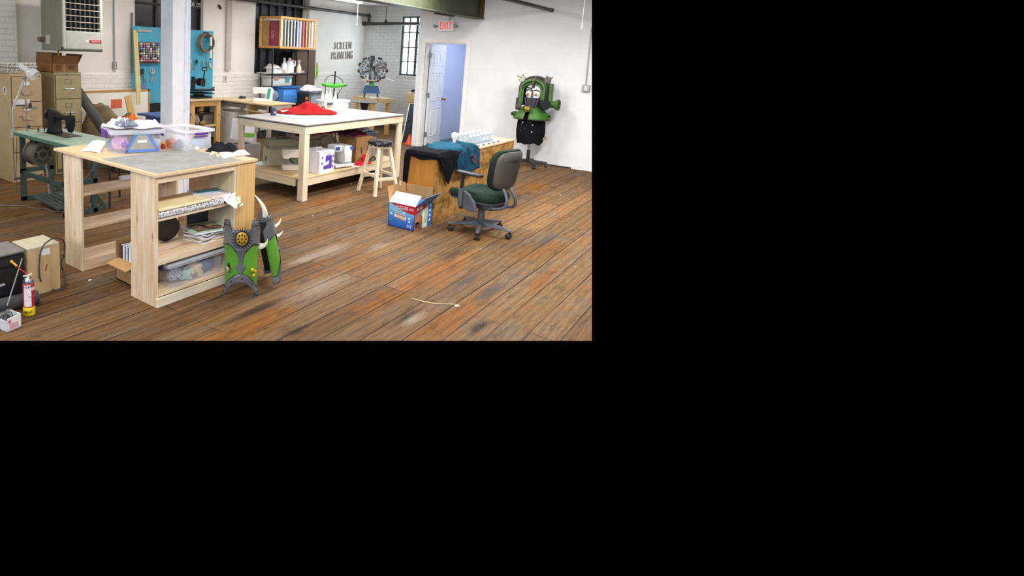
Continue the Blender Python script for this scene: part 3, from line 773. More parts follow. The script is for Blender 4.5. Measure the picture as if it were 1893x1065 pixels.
# tote on the bottom shelf
t3 = thing('storage_tote', 'clear plastic tote of fabric scraps on the bottom shelf of the workbench', 'tote', (BX + 0.385, BY + 0.14, S3), 0)
tote_parts(t3, 0.54, 0.25, 0.165, clear('clear_tote_low', '#dcdce6', 0.15), clear('grey_lid', '#c9cbd2', 0.85), open_top=False)
b = MB(); b.box(-0.282, -0.268, -0.07, 0.07, 0.12, 0.175); b.build('latch', PURPLE, t3, bevel=0.004)
chk = NT('check_cloth'); ck = chk.node('ShaderNodeTexChecker'); ck.inputs['Scale'].default_value = 80; ck.inputs['Color1'].default_value = lin('#39406b'); ck.inputs['Color2'].default_value = lin('#d7d9e4'); chk.link(chk.coords(), ck.inputs['Vector']); chk.link(ck.outputs[0], chk.p.inputs['Base Color'])
scr = [(-0.15, -0.045, .055, chk.m, 'blue and white checked scrap at the front left of the bottom tote'), (-0.06, -0.06, .05, cloth('mint', '#a9c7b4'), 'mint green scrap at the front of the bottom tote'), (0.02, -0.055, .06, cloth('ecru', '#d9c9a4'), 'ecru scrap in the middle of the bottom tote'),
       (0.11, -0.05, .055, cloth('inkblue', '#5a6a92'), 'ink blue scrap at the right of the bottom tote'), (0.17, 0.0, .06, cloth('navy2', '#3c3f58'), 'navy scrap at the right end of the bottom tote'), (-0.16, 0.05, .06, cloth('oatmeal', '#c6b995'), 'oatmeal scrap at the left end of the bottom tote'),
       (-0.02, 0.04, .065, cloth('lilac', '#a68fb8'), 'lilac scrap at the back of the bottom tote'), (-0.02, -0.075, .035, cloth('taupe', '#8a7468'), 'taupe scrap low in the front of the bottom tote'), (0.08, 0.04, .06, cloth('steelb', '#7d95ad'), 'steel blue scrap at the back right of the bottom tote')]
for i, (x, y, r, m_, lb) in enumerate(scr):
    o = lump('fabric_scrap', m_, None, (x, y, r * 0.75 + 0.004 + (0.02 if i in (0, 3, 6) else 0)), r, i * 3, sq=(1.15, 0.8, 1.1), amp=0.5); o.location = (BX + 0.385, BY + 0.14, S3); tag(o, lb, 'fabric scrap')
# cardboard box of books on the floor between the bookcases
t = thing('book_box', 'small cardboard box of books on the floor between the two bookcases', 'box', (BX + 0.10, BY + 0.37, 0))
b = MB(); b.box(0, 0.34, 0, 0.008, 0, 0.30); b.box(0, 0.34, 0.24, 0.248, 0, 0.30); b.box(0, 0.008, 0, 0.248, 0, 0.16); b.box(0.332, 0.34, 0, 0.248, 0, 0.3); b.box(0, 0.34, 0, 0.248, 0, 0.008); b.build('body', CARD, t)
b = MB(); b.obox((-0.03, 0.124, 0.15), (0.10, 0.248, 0.006), (0, R(-12), 0)); b.build('flap', CARDIN, t)
for i, (cc, lb) in enumerate([('#53414f', 'plum book at the left of the book box'), ('#d7d6da', 'white book second in the book box'), ('#c7ccd6', 'pale grey book third in the book box'), ('#dcdfe2', 'white book fourth in the book box'), ('#a9b7cc', 'light blue book at the right of the book box')]):
    bt = thing('book', lb, 'book', (BX + 0.12, BY + 0.582 - i * 0.038, 0.0095))
    b = MB(); b.box(0.004, 0.16, -0.013, 0.013, 0.0, 0.25); b.build('pages', PAPER, bt)
    b = MB(); b.box(0, 0.162, -0.0155, -0.013, 0, 0.255); b.box(0, 0.162, 0.013, 0.0155, 0, 0.255); b.box(0, 0.004, -0.0155, 0.0155, 0, 0.255); b.build('cover', mat(cc, 0.5), bt)

# ================================================================== leg armour standing by the workbench
GREEN = mat('#548f2c', 0.28, var=0.12, scale=4, coat=0.3)
PEWTER = mat('#6f6f77', 0.38, 0.35, var=0.14, scale=7, coat=0.2)
GUN = mat('#3d3a3c', 0.4, 0.5, var=0.15)
IVORY = mat('#e9e5d3', 0.35, var=0.04)
GOLD = mat('#d2a62c', 0.4, 0.35, var=0.1)
FOAM = mat('#17171a', 0.75, var=0.2)

def shell(parent, nm, m, a0, a1, zlo, zhi, rad, th, n=28, squash=0.8, nz=14):
    """curved plate: zlo / zhi give the lower and upper edge for each angle fraction"""
    b = MB()
    def fn(u, v):
        a = a0 + (a1 - a0) * u
        z = zlo(u) * (1 - v) + zhi(u) * v
        r_ = rad(z)
        return Vector((r_ * math.sin(a), -r_ * squash * math.cos(a), z))
    b.grid(fn, n, nz)
    return b.build(nm, m, parent, smooth=True, solid=th, offs=1)

def horn(parent, base, tip, r, bend, nm='spike'):
    b = MB(); p0, p1, bd = Vector(base), Vector(tip), Vector(bend); n = 9; pts = []; rs = []
    for i in range(n):
        u = i / (n - 1); pts.append(p0.lerp(p1, u) + bd * (math.sin(u * PI) * 0.8)); rs.append(r * (1 - u) ** 0.75 + 0.0015)
    b.tube(pts, r, 12, rs=rs)
    return b.build(nm, IVORY, parent, smooth=True)

def interp(tab):
    def f(u):
        for (a, x), (c_, y) in zip(tab, tab[1:]):
            if u <= c_: return x + (y - x) * (u - a) / max(1e-6, c_ - a)
        return tab[-1][1]
    return f

def greave(name, label, loc, rz, tilt=0.0, detail=True):
    t = thing(name, label, 'leg armour', loc, rz)
    A = R(96)
    rad = lambda z: 0.122 + 0.012 * (z / 0.53) + (0.010 if z < 0.05 else 0) * (1 - z / 0.05 if z < 0.05 else 0)
    lowarc = lambda u: 0.012 + 0.115 * math.sin(max(0, min(1, (u - 0.14) / 0.72)) * PI) ** 1.0
    topmid = interp([(0, 0.37), (0.25, 0.37), (0.38, 0.34), (0.46, 0.26), (0.5, 0.24), (0.54, 0.26), (0.62, 0.34), (0.75, 0.37), (1, 0.37)])
    shell(t, 'green_plate', GREEN, -A, A, lambda u: lowarc(u) + 0.03, lambda u: 0.385, rad, 0.006)
    r2_ = lambda z: rad(z) + 0.007
    top = interp([(0, 0.43), (0.04, 0.445), (0.10, 0.47), (0.16, 0.53), (0.31, 0.535), (0.325, 0.47), (0.66, 0.47), (0.675, 0.535), (0.84, 0.53), (0.9, 0.47), (0.96, 0.445), (1, 0.43)])
    low = interp([(0, 0.355), (0.12, 0.352), (0.25, 0.372), (0.35, 0.362), (0.42, 0.305), (0.44, 0.245), (0.405, 0.215), (0.5, 0.13), (0.595, 0.215), (0.56, 0.245), (0.58, 0.305), (0.65, 0.362), (0.75, 0.372), (0.88, 0.352), (1, 0.355)])
    tab = [(0, 0.355), (0.10, 0.352), (0.26, 0.372), (0.33, 0.365), (0.40, 0.335), (0.44, 0.315), (0.56, 0.315), (0.60, 0.335), (0.67, 0.365), (0.74, 0.372), (0.90, 0.352), (1, 0.355)]
    tab.sort(key=lambda q: q[0])
    shell(t, 'collar_plate', PEWTER, -A, A, interp(tab), top, r2_, 0.007, n=96, nz=12)
    for nm_, fn_, rr_ in (('dark_rim', interp(tab), 0.0035), ('dark_rim', lambda u: lowarc(u) + 0.046, 0.0035), ('dark_rim', top, 0.003)):
        b = MB(); b.tube([((r2_(fn_(q / 60)) + 0.006) * math.sin(-A + 2 * A * q / 60), -(r2_(fn_(q / 60)) + 0.006) * 0.8 * math.cos(-A + 2 * A * q / 60), fn_(q / 60)) for q in range(61)], rr_, 6); b.build(nm_, GUN, t, smooth=True)
    for ua, ub in ((0.15, 0.315), (0.685, 0.85)):
        shell(t, 'tab_band', GUN, -A + 2 * A * ua, -A + 2 * A * ub, lambda u: 0.495, lambda u: 0.501, lambda z: r2_(z) + 0.007, 0.002, n=10, nz=1)
    wd = interp([(0, 20), (0.15, 13), (0.33, 7.5), (0.5, 7), (0.58, 9), (0.64, 15), (0.68, 16.5), (1.0, 0.3)])
    b = MB()
    def pend(u, v):
        z = 0.345 - 0.18 * v; a = R(wd(v)) * (u * 2 - 1); r_ = r2_(z) + 0.002
        return Vector((r_ * math.sin(a), -r_ * 0.8 * math.cos(a), z))
    b.grid(pend, 10, 40); b.build('pendant', PEWTER, t, smooth=True, solid=0.007, offs=1)
    shell(t, 'foot_band', PEWTER, -A * 1.03, A * 1.03, lambda u: max(0.001, lowarc(u) - 0.012), lambda u: lowarc(u) + 0.046, r2_, 0.007, n=48, nz=4)
    rg = shell(t, 'lining', FOAM, -A * 0.99, A * 0.99, lambda u: lowarc(u) + 0.02, lambda u: 0.43, lambda z: rad(z) - 0.007, 0.004, n=32, nz=4)
    if detail:
        y0 = -0.134 * 0.8 - 0.004
        b = MB(); b.lathe([(0.0, 0), (0.046, 0), (0.048, 0.006), (0.04, 0.011), (0.0, 0.012)], (0.006, y0 - 0.002, 0.418), (0, -1, 0), 28)
        m_ = b.build('medallion', GOLD, t, smooth=True)
        b = MB(); b.lathe([(0.046, 0.0), (0.056, 0.0), (0.056, 0.008), (0.046, 0.010)], (0.006, y0, 0.418), (0, -1, 0), 28); b.build('rim_ring', GUN, m_, smooth=True)
        b = MB()
        for i in range(8):
            a = 2 * PI * i / 8; b.cyl((0.006 + 0.029 * math.cos(a), y0 - 0.009, 0.418 + 0.029 * math.sin(a)), (0.006 + 0.029 * math.cos(a), y0 - 0.0155, 0.418 + 0.029 * math.sin(a)), 0.007, n=10)
        b.cyl((0.006, y0 - 0.009, 0.418), (0.006, y0 - 0.0155, 0.418), 0.006, n=10); b.build('rivet', BLACK, m_)
        b = MB()
        for i in range(22):
            a = 2 * PI * i / 22 + 0.1; c_ = math.cos(a); s_ = math.sin(a); rr = 0.088
            xx = 0.006 + rr * c_; b.prism([(-0.004, 0), (0.004, 0), (0, 0.03)], (0.006 + 0.057 * c_, -0.8 * math.sqrt(max(0.001, 0.141 ** 2 - (0.006 + 0.06 * c_) ** 2)) - 0.003, 0.418 + 0.057 * s_), (-s_, 0, c_), (c_, 0.55 * c_ * (1 if c_ > 0 else -1) * (1 if c_ > 0 else -1) * 0.8 * (1 if xx > 0 else 1) * (abs(c_)), s_), (0, -0.005, 0))
        b.build('sunray_crest', GUN, t)
        rv = lambda a, z: (0.150 * math.sin(a), -0.150 * 0.8 * math.cos(a), z)
        for a, z in ((R(52), 0.185), (R(40), 0.20), (R(46), 0.160)):
            b = MB(); b.ell(rv(a * 0.95, z), 0.014, 0.010, 0.013, 12, 8); b.build('gold_stud', GOLD, t, smooth=True)
        b = MB(); b.prism([(-0.012, 0.03), (0.0, 0.04), (0.014, 0.0), (0.006, -0.03), (-0.008, -0.008)], (0.142 * math.sin(R(-40)), -0.142 * 0.8 * math.cos(R(40)), 0.205), (math.cos(R(-40)), -0.8 * math.sin(R(40)) * -1 * -1, 0), (0, 0, 1), (-0.004, -0.007, 0)); b.build('cutout', BLACK, t)
        horn(t, rv(R(-40), 0.20), (0.158 * math.sin(R(-44)), -0.15, 0.235), 0.012, (0, 0, 0), 'fang')
        for a in (-70, -30, 5, 40, 72):
            u = (R(a) + A) / (2 * A); b = MB(); b.ell((0.147 * math.sin(R(a)), -0.147 * 0.8 * math.cos(R(a)), lowarc(u) + 0.018), 0.006, 0.006, 0.006, 8, 6); b.build('rivet', GUN, t, smooth=True)
    return t

g1 = greave('leg_armour', 'green leg armour with gold medallion facing forward, beside the workbench', (2.825, 2.83, 0.0), R(-47))
g1.scale = (0.88, 0.88, 1.05)
horn(g1, (0.132, 0.01, 0.335), (0.205, -0.02, 0.395), 0.022, (0.02, 0, -0.022))
g2 = greave('leg_armour', 'green leg armour with black lining and horns turned to the right, leaning on the workbench', (3.10, 2.85, 0.0), R(62), detail=False)
qd = Matrix.Rotation(R(13), 4, Vector((-0.77, -0.64, 0))) @ Matrix.Rotation(R(58), 4, 'Z')
g2.rotation_euler = qd.to_euler()
g2.location = (3.13, 2.82, 0.028); g2.scale = (0.92, 0.92, 0.95)
horn(g2, (-0.06, -0.05, 0.52), (-0.05, 0.0, 0.70), 0.022, (-0.03, -0.02, 0))
horn(g2, (0.0, -0.115, 0.40), (0.02, -0.19, 0.45), 0.014, (0.0, -0.01, -0.01))
horn(g2, (0.03, -0.11, 0.31), (0.06, -0.19, 0.335), 0.014, (0, -0.01, -0.01))
# ================================================================== left foreground on the floor
t = thing('stereo', 'black stereo unit with dusty grey top on the floor at the left edge', 'stereo', (1.27, 3.79, 0))
b = MB(); b.box(0, 0.475, 0.012, 0.25, 0.012, 0.325); b.build('case', mat('#19191b', 0.35, var=0.15), t, bevel=0.004)
b = MB(); b.box(-0.005, 0.48, 0.0, 0.26, 0.325, 0.338); b.build('top_panel', mat('#77746e', 0.7, var=0.1), t, bevel=0.003)
b = MB(); b.box(0.02, 0.455, 0.002, 0.012, 0.255, 0.31); b.build('upper_panel', mat('#27272a', 0.3), t, bevel=0.002)
b = MB(); b.box(0.10, 0.42, 0.0, 0.012, 0.06, 0.235); b.build('lower_panel', mat('#232326', 0.25), t, bevel=0.004)
b = MB(); b.box(0.18, 0.34, -0.001, 0.0, 0.13, 0.145); b.build('display_strip', mat('#b9b9bb', 0.4), t)
b = MB(); b.text('HI-FI', 0.03, (0.26, -0.001, 0.165), (1, 0, 0), (0, 0, 1), 0.001); b.build('lettering', mat('#8f8f92', 0.4), t)
b = MB()
for x in (0.05, 0.43):
    for y in (0.05, 0.21): b.cyl((x, y, 0), (x, y, 0.013), 0.02)
b.build('foot', BLACK, t)
t = thing('plywood_box', 'low bare plywood box beside the black stereo on the floor', 'box', (1.765, 3.79, 0))
b = MB(); b.box(0, 0.225, 0, 0.014, 0, 0.325); b.box(0, 0.225, 0.216, 0.23, 0, 0.325); b.box(0, 0.014, 0.014, 0.216, 0, 0.325); b.box(0.211, 0.225, 0.014, 0.216, 0, 0.325)
b.build('side', wood('ply_side', '#b3925c', '#cfb587', 'z', knots=False, stretch=5), t)
b = MB(); b.box(0, 0.225, 0, 0.23, 0.325, 0.338); b.build('lid', wood('ply_lid', '#b9ac92', '#c9bda4', 'y', knots=False), t, bevel=0.002)
b = MB(); b.box(0.095, 0.155, -0.0015, 0, 0.27, 0.315); b.build('sticker', PAPER, t)
b = MB(); b.prism([(0, 0), (0.012, 0.004), (0.02, 0.05), (0.012, 0.055)], (0.115, 0, 0.15), (1, 0, 0), (0, 0, 1), (0, -0.001, 0)); b.build('red_mark', mat('#b4472e', 0.7), t)
cbl = MB()
P = [at(83, 531), ony(74, 515, 3.77), ony(73, 480, 3.77), ony(79, 456, 3.77), ony(92, 444, 3.79), ony(103, 440, 3.83), ony(115, 443, 3.87), ony(120, 452, 3.9), ony(119, 470, 3.9), ony(113, 485, 3.92), at(116, 500, 0.02), at(121, 520, 0.01), at(116, 533, 0.008), at(104, 536, 0.008), at(88, 534, 0.008), at(83, 538, 0.008)]
P[0].z = 0.01
def smooth_pts(P, n=6):
    P = [Vector(p) for p in P]; out = []
    for i in range(len(P) - 1):
        p0, p1, p2, p3 = P[max(i - 1, 0)], P[i], P[i + 1], P[min(i + 2, len(P) - 1)]
        for k_ in range(n):
            u = k_ / n
            out.append(0.5 * ((2 * p1) + (p2 - p0) * u + (2 * p0 - 5 * p1 + 4 * p2 - p3) * u * u + (3 * p1 - p0 - 3 * p2 + p3) * u ** 3))
    return out + [P[-1]]
cbl.tube(smooth_pts(P), 0.005, 8); o = cbl.build('power_cable', mat('#3b3d44', 0.5), smooth=True); tag(o, 'dark power cable looping over the plywood box', 'cable')
b = MB(); b.obox((0, 0, 0.012), (0.03, 0.045, 0.022), (0, 0, 0.5)); o = b.build('cable_plug', BLACK, bevel=0.005); o.location = at(84, 535); tag(o, 'black plug at the end of the cable in front of the plywood box', 'plug')
# spray can with bent red nozzle
can = thing('spray_can', 'red and yellow spray can with red nozzle standing on the floor', 'spray can', (1.65, 3.545, 0))
Rc = 0.0345
b = MB(); b.lathe([(0.0, 0.002), (Rc, 0.002), (Rc, 0.205), (Rc - 0.004, 0.212)], n=30); b.build('body', mat('#c8263a', 0.25, 0.2, var=0.04), can, smooth=True)
b = MB(); b.lathe([(0, 0), (Rc + 0.0015, 0), (Rc + 0.0015, 0.052), (Rc, 0.054), (0, 0.054)], n=30); b.build('yellow_base', mat('#e3c41d', 0.3), can, smooth=True)
b = MB(); b.lathe([(Rc - 0.003, 0.205), (Rc - 0.001, 0.215), (0.026, 0.232), (0.024, 0.238), (0.016, 0.243), (0.0, 0.244)], n=30); b.build('dome', STEEL, can, smooth=True)
b = MB(); b.grid(lambda u, v: Vector(((Rc + 0.0006) * math.cos(R(195 + u * 75)), (Rc + 0.0006) * math.sin(R(195 + u * 75)), 0.062 + v * 0.14)), 12, 1); b.build('label', mat('#e8e4e2', 0.35, var=0.1, scale=40), can, smooth=True)
b = MB(); b.grid(lambda u, v: Vector(((Rc + 0.0006) * math.cos(R(270 + u * 100)), (Rc + 0.0006) * math.sin(R(270 + u * 100)), 0.165 + v * 0.02)), 12, 1); b.build('label', mat('#e9d9d2', 0.35), can, smooth=True)
b = MB(); b.grid(lambda u, v: Vector(((Rc + 0.0008) * math.cos(R(250 + u * 90)), (Rc + 0.0008) * math.sin(R(250 + u * 90)), 0.125 + v * 0.004)), 12, 1); b.build('gold_line', GOLD, can, smooth=True)
vt = Vector((math.sin(YAW), -math.cos(YAW), 0))
b = MB()
for i, ch in enumerate('GREAT'):
    a = R(232 + (i - 2) * 17); dv = Vector((math.cos(a), math.sin(a), 0)); b.text(ch, 0.02, dv * (Rc + 0.0022) + Vector((0, 0, 0.026)), (-dv.y, dv.x, 0), (0, 0, 1), 0.001)
b.build('lettering', BLACK, can)
b = MB()
for i, ch in enumerate('STUFF'):
    a = R(232 + (i - 2) * 17); dv = Vector((math.cos(a), math.sin(a), 0)); b.text(ch, 0.02, dv * (Rc + 0.0015) + Vector((0, 0, 0.19)), (-dv.y, dv.x, 0), (0, 0, 1), 0.001)
b.build('lettering', mat('#2c2a5a', 0.4), can)
nz = -vt
b = MB(); b.cyl((0, 0, 0.242), (0, 0, 0.262), 0.008); b.tube([vt * 0.024 + Vector((0, 0, 0.268)), Vector((0, 0, 0.258)), -vt * 0.03 + Vector((0, 0, 0.25))], 0.005, 8); b.build('trigger', mat('#efe6d2', 0.4), can, smooth=True)
b = MB(); b.tube([Vector((0, 0, 0.262)), nz * 0.035 + Vector((0, 0, 0.285)), nz * 0.075 + Vector((0, 0, 0.32))], 0.0045, 8); b.build('red_tube', mat('#b5202c', 0.35), can, smooth=True)
b = MB(); b.cyl(nz * 0.07 + Vector((0, 0, 0.316)), nz * 0.095 + Vector((0, 0, 0.338)), 0.008, 0.006); b.cyl(nz * 0.095 + Vector((0, 0, 0.338)), nz * 0.108 + Vector((0, 0, 0.349)), 0.009); b.build('brass_tip', GOLD, can, smooth=True)
# thin stick leaning on the stereo, dark rolls, small white carton
b = MB(); b.cyl(at(0, 557, 0.06) + Vector((0, -0.1, 0)), ony(41, 478, 3.775), 0.0045, n=8); o = b.build('grey_stick', mat('#8d8a84', 0.6), smooth=True); tag(o, 'thin grey stick leaning diagonally in front of the stereo', 'stick')
for nm, p0, p1, r, lb in (('foam_roll', at(-30, 585), at(70, 561), 0.045, 'longer dark grey roll on the floor behind the spray can'), ('foam_roll', at(-20, 611), at(22, 594), 0.042, 'shorter dark grey roll on the floor nearest the white carton')):
    b = MB(); p0.z = p1.z = r; d = (p1 - p0).normalized(); a_ = Vector((0, 0, 1)); c_ = d.cross(a_)
    rings = []
    for (rad_, s_) in ((r * 0.45, 0.0), (r, 0.0), (r, 1.0), (r * 0.45, 1.0), (r * 0.45, 0.0)):
        q = p0.lerp(p1, s_); rings.append([q + (a_ * math.cos(2 * PI * i / 20) + c_ * math.sin(2 * PI * i / 20)) * rad_ for i in range(20)])
    b.loft(rings, cap=False); o = b.build(nm, mat('#3b3b3d', 0.85, var=0.1), smooth=True); tag(o, lb, 'roll')
t = thing('small_carton', 'small printed white carton with torn top at the bottom left corner', 'carton', at(17, 606), R(12))
b = MB(); b.box(-0.045, 0.05, -0.045, 0.045, 0, 0.008); b.box(-0.045, 0.05, -0.045, -0.042, 0, 0.085); b.box(0.047, 0.05, -0.045, 0.045, 0, 0.085); b.box(-0.045, 0.05, 0.042, 0.045, 0, 0.085); b.box(-0.045, -0.042, -0.045, 0.045, 0, 0.07); b.build('body', mat('#e4dfdf', 0.5, var=0.05, scale=30), t, bevel=0.003)
b = MB(); b.box(-0.035, -0.02, -0.0465, -0.045, 0.05, 0.07)
for i in range(6): b.box(-0.03, 0.03, -0.0465, -0.045, 0.012 + i * 0.006, 0.014 + i * 0.006)
b.build('print', mat('#b85a63', 0.5), t)
b = MB(); b.box(0.05, 0.0515, -0.035, 0.04, 0.055, 0.075); b.build('print', mat('#c9929a', 0.5), t)
b = MB(); b.tube([(-0.03, 0.0, 0.06), (-0.02, -0.01, 0.11), (0.0, 0.01, 0.112), (0.02, 0.0, 0.075)], 0.006, 8); b.tube([(-0.035, 0.02, 0.06), (-0.03, 0.02, 0.10), (-0.01, -0.02, 0.1), (0.0, -0.03, 0.07)], 0.006, 8); b.build('bent_fitting', STEEL, t, smooth=True)
# cable on the floor, left
b = MB(); b.tube(smooth_pts([at(-5, 381, .006), at(20, 380, .006), at(45, 381, .006), at(60, 385, .006), at(82, 385, .006), at(98, 391, .006), at(112, 391, .006), at(130, 394, .006)]), 0.005, 6); o = b.build('grey_cable', mat('#8b7a78', 0.6), smooth=True); tag(o, 'thin grey cable lying across the floor in front of the green sewing table', 'cable')

# ================================================================== industrial sewing table
GRN = mat('#3b4d47', 0.5, var=0.1); GRNE = mat('#4f7d66', 0.45, var=0.06)
tb = thing('sewing_table', 'green steel industrial sewing table with pale green top', 'sewing table', (2.86, 5.10, 0))
b = MB(); b.box(0.0, 0.50, 0.0, 1.26, 0.748, 0.76); b.build('tabletop', mat('#bcd3bd', 0.45, var=0.04), tb)
b = MB(); b.box(-0.003, 0.503, -0.003, 1.263, 0.712, 0.748); b.build('edge', GRNE, tb, bevel=0.003)
def gbar(x0, x1, y0, y1, z0, z1, nm='frame_bar'): b = MB(); b.box(x0, x1, y0, y1, z0, z1); return b.build(nm, GRN, tb, bevel=0.004)
for yy in (1.16, 0.26):
    gbar(0.02, 0.075, yy, yy + 0.04, 0, 0.712, 'leg'); gbar(0.33, 0.385, yy, yy + 0.04, 0.0, 0.712, 'leg')
    gbar(0.02, 0.46, yy, yy + 0.04, 0.0, 0.05, 'foot_rail'); gbar(0.02, 0.385, yy, yy + 0.04, 0.31, 0.36, 'cross_rail')
    b = MB(); b.tube([(0.30, yy + 0.02, 0.28), (0.47, yy + 0.02, 0.03)], 0.026, 4); b.build('brace', GRN, tb)
b = MB(); b.box(0.03, 0.06, 0.26, 1.18, 0.29, 0.335); b.build('stretcher', GRN, tb, bevel=0.003)
b = MB(); b.obox((0.2, 0.72, 0.06), (0.30, 0.52, 0.022), (R(4), 0, 0))
for i in range(4): b.obox((0.1 + i * 0.06, 0.72, 0.076), (0.02, 0.48, 0.012), (R(4), 0, 0))
b.build('treadle', mat('#59605b', 0.5, 0.3, var=0.15), tb)
mo = MB(); mo.lathe([(0.0, 0), (0.10, 0), (0.125, 0.015), (0.125, 0.20), (0.105, 0.225), (0.06, 0.235), (0.06, 0.27), (0.0, 0.27)], (0.10, 0.84, 0.55), (0, 1, 0), 28)
m = mo.build('motor', mat('#6f6a5a', 0.45, 0.3, var=0.08), tb, smooth=True)
b = MB(); b.lathe([(0.0, 0), (0.03, 0.0), (0.035, 0.006), (0, 0.006)], (0.10, 0.8405, 0.55), (0, -1, 0), 20)
for i in range(6):
    a = 2 * PI * i / 6; b.obox((0.10 + 0.075 * math.cos(a), 0.838, 0.55 + 0.075 * math.sin(a)), (0.03, 0.006, 0.06), (0, -a, 0))
b.build('motor_vents', mat('#35332d', 0.6), m)
b = MB(); b.lathe([(0.127, 0), (0.131, 0), (0.131, 0.02), (0.127, 0.02)], (0.10, 0.98, 0.55), (0, 1, 0), 28); b.build('motor_band', mat('#5a5648', 0.5, 0.3), m, smooth=True)
b = MB(); b.box(0.05, 0.15, 0.90, 1.02, 0.66, 0.715); b.cyl((0.1, 1.0, 0.66), (0.02, 1.06, 0.62), 0.02); b.build('motor_bracket', DARKST, tb)
b = MB(); b.cyl((0.14, 0.86, 0.46), (0.16, 0.84, 0.12), 0.012, n=10); b.build('pitman_rod', mat('#a99f8d', 0.5, 0.4), tb, smooth=True)
b = MB(); b.tube(smooth_pts([(0.14, 0.84, 0.43), (0.10, 0.68, 0.3), (0.04, 0.55, 0.2), (0.02, 0.5, 0.1)]), 0.005, 6); b.tube(smooth_pts([(0.0, 1.2, 0.70), (-0.01, 1.2, 0.5), (-0.02, 1.21, 0.3), (-0.02, 1.2, 0.1)]), 0.004, 6); b.tube(smooth_pts([(0.30, 0.24, 0.62), (0.29, 0.18, 0.5), (0.2, 0.2, 0.38), (0.16, 0.3, 0.3)]), 0.006, 6)
b.build('wire', mat('#5a5753', 0.6), tb, smooth=True)
# sewing machine head
INK = mat('#0e0f11', 0.5, var=0.15, spec=0.3)
sm = thing('sewing_machine', 'black industrial sewing machine head on the pale green table', 'sewing machine', (3.13, 5.86, 0.76))
b = MB(); b.box(-0.09, 0.09, -0.25, 0.22, 0, 0.006); b.build('bed_plate', mat('#4d4a46', 0.35, 0.7, var=0.15), sm)
b = MB(); b.loft([[(x * s, 0.14 + y * s, z) for x, y in ((-.055, -.06), (.055, -.06), (.06, .06), (-.06, .06))] for z, s in ((0.006, 1.12), (0.05, 0.98), (0.16, 0.96), (0.215, 0.9), (0.235, 0.7))])
b.build('pillar', INK, sm, smooth=True, bevel=0.012, seg=3)
b = MB(); b.loft([[(0.044 * math.cos(a) * s, y, 0.185 + 0.040 * math.sin(a) * s) for a in [2 * PI * i / 16 for i in range(16)]] for y, s in ((0.16, 1.0), (0.08, 0.95), (-0.02, 0.72), (-0.12, 0.7), (-0.15, 0.75))]); b.build('arm', INK, sm, smooth=True)
b = MB(); b.loft([[(x * s, -0.185 + y * s, z) for x, y in ((-.036, -.045), (.036, -.045), (.036, .045), (-.036, .045))] for z, s in ((0.045, 0.55), (0.08, 0.75), (0.12, 0.98), (0.20, 1.0), (0.222, 0.82))]); b.build('head', INK, sm, smooth=True, bevel=0.01, seg=3)
b = MB(); b.cyl((0, -0.185, 0.006), (0, -0.185, 0.05), 0.003, n=8); b.cyl((0.012, -0.19, 0.03), (0.012, -0.19, 0.08), 0.006, n=8); b.box(-0.008, 0.02, -0.20, -0.17, 0.006, 0.012); b.build('needle_bar', STEEL, sm)
b = MB(); b.cyl((0, -0.185, 0.21), (0, -0.185, 0.262), 0.007, n=10); b.lathe([(0.0, 0), (0.02, 0), (0.02, 0.02), (0, 0.022)], (-0.02, -0.23, 0.185), (-0.4, -1, 0), 14); b.cyl((-0.036, -0.17, 0.10), (-0.055, -0.17, 0.09), 0.008, n=10); b.build('tension_knob', INK, sm, smooth=True)
b = MB(); b.lathe([(0, 0), (0.062, 0), (0.068, 0.008), (0.068, 0.022), (0.058, 0.03), (0.03, 0.034), (0, 0.036)], (0, 0.215, 0.185), (0, 1, 0), 28); b.build('handwheel', mat('#1f2b35', 0.35, 0.2), sm, smooth=True)
b = MB(); b.tube([(0, 0.25, 0.14), (-0.02, 0.30, 0.06), (-0.03, 0.33, -0.02)], 0.006, 6); b.tube([(0.03, 0.24, 0.13), (0.02, 0.24, 0.04), (0.01, 0.25, 0.0)], 0.006, 6); b.build('drive_belt', mat('#3b2f28', 0.7), sm, smooth=True)
b = MB(); b.cyl((0, -0.01, 0.215), (0, -0.01, 0.27), 0.002, n=6); b.build('thread_pin', STEEL, sm)
b = MB(); b.cyl((0, 0, 0), (0, 0, 0.055), 0.008, n=14); o = b.build('wooden_bobbin', mat('#7a5a2e', 0.6)); o.location = at(71, 244.5, .76); tag(o, 'small brown wooden bobbin standing on the sewing table left of the machine', 'bobbin')
# thread stand with plates
P = at(50, 242, 0.76)
ts = thing('thread_stand', 'steel thread stand with two small plates on the green sewing table', 'thread stand', P)
b = MB(); b.cyl((0, 0, 0), (0, 0, 0.03), 0.014); b.cyl((0, 0, 0.03), (0, 0, 0.58), 0.0055, n=10); b.build('pole', STEEL, ts, smooth=True)
b = MB(); b.lathe([(0, 0), (0.075, 0), (0.078, 0.006), (0.03, 0.008), (0, 0.008)], (0.035, -0.012, 0.247), n=28); b.build('plate', STEEL, ts, smooth=True)
b = MB(); b.lathe([(0, 0), (0.065, 0), (0.068, 0.006), (0.03, 0.008), (0, 0.008)], (-0.06, 0.03, 0.275), n=28); b.build('plate', DARKST, ts, smooth=True)
b = MB(); b.obox((0.02, 0.0, 0.045), (0.015, 0.015, 0.03)); b.tube([(0.02, 0, 0.03), (0.06, -0.03, 0.02), (0.12, -0.06, 0.012)], 0.004, 6); b.build('clamp', BLACK, ts)
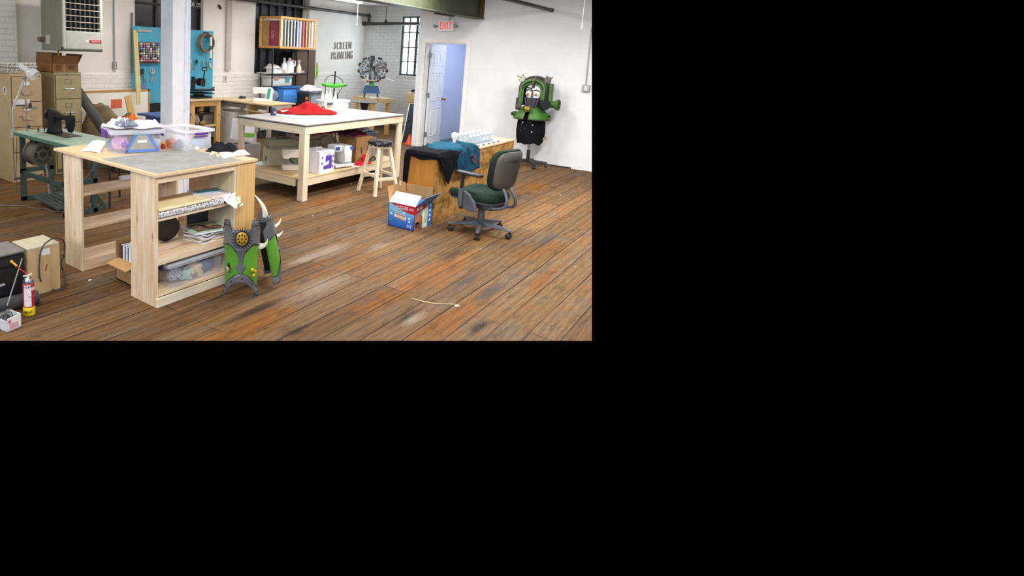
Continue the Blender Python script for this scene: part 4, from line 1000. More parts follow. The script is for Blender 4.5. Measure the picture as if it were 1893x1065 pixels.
for (x, y, z, nm, mm, r, h, lb) in ((0.035, -0.015, 0.256, 'thread_spool', BLACK, 0.02, 0.045, 'black thread spool on the right plate of the thread stand'), (0.03, 0.02, 0.256, 'thread_cone', WHITE, 0.022, 0.085, 'white thread cone behind the black spool on the thread stand')):
    b = MB(); b.lathe([(0, 0), (r, 0), (r, 0.004), (r * 0.85, 0.006), (r * 0.8 if nm == 'thread_spool' else r * .5, h - 0.006), (r * (1 if nm == 'thread_spool' else .45), h - 0.003), (0, h)], n=18); o = b.build(nm, mm, smooth=True); o.location = P + Vector((x, y, z)); tag(o, lb, 'thread')
b = MB(); b.box(-0.06, 0.045, -0.02, 0.02, 0, 0.055); o = b.build('thread_box', WHITE, bevel=0.002); o.location = P + Vector((-0.055, 0.03, 0.284)); tag(o, 'small white box on the left plate of the thread stand', 'box')
# white work lamp
wl = thing('work_lamp', 'white articulated work lamp clamped at the back of the sewing table', 'lamp', (2.84, 6.30, 0.76))
j0, j1 = Vector((-0.03, -0.02, 0.24)), Vector((0.10, -0.04, 0.575))
b = MB(); b.cyl((-0.02, -0.01, 0.0), j0, 0.008, n=10); b.cyl((-0.03, 0.0, -0.06), (-0.03, 0.0, 0.03), 0.014); b.build('lower_arm', mat('#c9c7c0', 0.4, 0.3), wl, smooth=True)
b = MB(); b.cyl(j0, j1, 0.007, n=10); b.cyl(j0 + Vector((0.015, 0, 0)), j1 + Vector((0.015, 0, 0)), 0.004, n=8); b.build('upper_arm', mat('#c9c7c0', 0.4, 0.3), wl, smooth=True)
b = MB(); b.ell(j1, 0.02, 0.02, 0.02, 12, 8); b.obox(j1 + Vector((0.02, -0.01, 0.03)), (0.03, 0.02, 0.05), (0, 0.3, 0)); b.build('joint', STEEL, wl, smooth=True)
hd = vt * 0.8 + Vector((0, 0, -0.55))
b = MB(); b.lathe([(0, 0), (0.026, 0.002), (0.03, 0.02), (0.03, 0.10), (0.055, 0.125), (0.064, 0.15), (0.066, 0.20), (0.060, 0.20), (0.055, 0.15), (0, 0.13)], j1 + Vector((0.0, 0, 0.10)) - hd.normalized() * 0.06, hd, 26)
b.build('lamp_shade', mat('#e6e4dc', 0.3, var=0.03), wl, smooth=True)

# burgundy chair behind the bench
ch = thing('sewing_chair', 'burgundy seated chair with dark metal legs behind the workbench', 'chair', (3.57, 5.56, 0))
b = MB(); b.loft([[(rx * math.cos(a), ry * math.sin(a), z) for a in [2 * PI * i / 28 for i in range(28)]] for z, rx, ry in ((0.49, 0.12, 0.12), (0.505, 0.19, 0.19), (0.54, 0.215, 0.215), (0.575, 0.205, 0.205), (0.59, 0.15, 0.15))]); b.build('seat', mat('#8a3444', 0.5, var=0.05), ch, smooth=True)
for sx in (-1, 1):
    for sy in (-1, 1):
        b = MB(); b.tube([(sx * 0.10, sy * 0.10, 0.50), (sx * 0.15, sy * 0.15, 0.485), (sx * 0.18, sy * 0.18, 0.0)], 0.011, 8); b.build('leg', mat('#3a2a2c', 0.4, 0.4), ch, smooth=True)

# ================================================================== filing cabinets
def cabinet(name, label, loc, W, D, H, tan, drawers, bail, stick=None):
    t = thing(name, label, 'filing cabinet', loc)
    b = MB(); b.box(0, W, 0.016, D, 0.0, H); b.build('case', tan, t, bevel=0.004)
    dk = mat('#5f543f', 0.6)
    b = MB(); b.box(0.012, W - 0.012, 0.012, 0.016, 0.03, H - 0.03); b.build('gap_shadow', dk, t)
    n = drawers; z0, z1 = 0.06, H - 0.035; dh_ = (z1 - z0) / n
    for i in range(n):
        a, c_ = z0 + i * dh_ + 0.005, z0 + (i + 1) * dh_ - 0.005
        b = MB(); b.box(0.018, W - 0.018, 0.0, 0.015, a, c_); d_ = b.build('drawer', tan, t, bevel=0.003)
        cx = W / 2
        b = MB(); zz = c_ - 0.075
        for q in ((cx - 0.045, cx + 0.045, zz - 0.03, zz - 0.025), (cx - 0.045, cx + 0.045, zz + 0.025, zz + 0.03), (cx - 0.045, cx - 0.04, zz - 0.03, zz + 0.03), (cx + 0.04, cx + 0.045, zz - 0.03, zz + 0.03)): b.box(q[0], q[1], -0.005, 0.0, q[2], q[3])
        b.build('label_holder', STEEL if not bail else tan, d_)
        b = MB(); b.box(cx - 0.038, cx + 0.038, -0.002, 0.0, zz - 0.022, zz + 0.022); b.build('label_card', PAPER if bail else tan, d_)
        b = MB(); hz_ = zz - 0.10
        if bail:
            b.prism([(-0.07, 0.02), (-0.055, -0.03), (-0.04, -0.042), (0.04, -0.042), (0.055, -0.03), (0.07, 0.02), (0.06, 0.02), (0.045, -0.02), (-0.045, -0.02), (-0.06, 0.02)], (cx, 0.0, hz_), (1, 0, 0), (0, 0, 1), (0, -0.03, 0)); b.build('handle', tan, d_, bevel=0.004)
            b = MB(); b.cyl((cx - 0.09, -0.012, hz_ + 0.01), (cx - 0.09, 0.0, hz_ + 0.01), 0.012, n=14); b.build('latch', STEEL, d_)
        else:
            b.tube([(cx - 0.07, 0.0, hz_), (cx - 0.06, -0.028, hz_), (cx + 0.06, -0.028, hz_), (cx + 0.07, 0.0, hz_)], 0.007, 8); b.build('handle', STEEL, d_, smooth=True)
    b = MB(); b.cyl((W / 2, -0.002, H - 0.018), (W / 2, 0.016, H - 0.018), 0.012, n=14); b.build('lock', STEEL, t)
    return t
TAN = mat('#c2a67c', 0.42, var=0.04); OLIVE = mat('#a3946a', 0.38, var=0.04)
cb1 = cabinet('filing_cabinet', 'tan four-drawer filing cabinet with a patterned blanket on top, leftmost', (3.19, 7.15, 0), 0.39, 0.67, 1.33, TAN, 4, True)
b = MB(); b.cyl((-0.0015, 0.16, 1.12), (0.001, 0.16, 1.12), 0.05, n=24); s_ = b.build('sticker', mat('#e6e1e2', 0.5), cb1)
b = MB(); b.ell((-0.0015, 0.155, 1.135), 0.002, 0.02, 0.022, 10, 6); b.obox((-0.0015, 0.165, 1.10), (0.002, 0.04, 0.02), (0.5, 0, 0)); b.build('sticker_print', mat('#4c2a35', 0.5), s_)
cb2 = cabinet('filing_cabinet', 'olive four-drawer filing cabinet with an open cardboard box on top', (3.81, 7.28, 0), 0.38, 0.67, 1.34, OLIVE, 4, False)
pt = NT('patterned_blanket'); ck = pt.node('ShaderNodeTexMagic'); ck.turbulence_depth = 3; ck.inputs['Scale'].default_value = 22; pt.link(pt.coords(), ck.inputs['Vector']); pt.link(pt.ramp(ck.outputs['Fac'], [(0.35, lin('#6b665a')), (0.6, lin('#dcd8cc'))]), pt.p.inputs['Base Color']); pt.p.inputs['Roughness'].default_value = 0.95
b = MB()
for i in range(4):
    o_ = 0.012 * (i % 2); b.box(0.0 + o_, 0.40 - o_, -0.01 + o_, 0.5 - o_, 0.002 + i * 0.032, 0.002 + (i + 1) * 0.032 - 0.003)
o = b.build('folded_blanket', pt.m, bevel=0.014, seg=3); o.location = (3.17, 7.2, 1.33); o.rotation_euler.z = R(4); tag(o, 'folded grey and white patterned blanket on the tan filing cabinet', 'blanket')

def open_box(name, label, loc, L, W, H, m_out, m_in, flaps, rz=0, th=0.005):
    """flaps: dict side -> (length, angle from vertical, outwards positive)"""
    t = thing(name, label, 'cardboard box', loc, rz)
    b = MB(); b.box(0, L, 0, W, 0, th); b.box(0, L, 0, th, 0, H); b.box(0, L, W - th, W, 0, H); b.box(0, th, 0, W, 0, H); b.box(L - th, L, 0, W, 0, H)
    body = b.build('body', m_out, t)
    for sd, (fl_, ang_) in flaps.items():
        s_, c_ = math.sin(R(ang_)) * fl_, math.cos(R(ang_)) * fl_
        E_ = {'front': ((0, 0), (L, 0), (0, -1)), 'back': ((L, W), (0, W), (0, 1)), 'left': ((0, W), (0, 0), (-1, 0)), 'right': ((L, 0), (L, W), (1, 0))}[sd]
        (ax, ay), (bx_, by_), (nx, ny) = E_
        p = [Vector((ax, ay, H)), Vector((bx_, by_, H)), Vector((bx_ + nx * s_, by_ + ny * s_, H + c_)), Vector((ax + nx * s_, ay + ny * s_, H + c_))]
        nrm = (p[1] - p[0]).cross(p[3] - p[0]).normalized() * 0.004
        b = MB(); b.loft([p, [q + nrm for q in p]]); b.build('flap', m_in, t)
    return t, body
bx, bd = open_box('cardboard_box', 'open brown cardboard box on top of the olive filing cabinet', (3.79, 7.30, 1.34), 0.36, 0.42, 0.115, mat('#8a6238', 0.85), mat('#7d5730', 0.85), {'front': (0.11, 24), 'back': (0.13, -5), 'right': (0.14, 30), 'left': (0.12, -3)})
for q_ in ((0.05, 0.12), (0.22, 0.31)):
    b = MB(); b.box(q_[0], q_[1], -0.0012, 0.0, 0.03, 0.09); b.build('print', mat('#6b4826', 0.85), bd)
b = MB(); b.box(0.155, 0.175, -0.0015, 0.0, 0.0, 0.115); b.build('tape', mat('#a98152', 0.5), bd)

# ================================================================== unit heater
HG = mat('#8f8d7c', 0.4, var=0.04); HF = mat('#c9cbbd', 0.4, var=0.03)
h = thing('unit_heater', 'hanging grey gas unit heater with louvred front above the filing cabinets', 'heater', (3.90, 7.2, 1.615))
HW, HD, HH = 0.56, 0.58, 0.75
b = MB(); b.box(0, HW, 0.12, HD, 0, HH); b.box(0, 0.012, 0.03, 0.12, 0, HH); b.box(HW - 0.012, HW, 0.03, 0.12, 0, HH); b.box(0, HW, 0.03, 0.12, 0, 0.02); b.build('casing', HG, h, bevel=0.012, seg=3)
b = MB(); b.box(0, 0.035, 0, 0.04, 0.03, HH); b.box(HW - 0.035, HW, 0, 0.04, 0.03, HH); b.box(0.035, HW - 0.035, 0, 0.04, 0.03, 0.26); b.box(0.035, HW - 0.035, 0, 0.04, HH - 0.03, HH); b.build('front_frame', HF, h, bevel=0.006)
b = MB(); b.cyl((0, 0.03, 0.028), (HW, 0.03, 0.028), 0.028, n=16); b.build('bottom_edge', mat('#77786b', 0.4), h, smooth=True)
b = MB(); b.box(0.013, HW - 0.013, 0.112, 0.117, 0.2, HH - 0.005); b.build('heat_exchanger', mat('#1d1a18', 0.7), h)
b = MB()
for i in range(7): x = 0.075 + i * 0.068; b.cyl((x, 0.075, 0.26), (x, 0.075, HH - 0.03), 0.012, n=10)
b.build('exchanger_tube', mat('#5c5c60', 0.4, 0.5, var=0.15), h, smooth=True)
for i in range(6):
    z = 0.30 + i * 0.078
    b = MB(); b.obox((HW / 2, 0.015, z), (HW - 0.07, 0.022, 0.006), (R(8), 0, 0)); b.build('louvre', mat('#e2d6bf', 0.35, var=0.03), h)
b = MB(); b.box(0.36, 0.535, -0.003, 0.001, 0.115, 0.155); bg = b.build('badge', mat('#c32a35', 0.35), h)
b = MB(); b.text('REZNOR', 0.032, (0.455, -0.0035, 0.135), (1, 0, 0), (0, 0, 1), 0.001, sx=1.0); b.build('lettering', WHITE, bg)
b = MB(); b.box(0.30, 0.358, -0.003, 0.001, 0.115, 0.155); b.build('badge', WHITE, h)
b = MB(); b.box(-0.012, 0.0, 0.34, 0.44, 0.08, 0.20); b.build('control_box', mat('#cfc7a9', 0.5), h, bevel=0.004)
b = MB(); b.lathe([(0, 0), (0.03, 0), (0.034, 0.02), (0.03, 0.07), (0, 0.075)], (-0.0, 0.52, 0.14), (-1, 0, 0), 16); b.build('valve', mat('#8d7a70', 0.5, 0.4), h, smooth=True)
for x in (0.06, HW - 0.06):
    b = MB(); b.cyl((x, 0.3, HH), (x, 0.3, CEIL - 1.615 - 0.005), 0.008, n=8); b.build('hanger_rod', STEEL, h)
b = MB(); b.cyl((0.03, 0.2, -0.075), (0.03, 0.2, 0.0), 0.013, n=12); b.build('gas_pipe', mat('#a08334', 0.5, 0.4), h, smooth=True)

# ================================================================== steel column
b = MB(); cx0, cy0 = 3.69, 4.72
col = thing('steel_column', 'white boxed-in steel column standing behind the workbench', 'column', (cx0, cy0, 0))
b = MB(); b.box(0, 0.22, 0, 0.03, 0, CEIL); b.box(0, 0.22, 0.165, 0.195, 0, CEIL); b.box(0.09, 0.13, 0.03, 0.165, 0, CEIL); b.box(0.0, 0.02, 0.03, 0.165, 0, CEIL)
b.build('shaft', mat('#e3e3e6', 0.4, var=0.02), col, bevel=0.006)
b = MB(); b.box(-0.03, 0.25, -0.03, 0.225, 0, 0.015); b.build('base_plate', DARKST, col)
b = MB(); b.box(0.15, 0.17, -0.006, 0.0, 0, CEIL); b.box(0.195, 0.2202, -0.003, 0.0, 0, CEIL); b.build('edge_strip', mat('#d7dae6', 0.45), col)
# ================================================================== along the left wall
# whiteboard and what leans there
t = thing('whiteboard', 'large wood-framed whiteboard with a red paper, leaning along the left wall', 'whiteboard', (4.45, 7.90, 0.0))
b = MB(); b.box(0.02, 1.25, 0.0, 0.012, 0.02, 1.02); b.build('panel', mat('#e9e5da', 0.35, var=0.02), t)
b = MB(); b.box(0, 1.27, -0.006, 0.018, 1.01, 1.04); b.box(0, 1.27, -0.006, 0.018, 0, 0.03); b.box(0, 0.03, -0.006, 0.018, 0.0, 1.04); b.box(1.24, 1.27, -0.006, 0.018, 0, 1.04); b.build('frame', mat('#b9843f', 0.5), t)
b = MB(); b.box(0.57, 0.76, -0.002, 0.0, 0.76, 0.90); b.build('red_paper', mat('#d1603f', 0.7, var=0.03), t)
# blue pegboard
PB = thing('pegboard', 'tall turquoise pegboard hung with tools on the left wall', 'pegboard', (5.50, 8.035, 0.80))
k = NT('turquoise_pegboard'); sp = k.n.new('ShaderNodeSeparateXYZ'); k.link(k.coords(), sp.inputs[0])
cb = k.n.new('ShaderNodeCombineXYZ'); k.link(sp.outputs[0], cb.inputs[0]); k.link(sp.outputs[2], cb.inputs[1])
sc_ = k.node('ShaderNodeVectorMath', operation='SCALE'); sc_.inputs['Scale'].default_value = 1 / 0.0254; k.link(cb.outputs[0], sc_.inputs[0])
fr = k.node('ShaderNodeVectorMath', operation='FRACTION'); k.link(sc_.outputs[0], fr.inputs[0])
sb = k.node('ShaderNodeVectorMath', operation='DISTANCE'); sb.inputs[1].default_value = (0.5, 0.5, 0); k.link(fr.outputs[0], sb.inputs[0])
f = k.noise(k.coords(), 3, 3)
base = k.ramp(f, [(0.3, lin('#3f9db8')), (0.7, lin('#4faac4'))])
k.link(k.mix(k.ramp(sb.outputs['Value'], [(0.17, (0, 0, 0, 1)), (0.23, (1, 1, 1, 1))]), lin('#1d5a70'), base), k.p.inputs['Base Color']); k.p.inputs['Roughness'].default_value = 0.45
b = MB(); b.box(0, 1.68, 0, 0.008, 0, 1.225); b.build('panel', k.m, PB)
b = MB(); b.box(0.02, 1.66, 0.008, 0.06, 0, 0.03); b.box(0.02, 1.66, 0.008, 0.06, 1.19, 1.22); b.build('batten', PINE2['x'], PB)
b = MB(); b.box(5.72, 7.1, 8.0, 8.12, 0.52, 0.78); o = b.build('dark_gap_slab', mat('#1d1d20', 0.6)); tag(o, 'dark slab standing in for the shaded gap under the turquoise pegboard', 'box')  # dark slab put in for the shade of the gap below the pegboard
pegY = 8.03
def PG(x, y, dy=0.0): return ony(x, y, pegY - dy)
# thread rack
a_, c_ = PG(256, 77), PG(292.5, 116)
tr = thing('thread_rack', 'rack of many coloured thread spools on the turquoise pegboard', 'thread rack', (a_.x, pegY, c_.z))
Wt, Ht = 0.40, a_.z - c_.z
b = MB(); b.box(0, Wt, -0.01, 0, 0, Ht); b.box(0, Wt, -0.05, 0, -0.008, 0); b.build('board', mat('#5b4a3c', 0.7), tr)
spc = ['#a9a49c', '#e8e3da', '#3b4f9a', '#2c2c30', '#6aa04a', '#d88a3a', '#7a4a90', '#e7d9a0', '#8aa8c8', '#b86a8a', '#44504a', '#9a7a5a', '#d9c9cf', '#5a6a8a']
sm_ = [mat(c, 0.5, var=0.03) for c in spc]
spool_proto = None; cols_, rows_ = 8, 8
NTH = ['first', 'second', 'third', 'fourth', 'fifth', 'sixth', 'seventh', 'eighth']
CNM = ['grey', 'cream', 'blue', 'black', 'green', 'orange', 'purple', 'pale yellow', 'light blue', 'pink', 'dark green', 'brown', 'pale pink', 'slate blue']
for r_ in range(rows_):
    for q in range(cols_):
        b = MB(); b.cyl((0, 0, 0), (0, -0.045, 0.012), 0.017, 0.015, n=8)
        i_ = random.randrange(len(spc))
        if not r_: i_ = 12 if q in (0, 7) else (5 if q % 3 == 1 else 9)
        o = b.build('thread_spool', sm_[i_])
        o.location = (a_.x + 0.025 + q * 0.0455 + random.uniform(-.003, .003), pegY - 0.011, c_.z + 0.024 + r_ * (Ht - 0.03) / rows_)
        tag(o, '%s spool, %s from left, %s row from bottom, wall thread rack' % (CNM[i_], NTH[q], NTH[r_]), 'thread spool', 'thread spools on the wall rack')
# steel ruler, T-square with yellow edges
p0, p1 = PG(254, 56), PG(280, 58)
b = MB(); b.box(0, p1.x - p0.x, -0.006, 0, -0.02, 0.02); o = b.build('steel_ruler', mat('#b5b3ac', 0.35, 0.5)); o.location = p0; tag(o, 'steel ruler lying level near the top of the turquoise pegboard', 'ruler')
def strip(name, p0, p1, w_, m, label, cat, th=0.012, edge=None):
    d = (p1 - p0); L_ = d.length; t = thing(name, label, cat, p0)
    ez = d.normalized(); ex = Vector((1, 0, 0)); ex = (ex - ez * ex.dot(ez)).normalized(); ey = ez.cross(ex)
    b = MB(); b.prism([(-w_ / 2, 0), (w_ / 2, 0), (w_ / 2, L_), (-w_ / 2, L_)], (0, 0, 0), ex, ez, ey * th); b.build('blade', m, t)
    if edge:
        for s_ in (-1, 1):
            b = MB(); b.prism([(s_ * w_ / 2 - 0.008, 0), (s_ * w_ / 2 + 0.008, 0), (s_ * w_ / 2 + 0.008, L_), (s_ * w_ / 2 - 0.008, L_)], -ey * 0.003, ex, ez, ey * (th + 0.006)); b.build('yellow_edge', edge, t)
    return t
YEL = mat('#cfb22a', 0.5)
strip('tall_level', ony(256.5, 193, 7.72), ony(249.5, 56, 7.98), 0.045, mat('#b9b19c', 0.5), 'tall yellow-edged straightedge leaning in front of the turquoise pegboard', 'straightedge', 0.01, YEL)
strip('yardstick', ony(259, 168, 7.80), ony(253, 60, 8.0), 0.03, mat('#c7b79a', 0.6), 'thin wooden yardstick leaning behind the yellow-edged straightedge', 'yardstick', 0.006, None)
b = MB(); b.box(0, 0.035, -0.02, 0, 0, 0.95); o = b.build('grey_strip', mat('#7a7672', 0.6)); o.location = ony(242, 120, 8.1); o.location.z = 1.28; tag(o, 'upright grey strip against the wall at the left edge of the pegboard', 'strip')
# scissors
def scissors(name, label, p, s=1.0, m1=STEEL, m2=None, rz=0.0, open_=0.16):
    t = thing(name, label, 'scissors', p)
    for sg in (-1, 1):
        a = rz + sg * open_
        ca, sa = math.cos(a), math.sin(a)
        rot = lambda x, z: Vector(((x * ca - z * sa) * s, 0, (x * sa + z * ca) * s))
        b = MB(); b.loft([[rot(x, z) + Vector((0, y_, 0)) for x, z in ((-0.008, 0.02), (0.008, 0.02), (0.006, -0.06), (0.0, -0.11), (-0.005, -0.06))] for y_ in (-0.012 - 0.003 * sg, -0.009 - 0.003 * sg)]); b.build('blade', m1, t)
        b = MB(); c0 = rot(sg * 0.022, 0.055); b.tube([c0 + Vector((0.018 * s * math.cos(q * PI / 8), -0.010, 0.028 * s * math.sin(q * PI / 8))) for q in range(16)], 0.006 * s, 6, closed=True); b.build('handle', m2 or m1, t, smooth=True)
    b = MB(); b.cyl((0, -0.018, 0), (0, -0.004, 0), 0.006 * s, n=10); b.build('pivot', DARKST, t)
    return t
scissors('scissors', 'dark-handled scissors hanging left on the turquoise pegboard below the thread rack', PG(264, 141, .005), 1.35, STEEL, DARKST, R(20))
scissors('scissors', 'bright steel scissors hanging right on the turquoise pegboard below the thread rack', PG(281, 140, .005), 1.35, mat('#d5d6d8', 0.3, 0.6), None, R(0))
scissors('scissors', 'black-handled shears on the pegboard between the yellow pliers and the hoop', PG(361, 120, .005), 1.0, STEEL, BLACK, R(-15))
b = MB(); b.prism([(0, 0), (0.14, 0.0), (0.05, 0.10)], (0, 0, 0), (1, 0, 0), (0, 0, 1), (0, -0.004, 0)); o = b.build('set_square', clear('violet_plastic', '#8a8fc0', 0.6)); o.location = PG(259, 164, .003); tag(o, 'violet plastic set square on the pegboard just above the whiteboard', 'set square')
# right half of the board: hoop, white level, pliers
hp = thing('embroidery_hoop', 'round wooden embroidery hoop hanging on the right of the pegboard', 'hoop', PG(381, 79, .06))
for (r_, y_, nm) in ((0.148, 0.0, 'inner_ring'), (0.158, 0.0, 'outer_ring')):
    b = MB(); b.loft([[(r * math.cos(2 * PI * i / 36), y, r * math.sin(2 * PI * i / 36)) for i in range(36)] for r, y in ((r_ - 0.004, -0.05), (r_ + 0.004, -0.05), (r_ + 0.004, 0.05), (r_ - 0.004, 0.05), (r_ - 0.004, -0.05))], cap=False); b.build(nm, mat('#97744a', 0.6, var=0.1), hp, smooth=True)
b = MB(); b.box(-0.015, 0.015, -0.055, 0.055, 0.155, 0.18); b.build('clamp_screw', DARKST, hp)
def tubey(name, label, p, segs, r, cat):
    t = thing(name, label, cat, p)
    for z0, z1, m_, nm in segs:
        b = MB(); b.cyl((0, -0.02, z0), (0, -0.02, z1), r, n=14); b.build(nm, m_, t, smooth=True)
    return t
tubey('white_tube', 'white and teal tube hanging inside the wooden hoop', PG(388, 108, .10), [(0.0, 0.14, WHITE, 'lower_sleeve'), (0.14, 0.22, mat('#2f6f78', 0.4), 'teal_sleeve'), (0.22, 0.37, WHITE, 'upper_sleeve'), (-0.02, 0.0, DARKST, 'end_cap')], 0.022, 'tube')
def pliers(label, p, col, s=1.0, rz=0.0):
    t = thing('pliers', label, 'pliers', p)
    for sg in (-1, 1):
        pts = [Vector((sg * x, -0.012, z)) for x, z in ((0.004, 0.0), (0.012, 0.03), (0.02, 0.07), (0.014, 0.11))]
        ca, sa = math.cos(rz), math.sin(rz)
        pts = [Vector(((q.x * ca - -q.z * sa) * s, q.y, (q.x * sa * -1 - q.z * ca) * s)) for q in pts]
        b = MB(); b.tube(pts, 0.007 * s, 8); b.build('handle', mat(col, 0.45), t, smooth=True)
    b = MB(); b.lathe([(0.011 * s, 0), (0.012 * s, 0.01 * s), (0.004 * s, 0.05 * s), (0, 0.055 * s)], (0, -0.012, -0.005), (math.sin(rz) * -1, 0, math.cos(rz)), 10); b.build('jaw', STEEL, t, smooth=True)
    return t
pliers('yellow-handled pliers beside the white column on the pegboard', PG(351, 117, .004), '#d9a321', 1.3, R(-12))
pliers('light blue-handled pliers right of the black shears on the pegboard', PG(375, 116, .004), '#7ac3dc', 1.1, R(10))
pliers('green-handled pliers, second from the right on the pegboard', PG(381, 117, .004), '#3f8f5a', 1.0, R(-25))
pliers('pale-handled pliers at the right end of the row on the pegboard', PG(386, 115, .004), '#d8d2c6', 1.1, R(25))

# heat press on its wooden table
ht = thing('wooden_table', 'small golden wooden table under the black heat press', 'table', (6.20, 7.45, 0))
b = MB(); b.box(-0.04, 0.68, -0.03, 0.56, 0.86, 0.885); b.build('tabletop', BIRCH['x'], ht, bevel=0.003)
for x in (0.0, 0.56):
    for y in (0.0, 0.44):
        b = MB(); b.box(x, x + 0.09, y, y + 0.07, 0, 0.86); b.build('leg', HONEY, ht, bevel=0.003)
b = MB(); b.box(0.09, 0.56, 0.005, 0.03, 0.77, 0.86); b.box(0.005, 0.03, 0.07, 0.44, 0.77, 0.86); b.box(0.62, 0.645, 0.07, 0.44, 0.77, 0.86); b.build('apron', wood('honey_x', '#c4934c', '#e0b672', 'x', knots=False), ht)
b = MB(); b.box(0.01, 0.64, 0.01, 0.5, 0.42, 0.45); b.build('lower_shelf', BIRCH['x'], ht)
cr = thing('wire_crate', 'black wire crate on the lower shelf of the heat press table', 'crate', (6.51, 7.52, 0.451))
b = MB()
for z in (0.01, 0.19): b.tube([(0, 0, z), (0.24, 0, z), (0.24, 0.25, z), (0, 0.25, z)], 0.008, 6, closed=True)
for x, y in ((0, 0), (0.24, 0), (0.24, 0.25), (0, 0.25)): b.cyl((x, y, 0), (x, y, 0.2), 0.008, n=6)
b.build('frame', BLACK, cr)
b = MB(); b.box(0.02, 0.22, 0.02, 0.23, 0.012, 0.16); b.build('contents', mat('#6a6150', 0.8, var=0.3, scale=14), cr)
o = lump('cloth_bundle', cloth('dusty_pink', '#8f7f80', '#b3a3a2'), None, (0, 0, 0.085), 0.1, 3, sq=(0.9, 0.8, 1.0)); o.location = (6.39, 7.58, 0.451); tag(o, 'dusty pink cloth bundle left of the wire crate, under the heat press', 'cloth')
o = lump('tan_rag', cloth('tan_rag', '#b08a58', '#7a5a3a'), None, (0, 0, 0.03), 0.05, 8, sq=(1, .8, .8)); o.location = (6.47, 7.47, 0.451); tag(o, 'tan rag at the front edge of the lower shelf under the heat press', 'rag')
hp_ = thing('heat_press', 'black clamshell heat press on the golden wooden table', 'heat press', (6.55, 7.62, 0.885)); hp_.scale = (0.88, 0.88, 1.0)
b = MB(); b.box(-0.13, 0.25, -0.05, 0.28, 0.0, 0.035); b.box(-0.02, 0.14, 0.05, 0.2, 0.035, 0.06); b.build('base', BLACK, hp_, bevel=0.008)
b = MB(); b.box(-0.16, 0.26, -0.10, 0.28, 0.075, 0.095); b.cyl((0.05, 0.1, 0.03), (0.05, 0.1, 0.08), 0.05); b.build('lower_platen', BLACK, hp_, bevel=0.006)
b = MB(); b.obox((0.06, 0.09, 0.135), (0.42, 0.38, 0.035), (R(-4), 0, 0)); b.build('upper_platen', mat('#232325', 0.3), hp_, bevel=0.008)
b = MB(); b.box(-0.12, -0.06, 0.08, 0.16, 0.12, 0.30); b.obox((0.02, 0.12, 0.28), (0.26, 0.10, 0.08), (0, 0.1, 0)); b.obox((0.06, 0.06, 0.27), (0.12, 0.12, 0.13), (0, 0.15, 0)); b.build('arm', mat('#1b1b1d', 0.35, var=0.2), hp_, bevel=0.012)
b = MB(); b.cyl((-0.09, 0.12, 0.29), (-0.09, 0.12, 0.34), 0.015); b.lathe([(0, 0), (0.04, 0), (0.045, 0.012), (0.03, 0.025), (0, 0.028)], (-0.09, 0.12, 0.335), n=16); b.build('pressure_knob', BLACK, hp_, smooth=True)
b = MB(); b.tube([(0.06, 0.0, 0.32), (0.05, -0.04, 0.42), (0.03, -0.06, 0.47)], 0.012, 8); b.tube([(-0.03, -0.06, 0.47), (0.09, -0.06, 0.47), (0.08, -0.07, 0.52), (-0.03, -0.07, 0.52)], 0.012, 8, closed=True); b.build('handle', BLACK, hp_, smooth=True)
b = MB()
for i in range(4): b.cyl((0.0 + i * 0.03, 0.02, 0.15), (0.0 + i * 0.03, 0.02, 0.23), 0.004, n=6)
b.build('spring', STEEL, hp_)
b = MB(); b.tube([(0.20, -0.08, 0.16), (0.20, -0.12, 0.19), (0.26, -0.10, 0.19), (0.26, -0.06, 0.16)], 0.008, 6); b.build('side_handle', BLACK, hp_, smooth=True)

# tall white cupboard strip and wall boxes
b = MB(); p = ony(418, 60, WA - 0.03); q = ony(427, 60, WA - 0.03); b.box(p.x, q.x, WA - 0.05, WA - 0.0, 1.34, CEIL - 0.01); o = b.build('wall_duct', mat('#b9b4aa', 0.6, var=0.04)); tag(o, 'grey cable duct running up the wall between pegboard and rack', 'duct')
t = thing('socket_box', 'white socket box on the wall at the foot of the grey cable duct', 'socket', ony(414, 145, WA - 0.002))
b = MB(); b.box(-0.045, 0.045, -0.04, 0, -0.06, 0.06); b.build('box', mat('#dcd8ce', 0.5), t, bevel=0.004); b = MB(); b.box(-0.02, 0.02, -0.043, -0.04, -0.04, 0.04); b.build('socket', mat('#8f8b82', 0.5), t)
t = thing('wall_socket', 'grey metal socket box on a conduit, on the wall right of the heater', 'socket', ony(210, 121, WA - 0.002))
b = MB(); b.box(-0.03, 0.03, -0.05, 0, -0.055, 0.055); b.build('box', mat('#9a9891', 0.45, 0.4), t, bevel=0.005)
b = MB(); b.box(-0.012, 0.012, -0.054, -0.05, 0.01, 0.04); b.box(-0.012, 0.012, -0.054, -0.05, -0.04, -0.01); b.build('socket', mat('#d5d3cc', 0.5), t)
b = MB(); b.cyl((0, -0.02, 0.055), (0, -0.02, CEIL - t.location.z - 0.01), 0.011, n=10); b.build('conduit', mat('#8f9098', 0.4, 0.4), t, smooth=True)

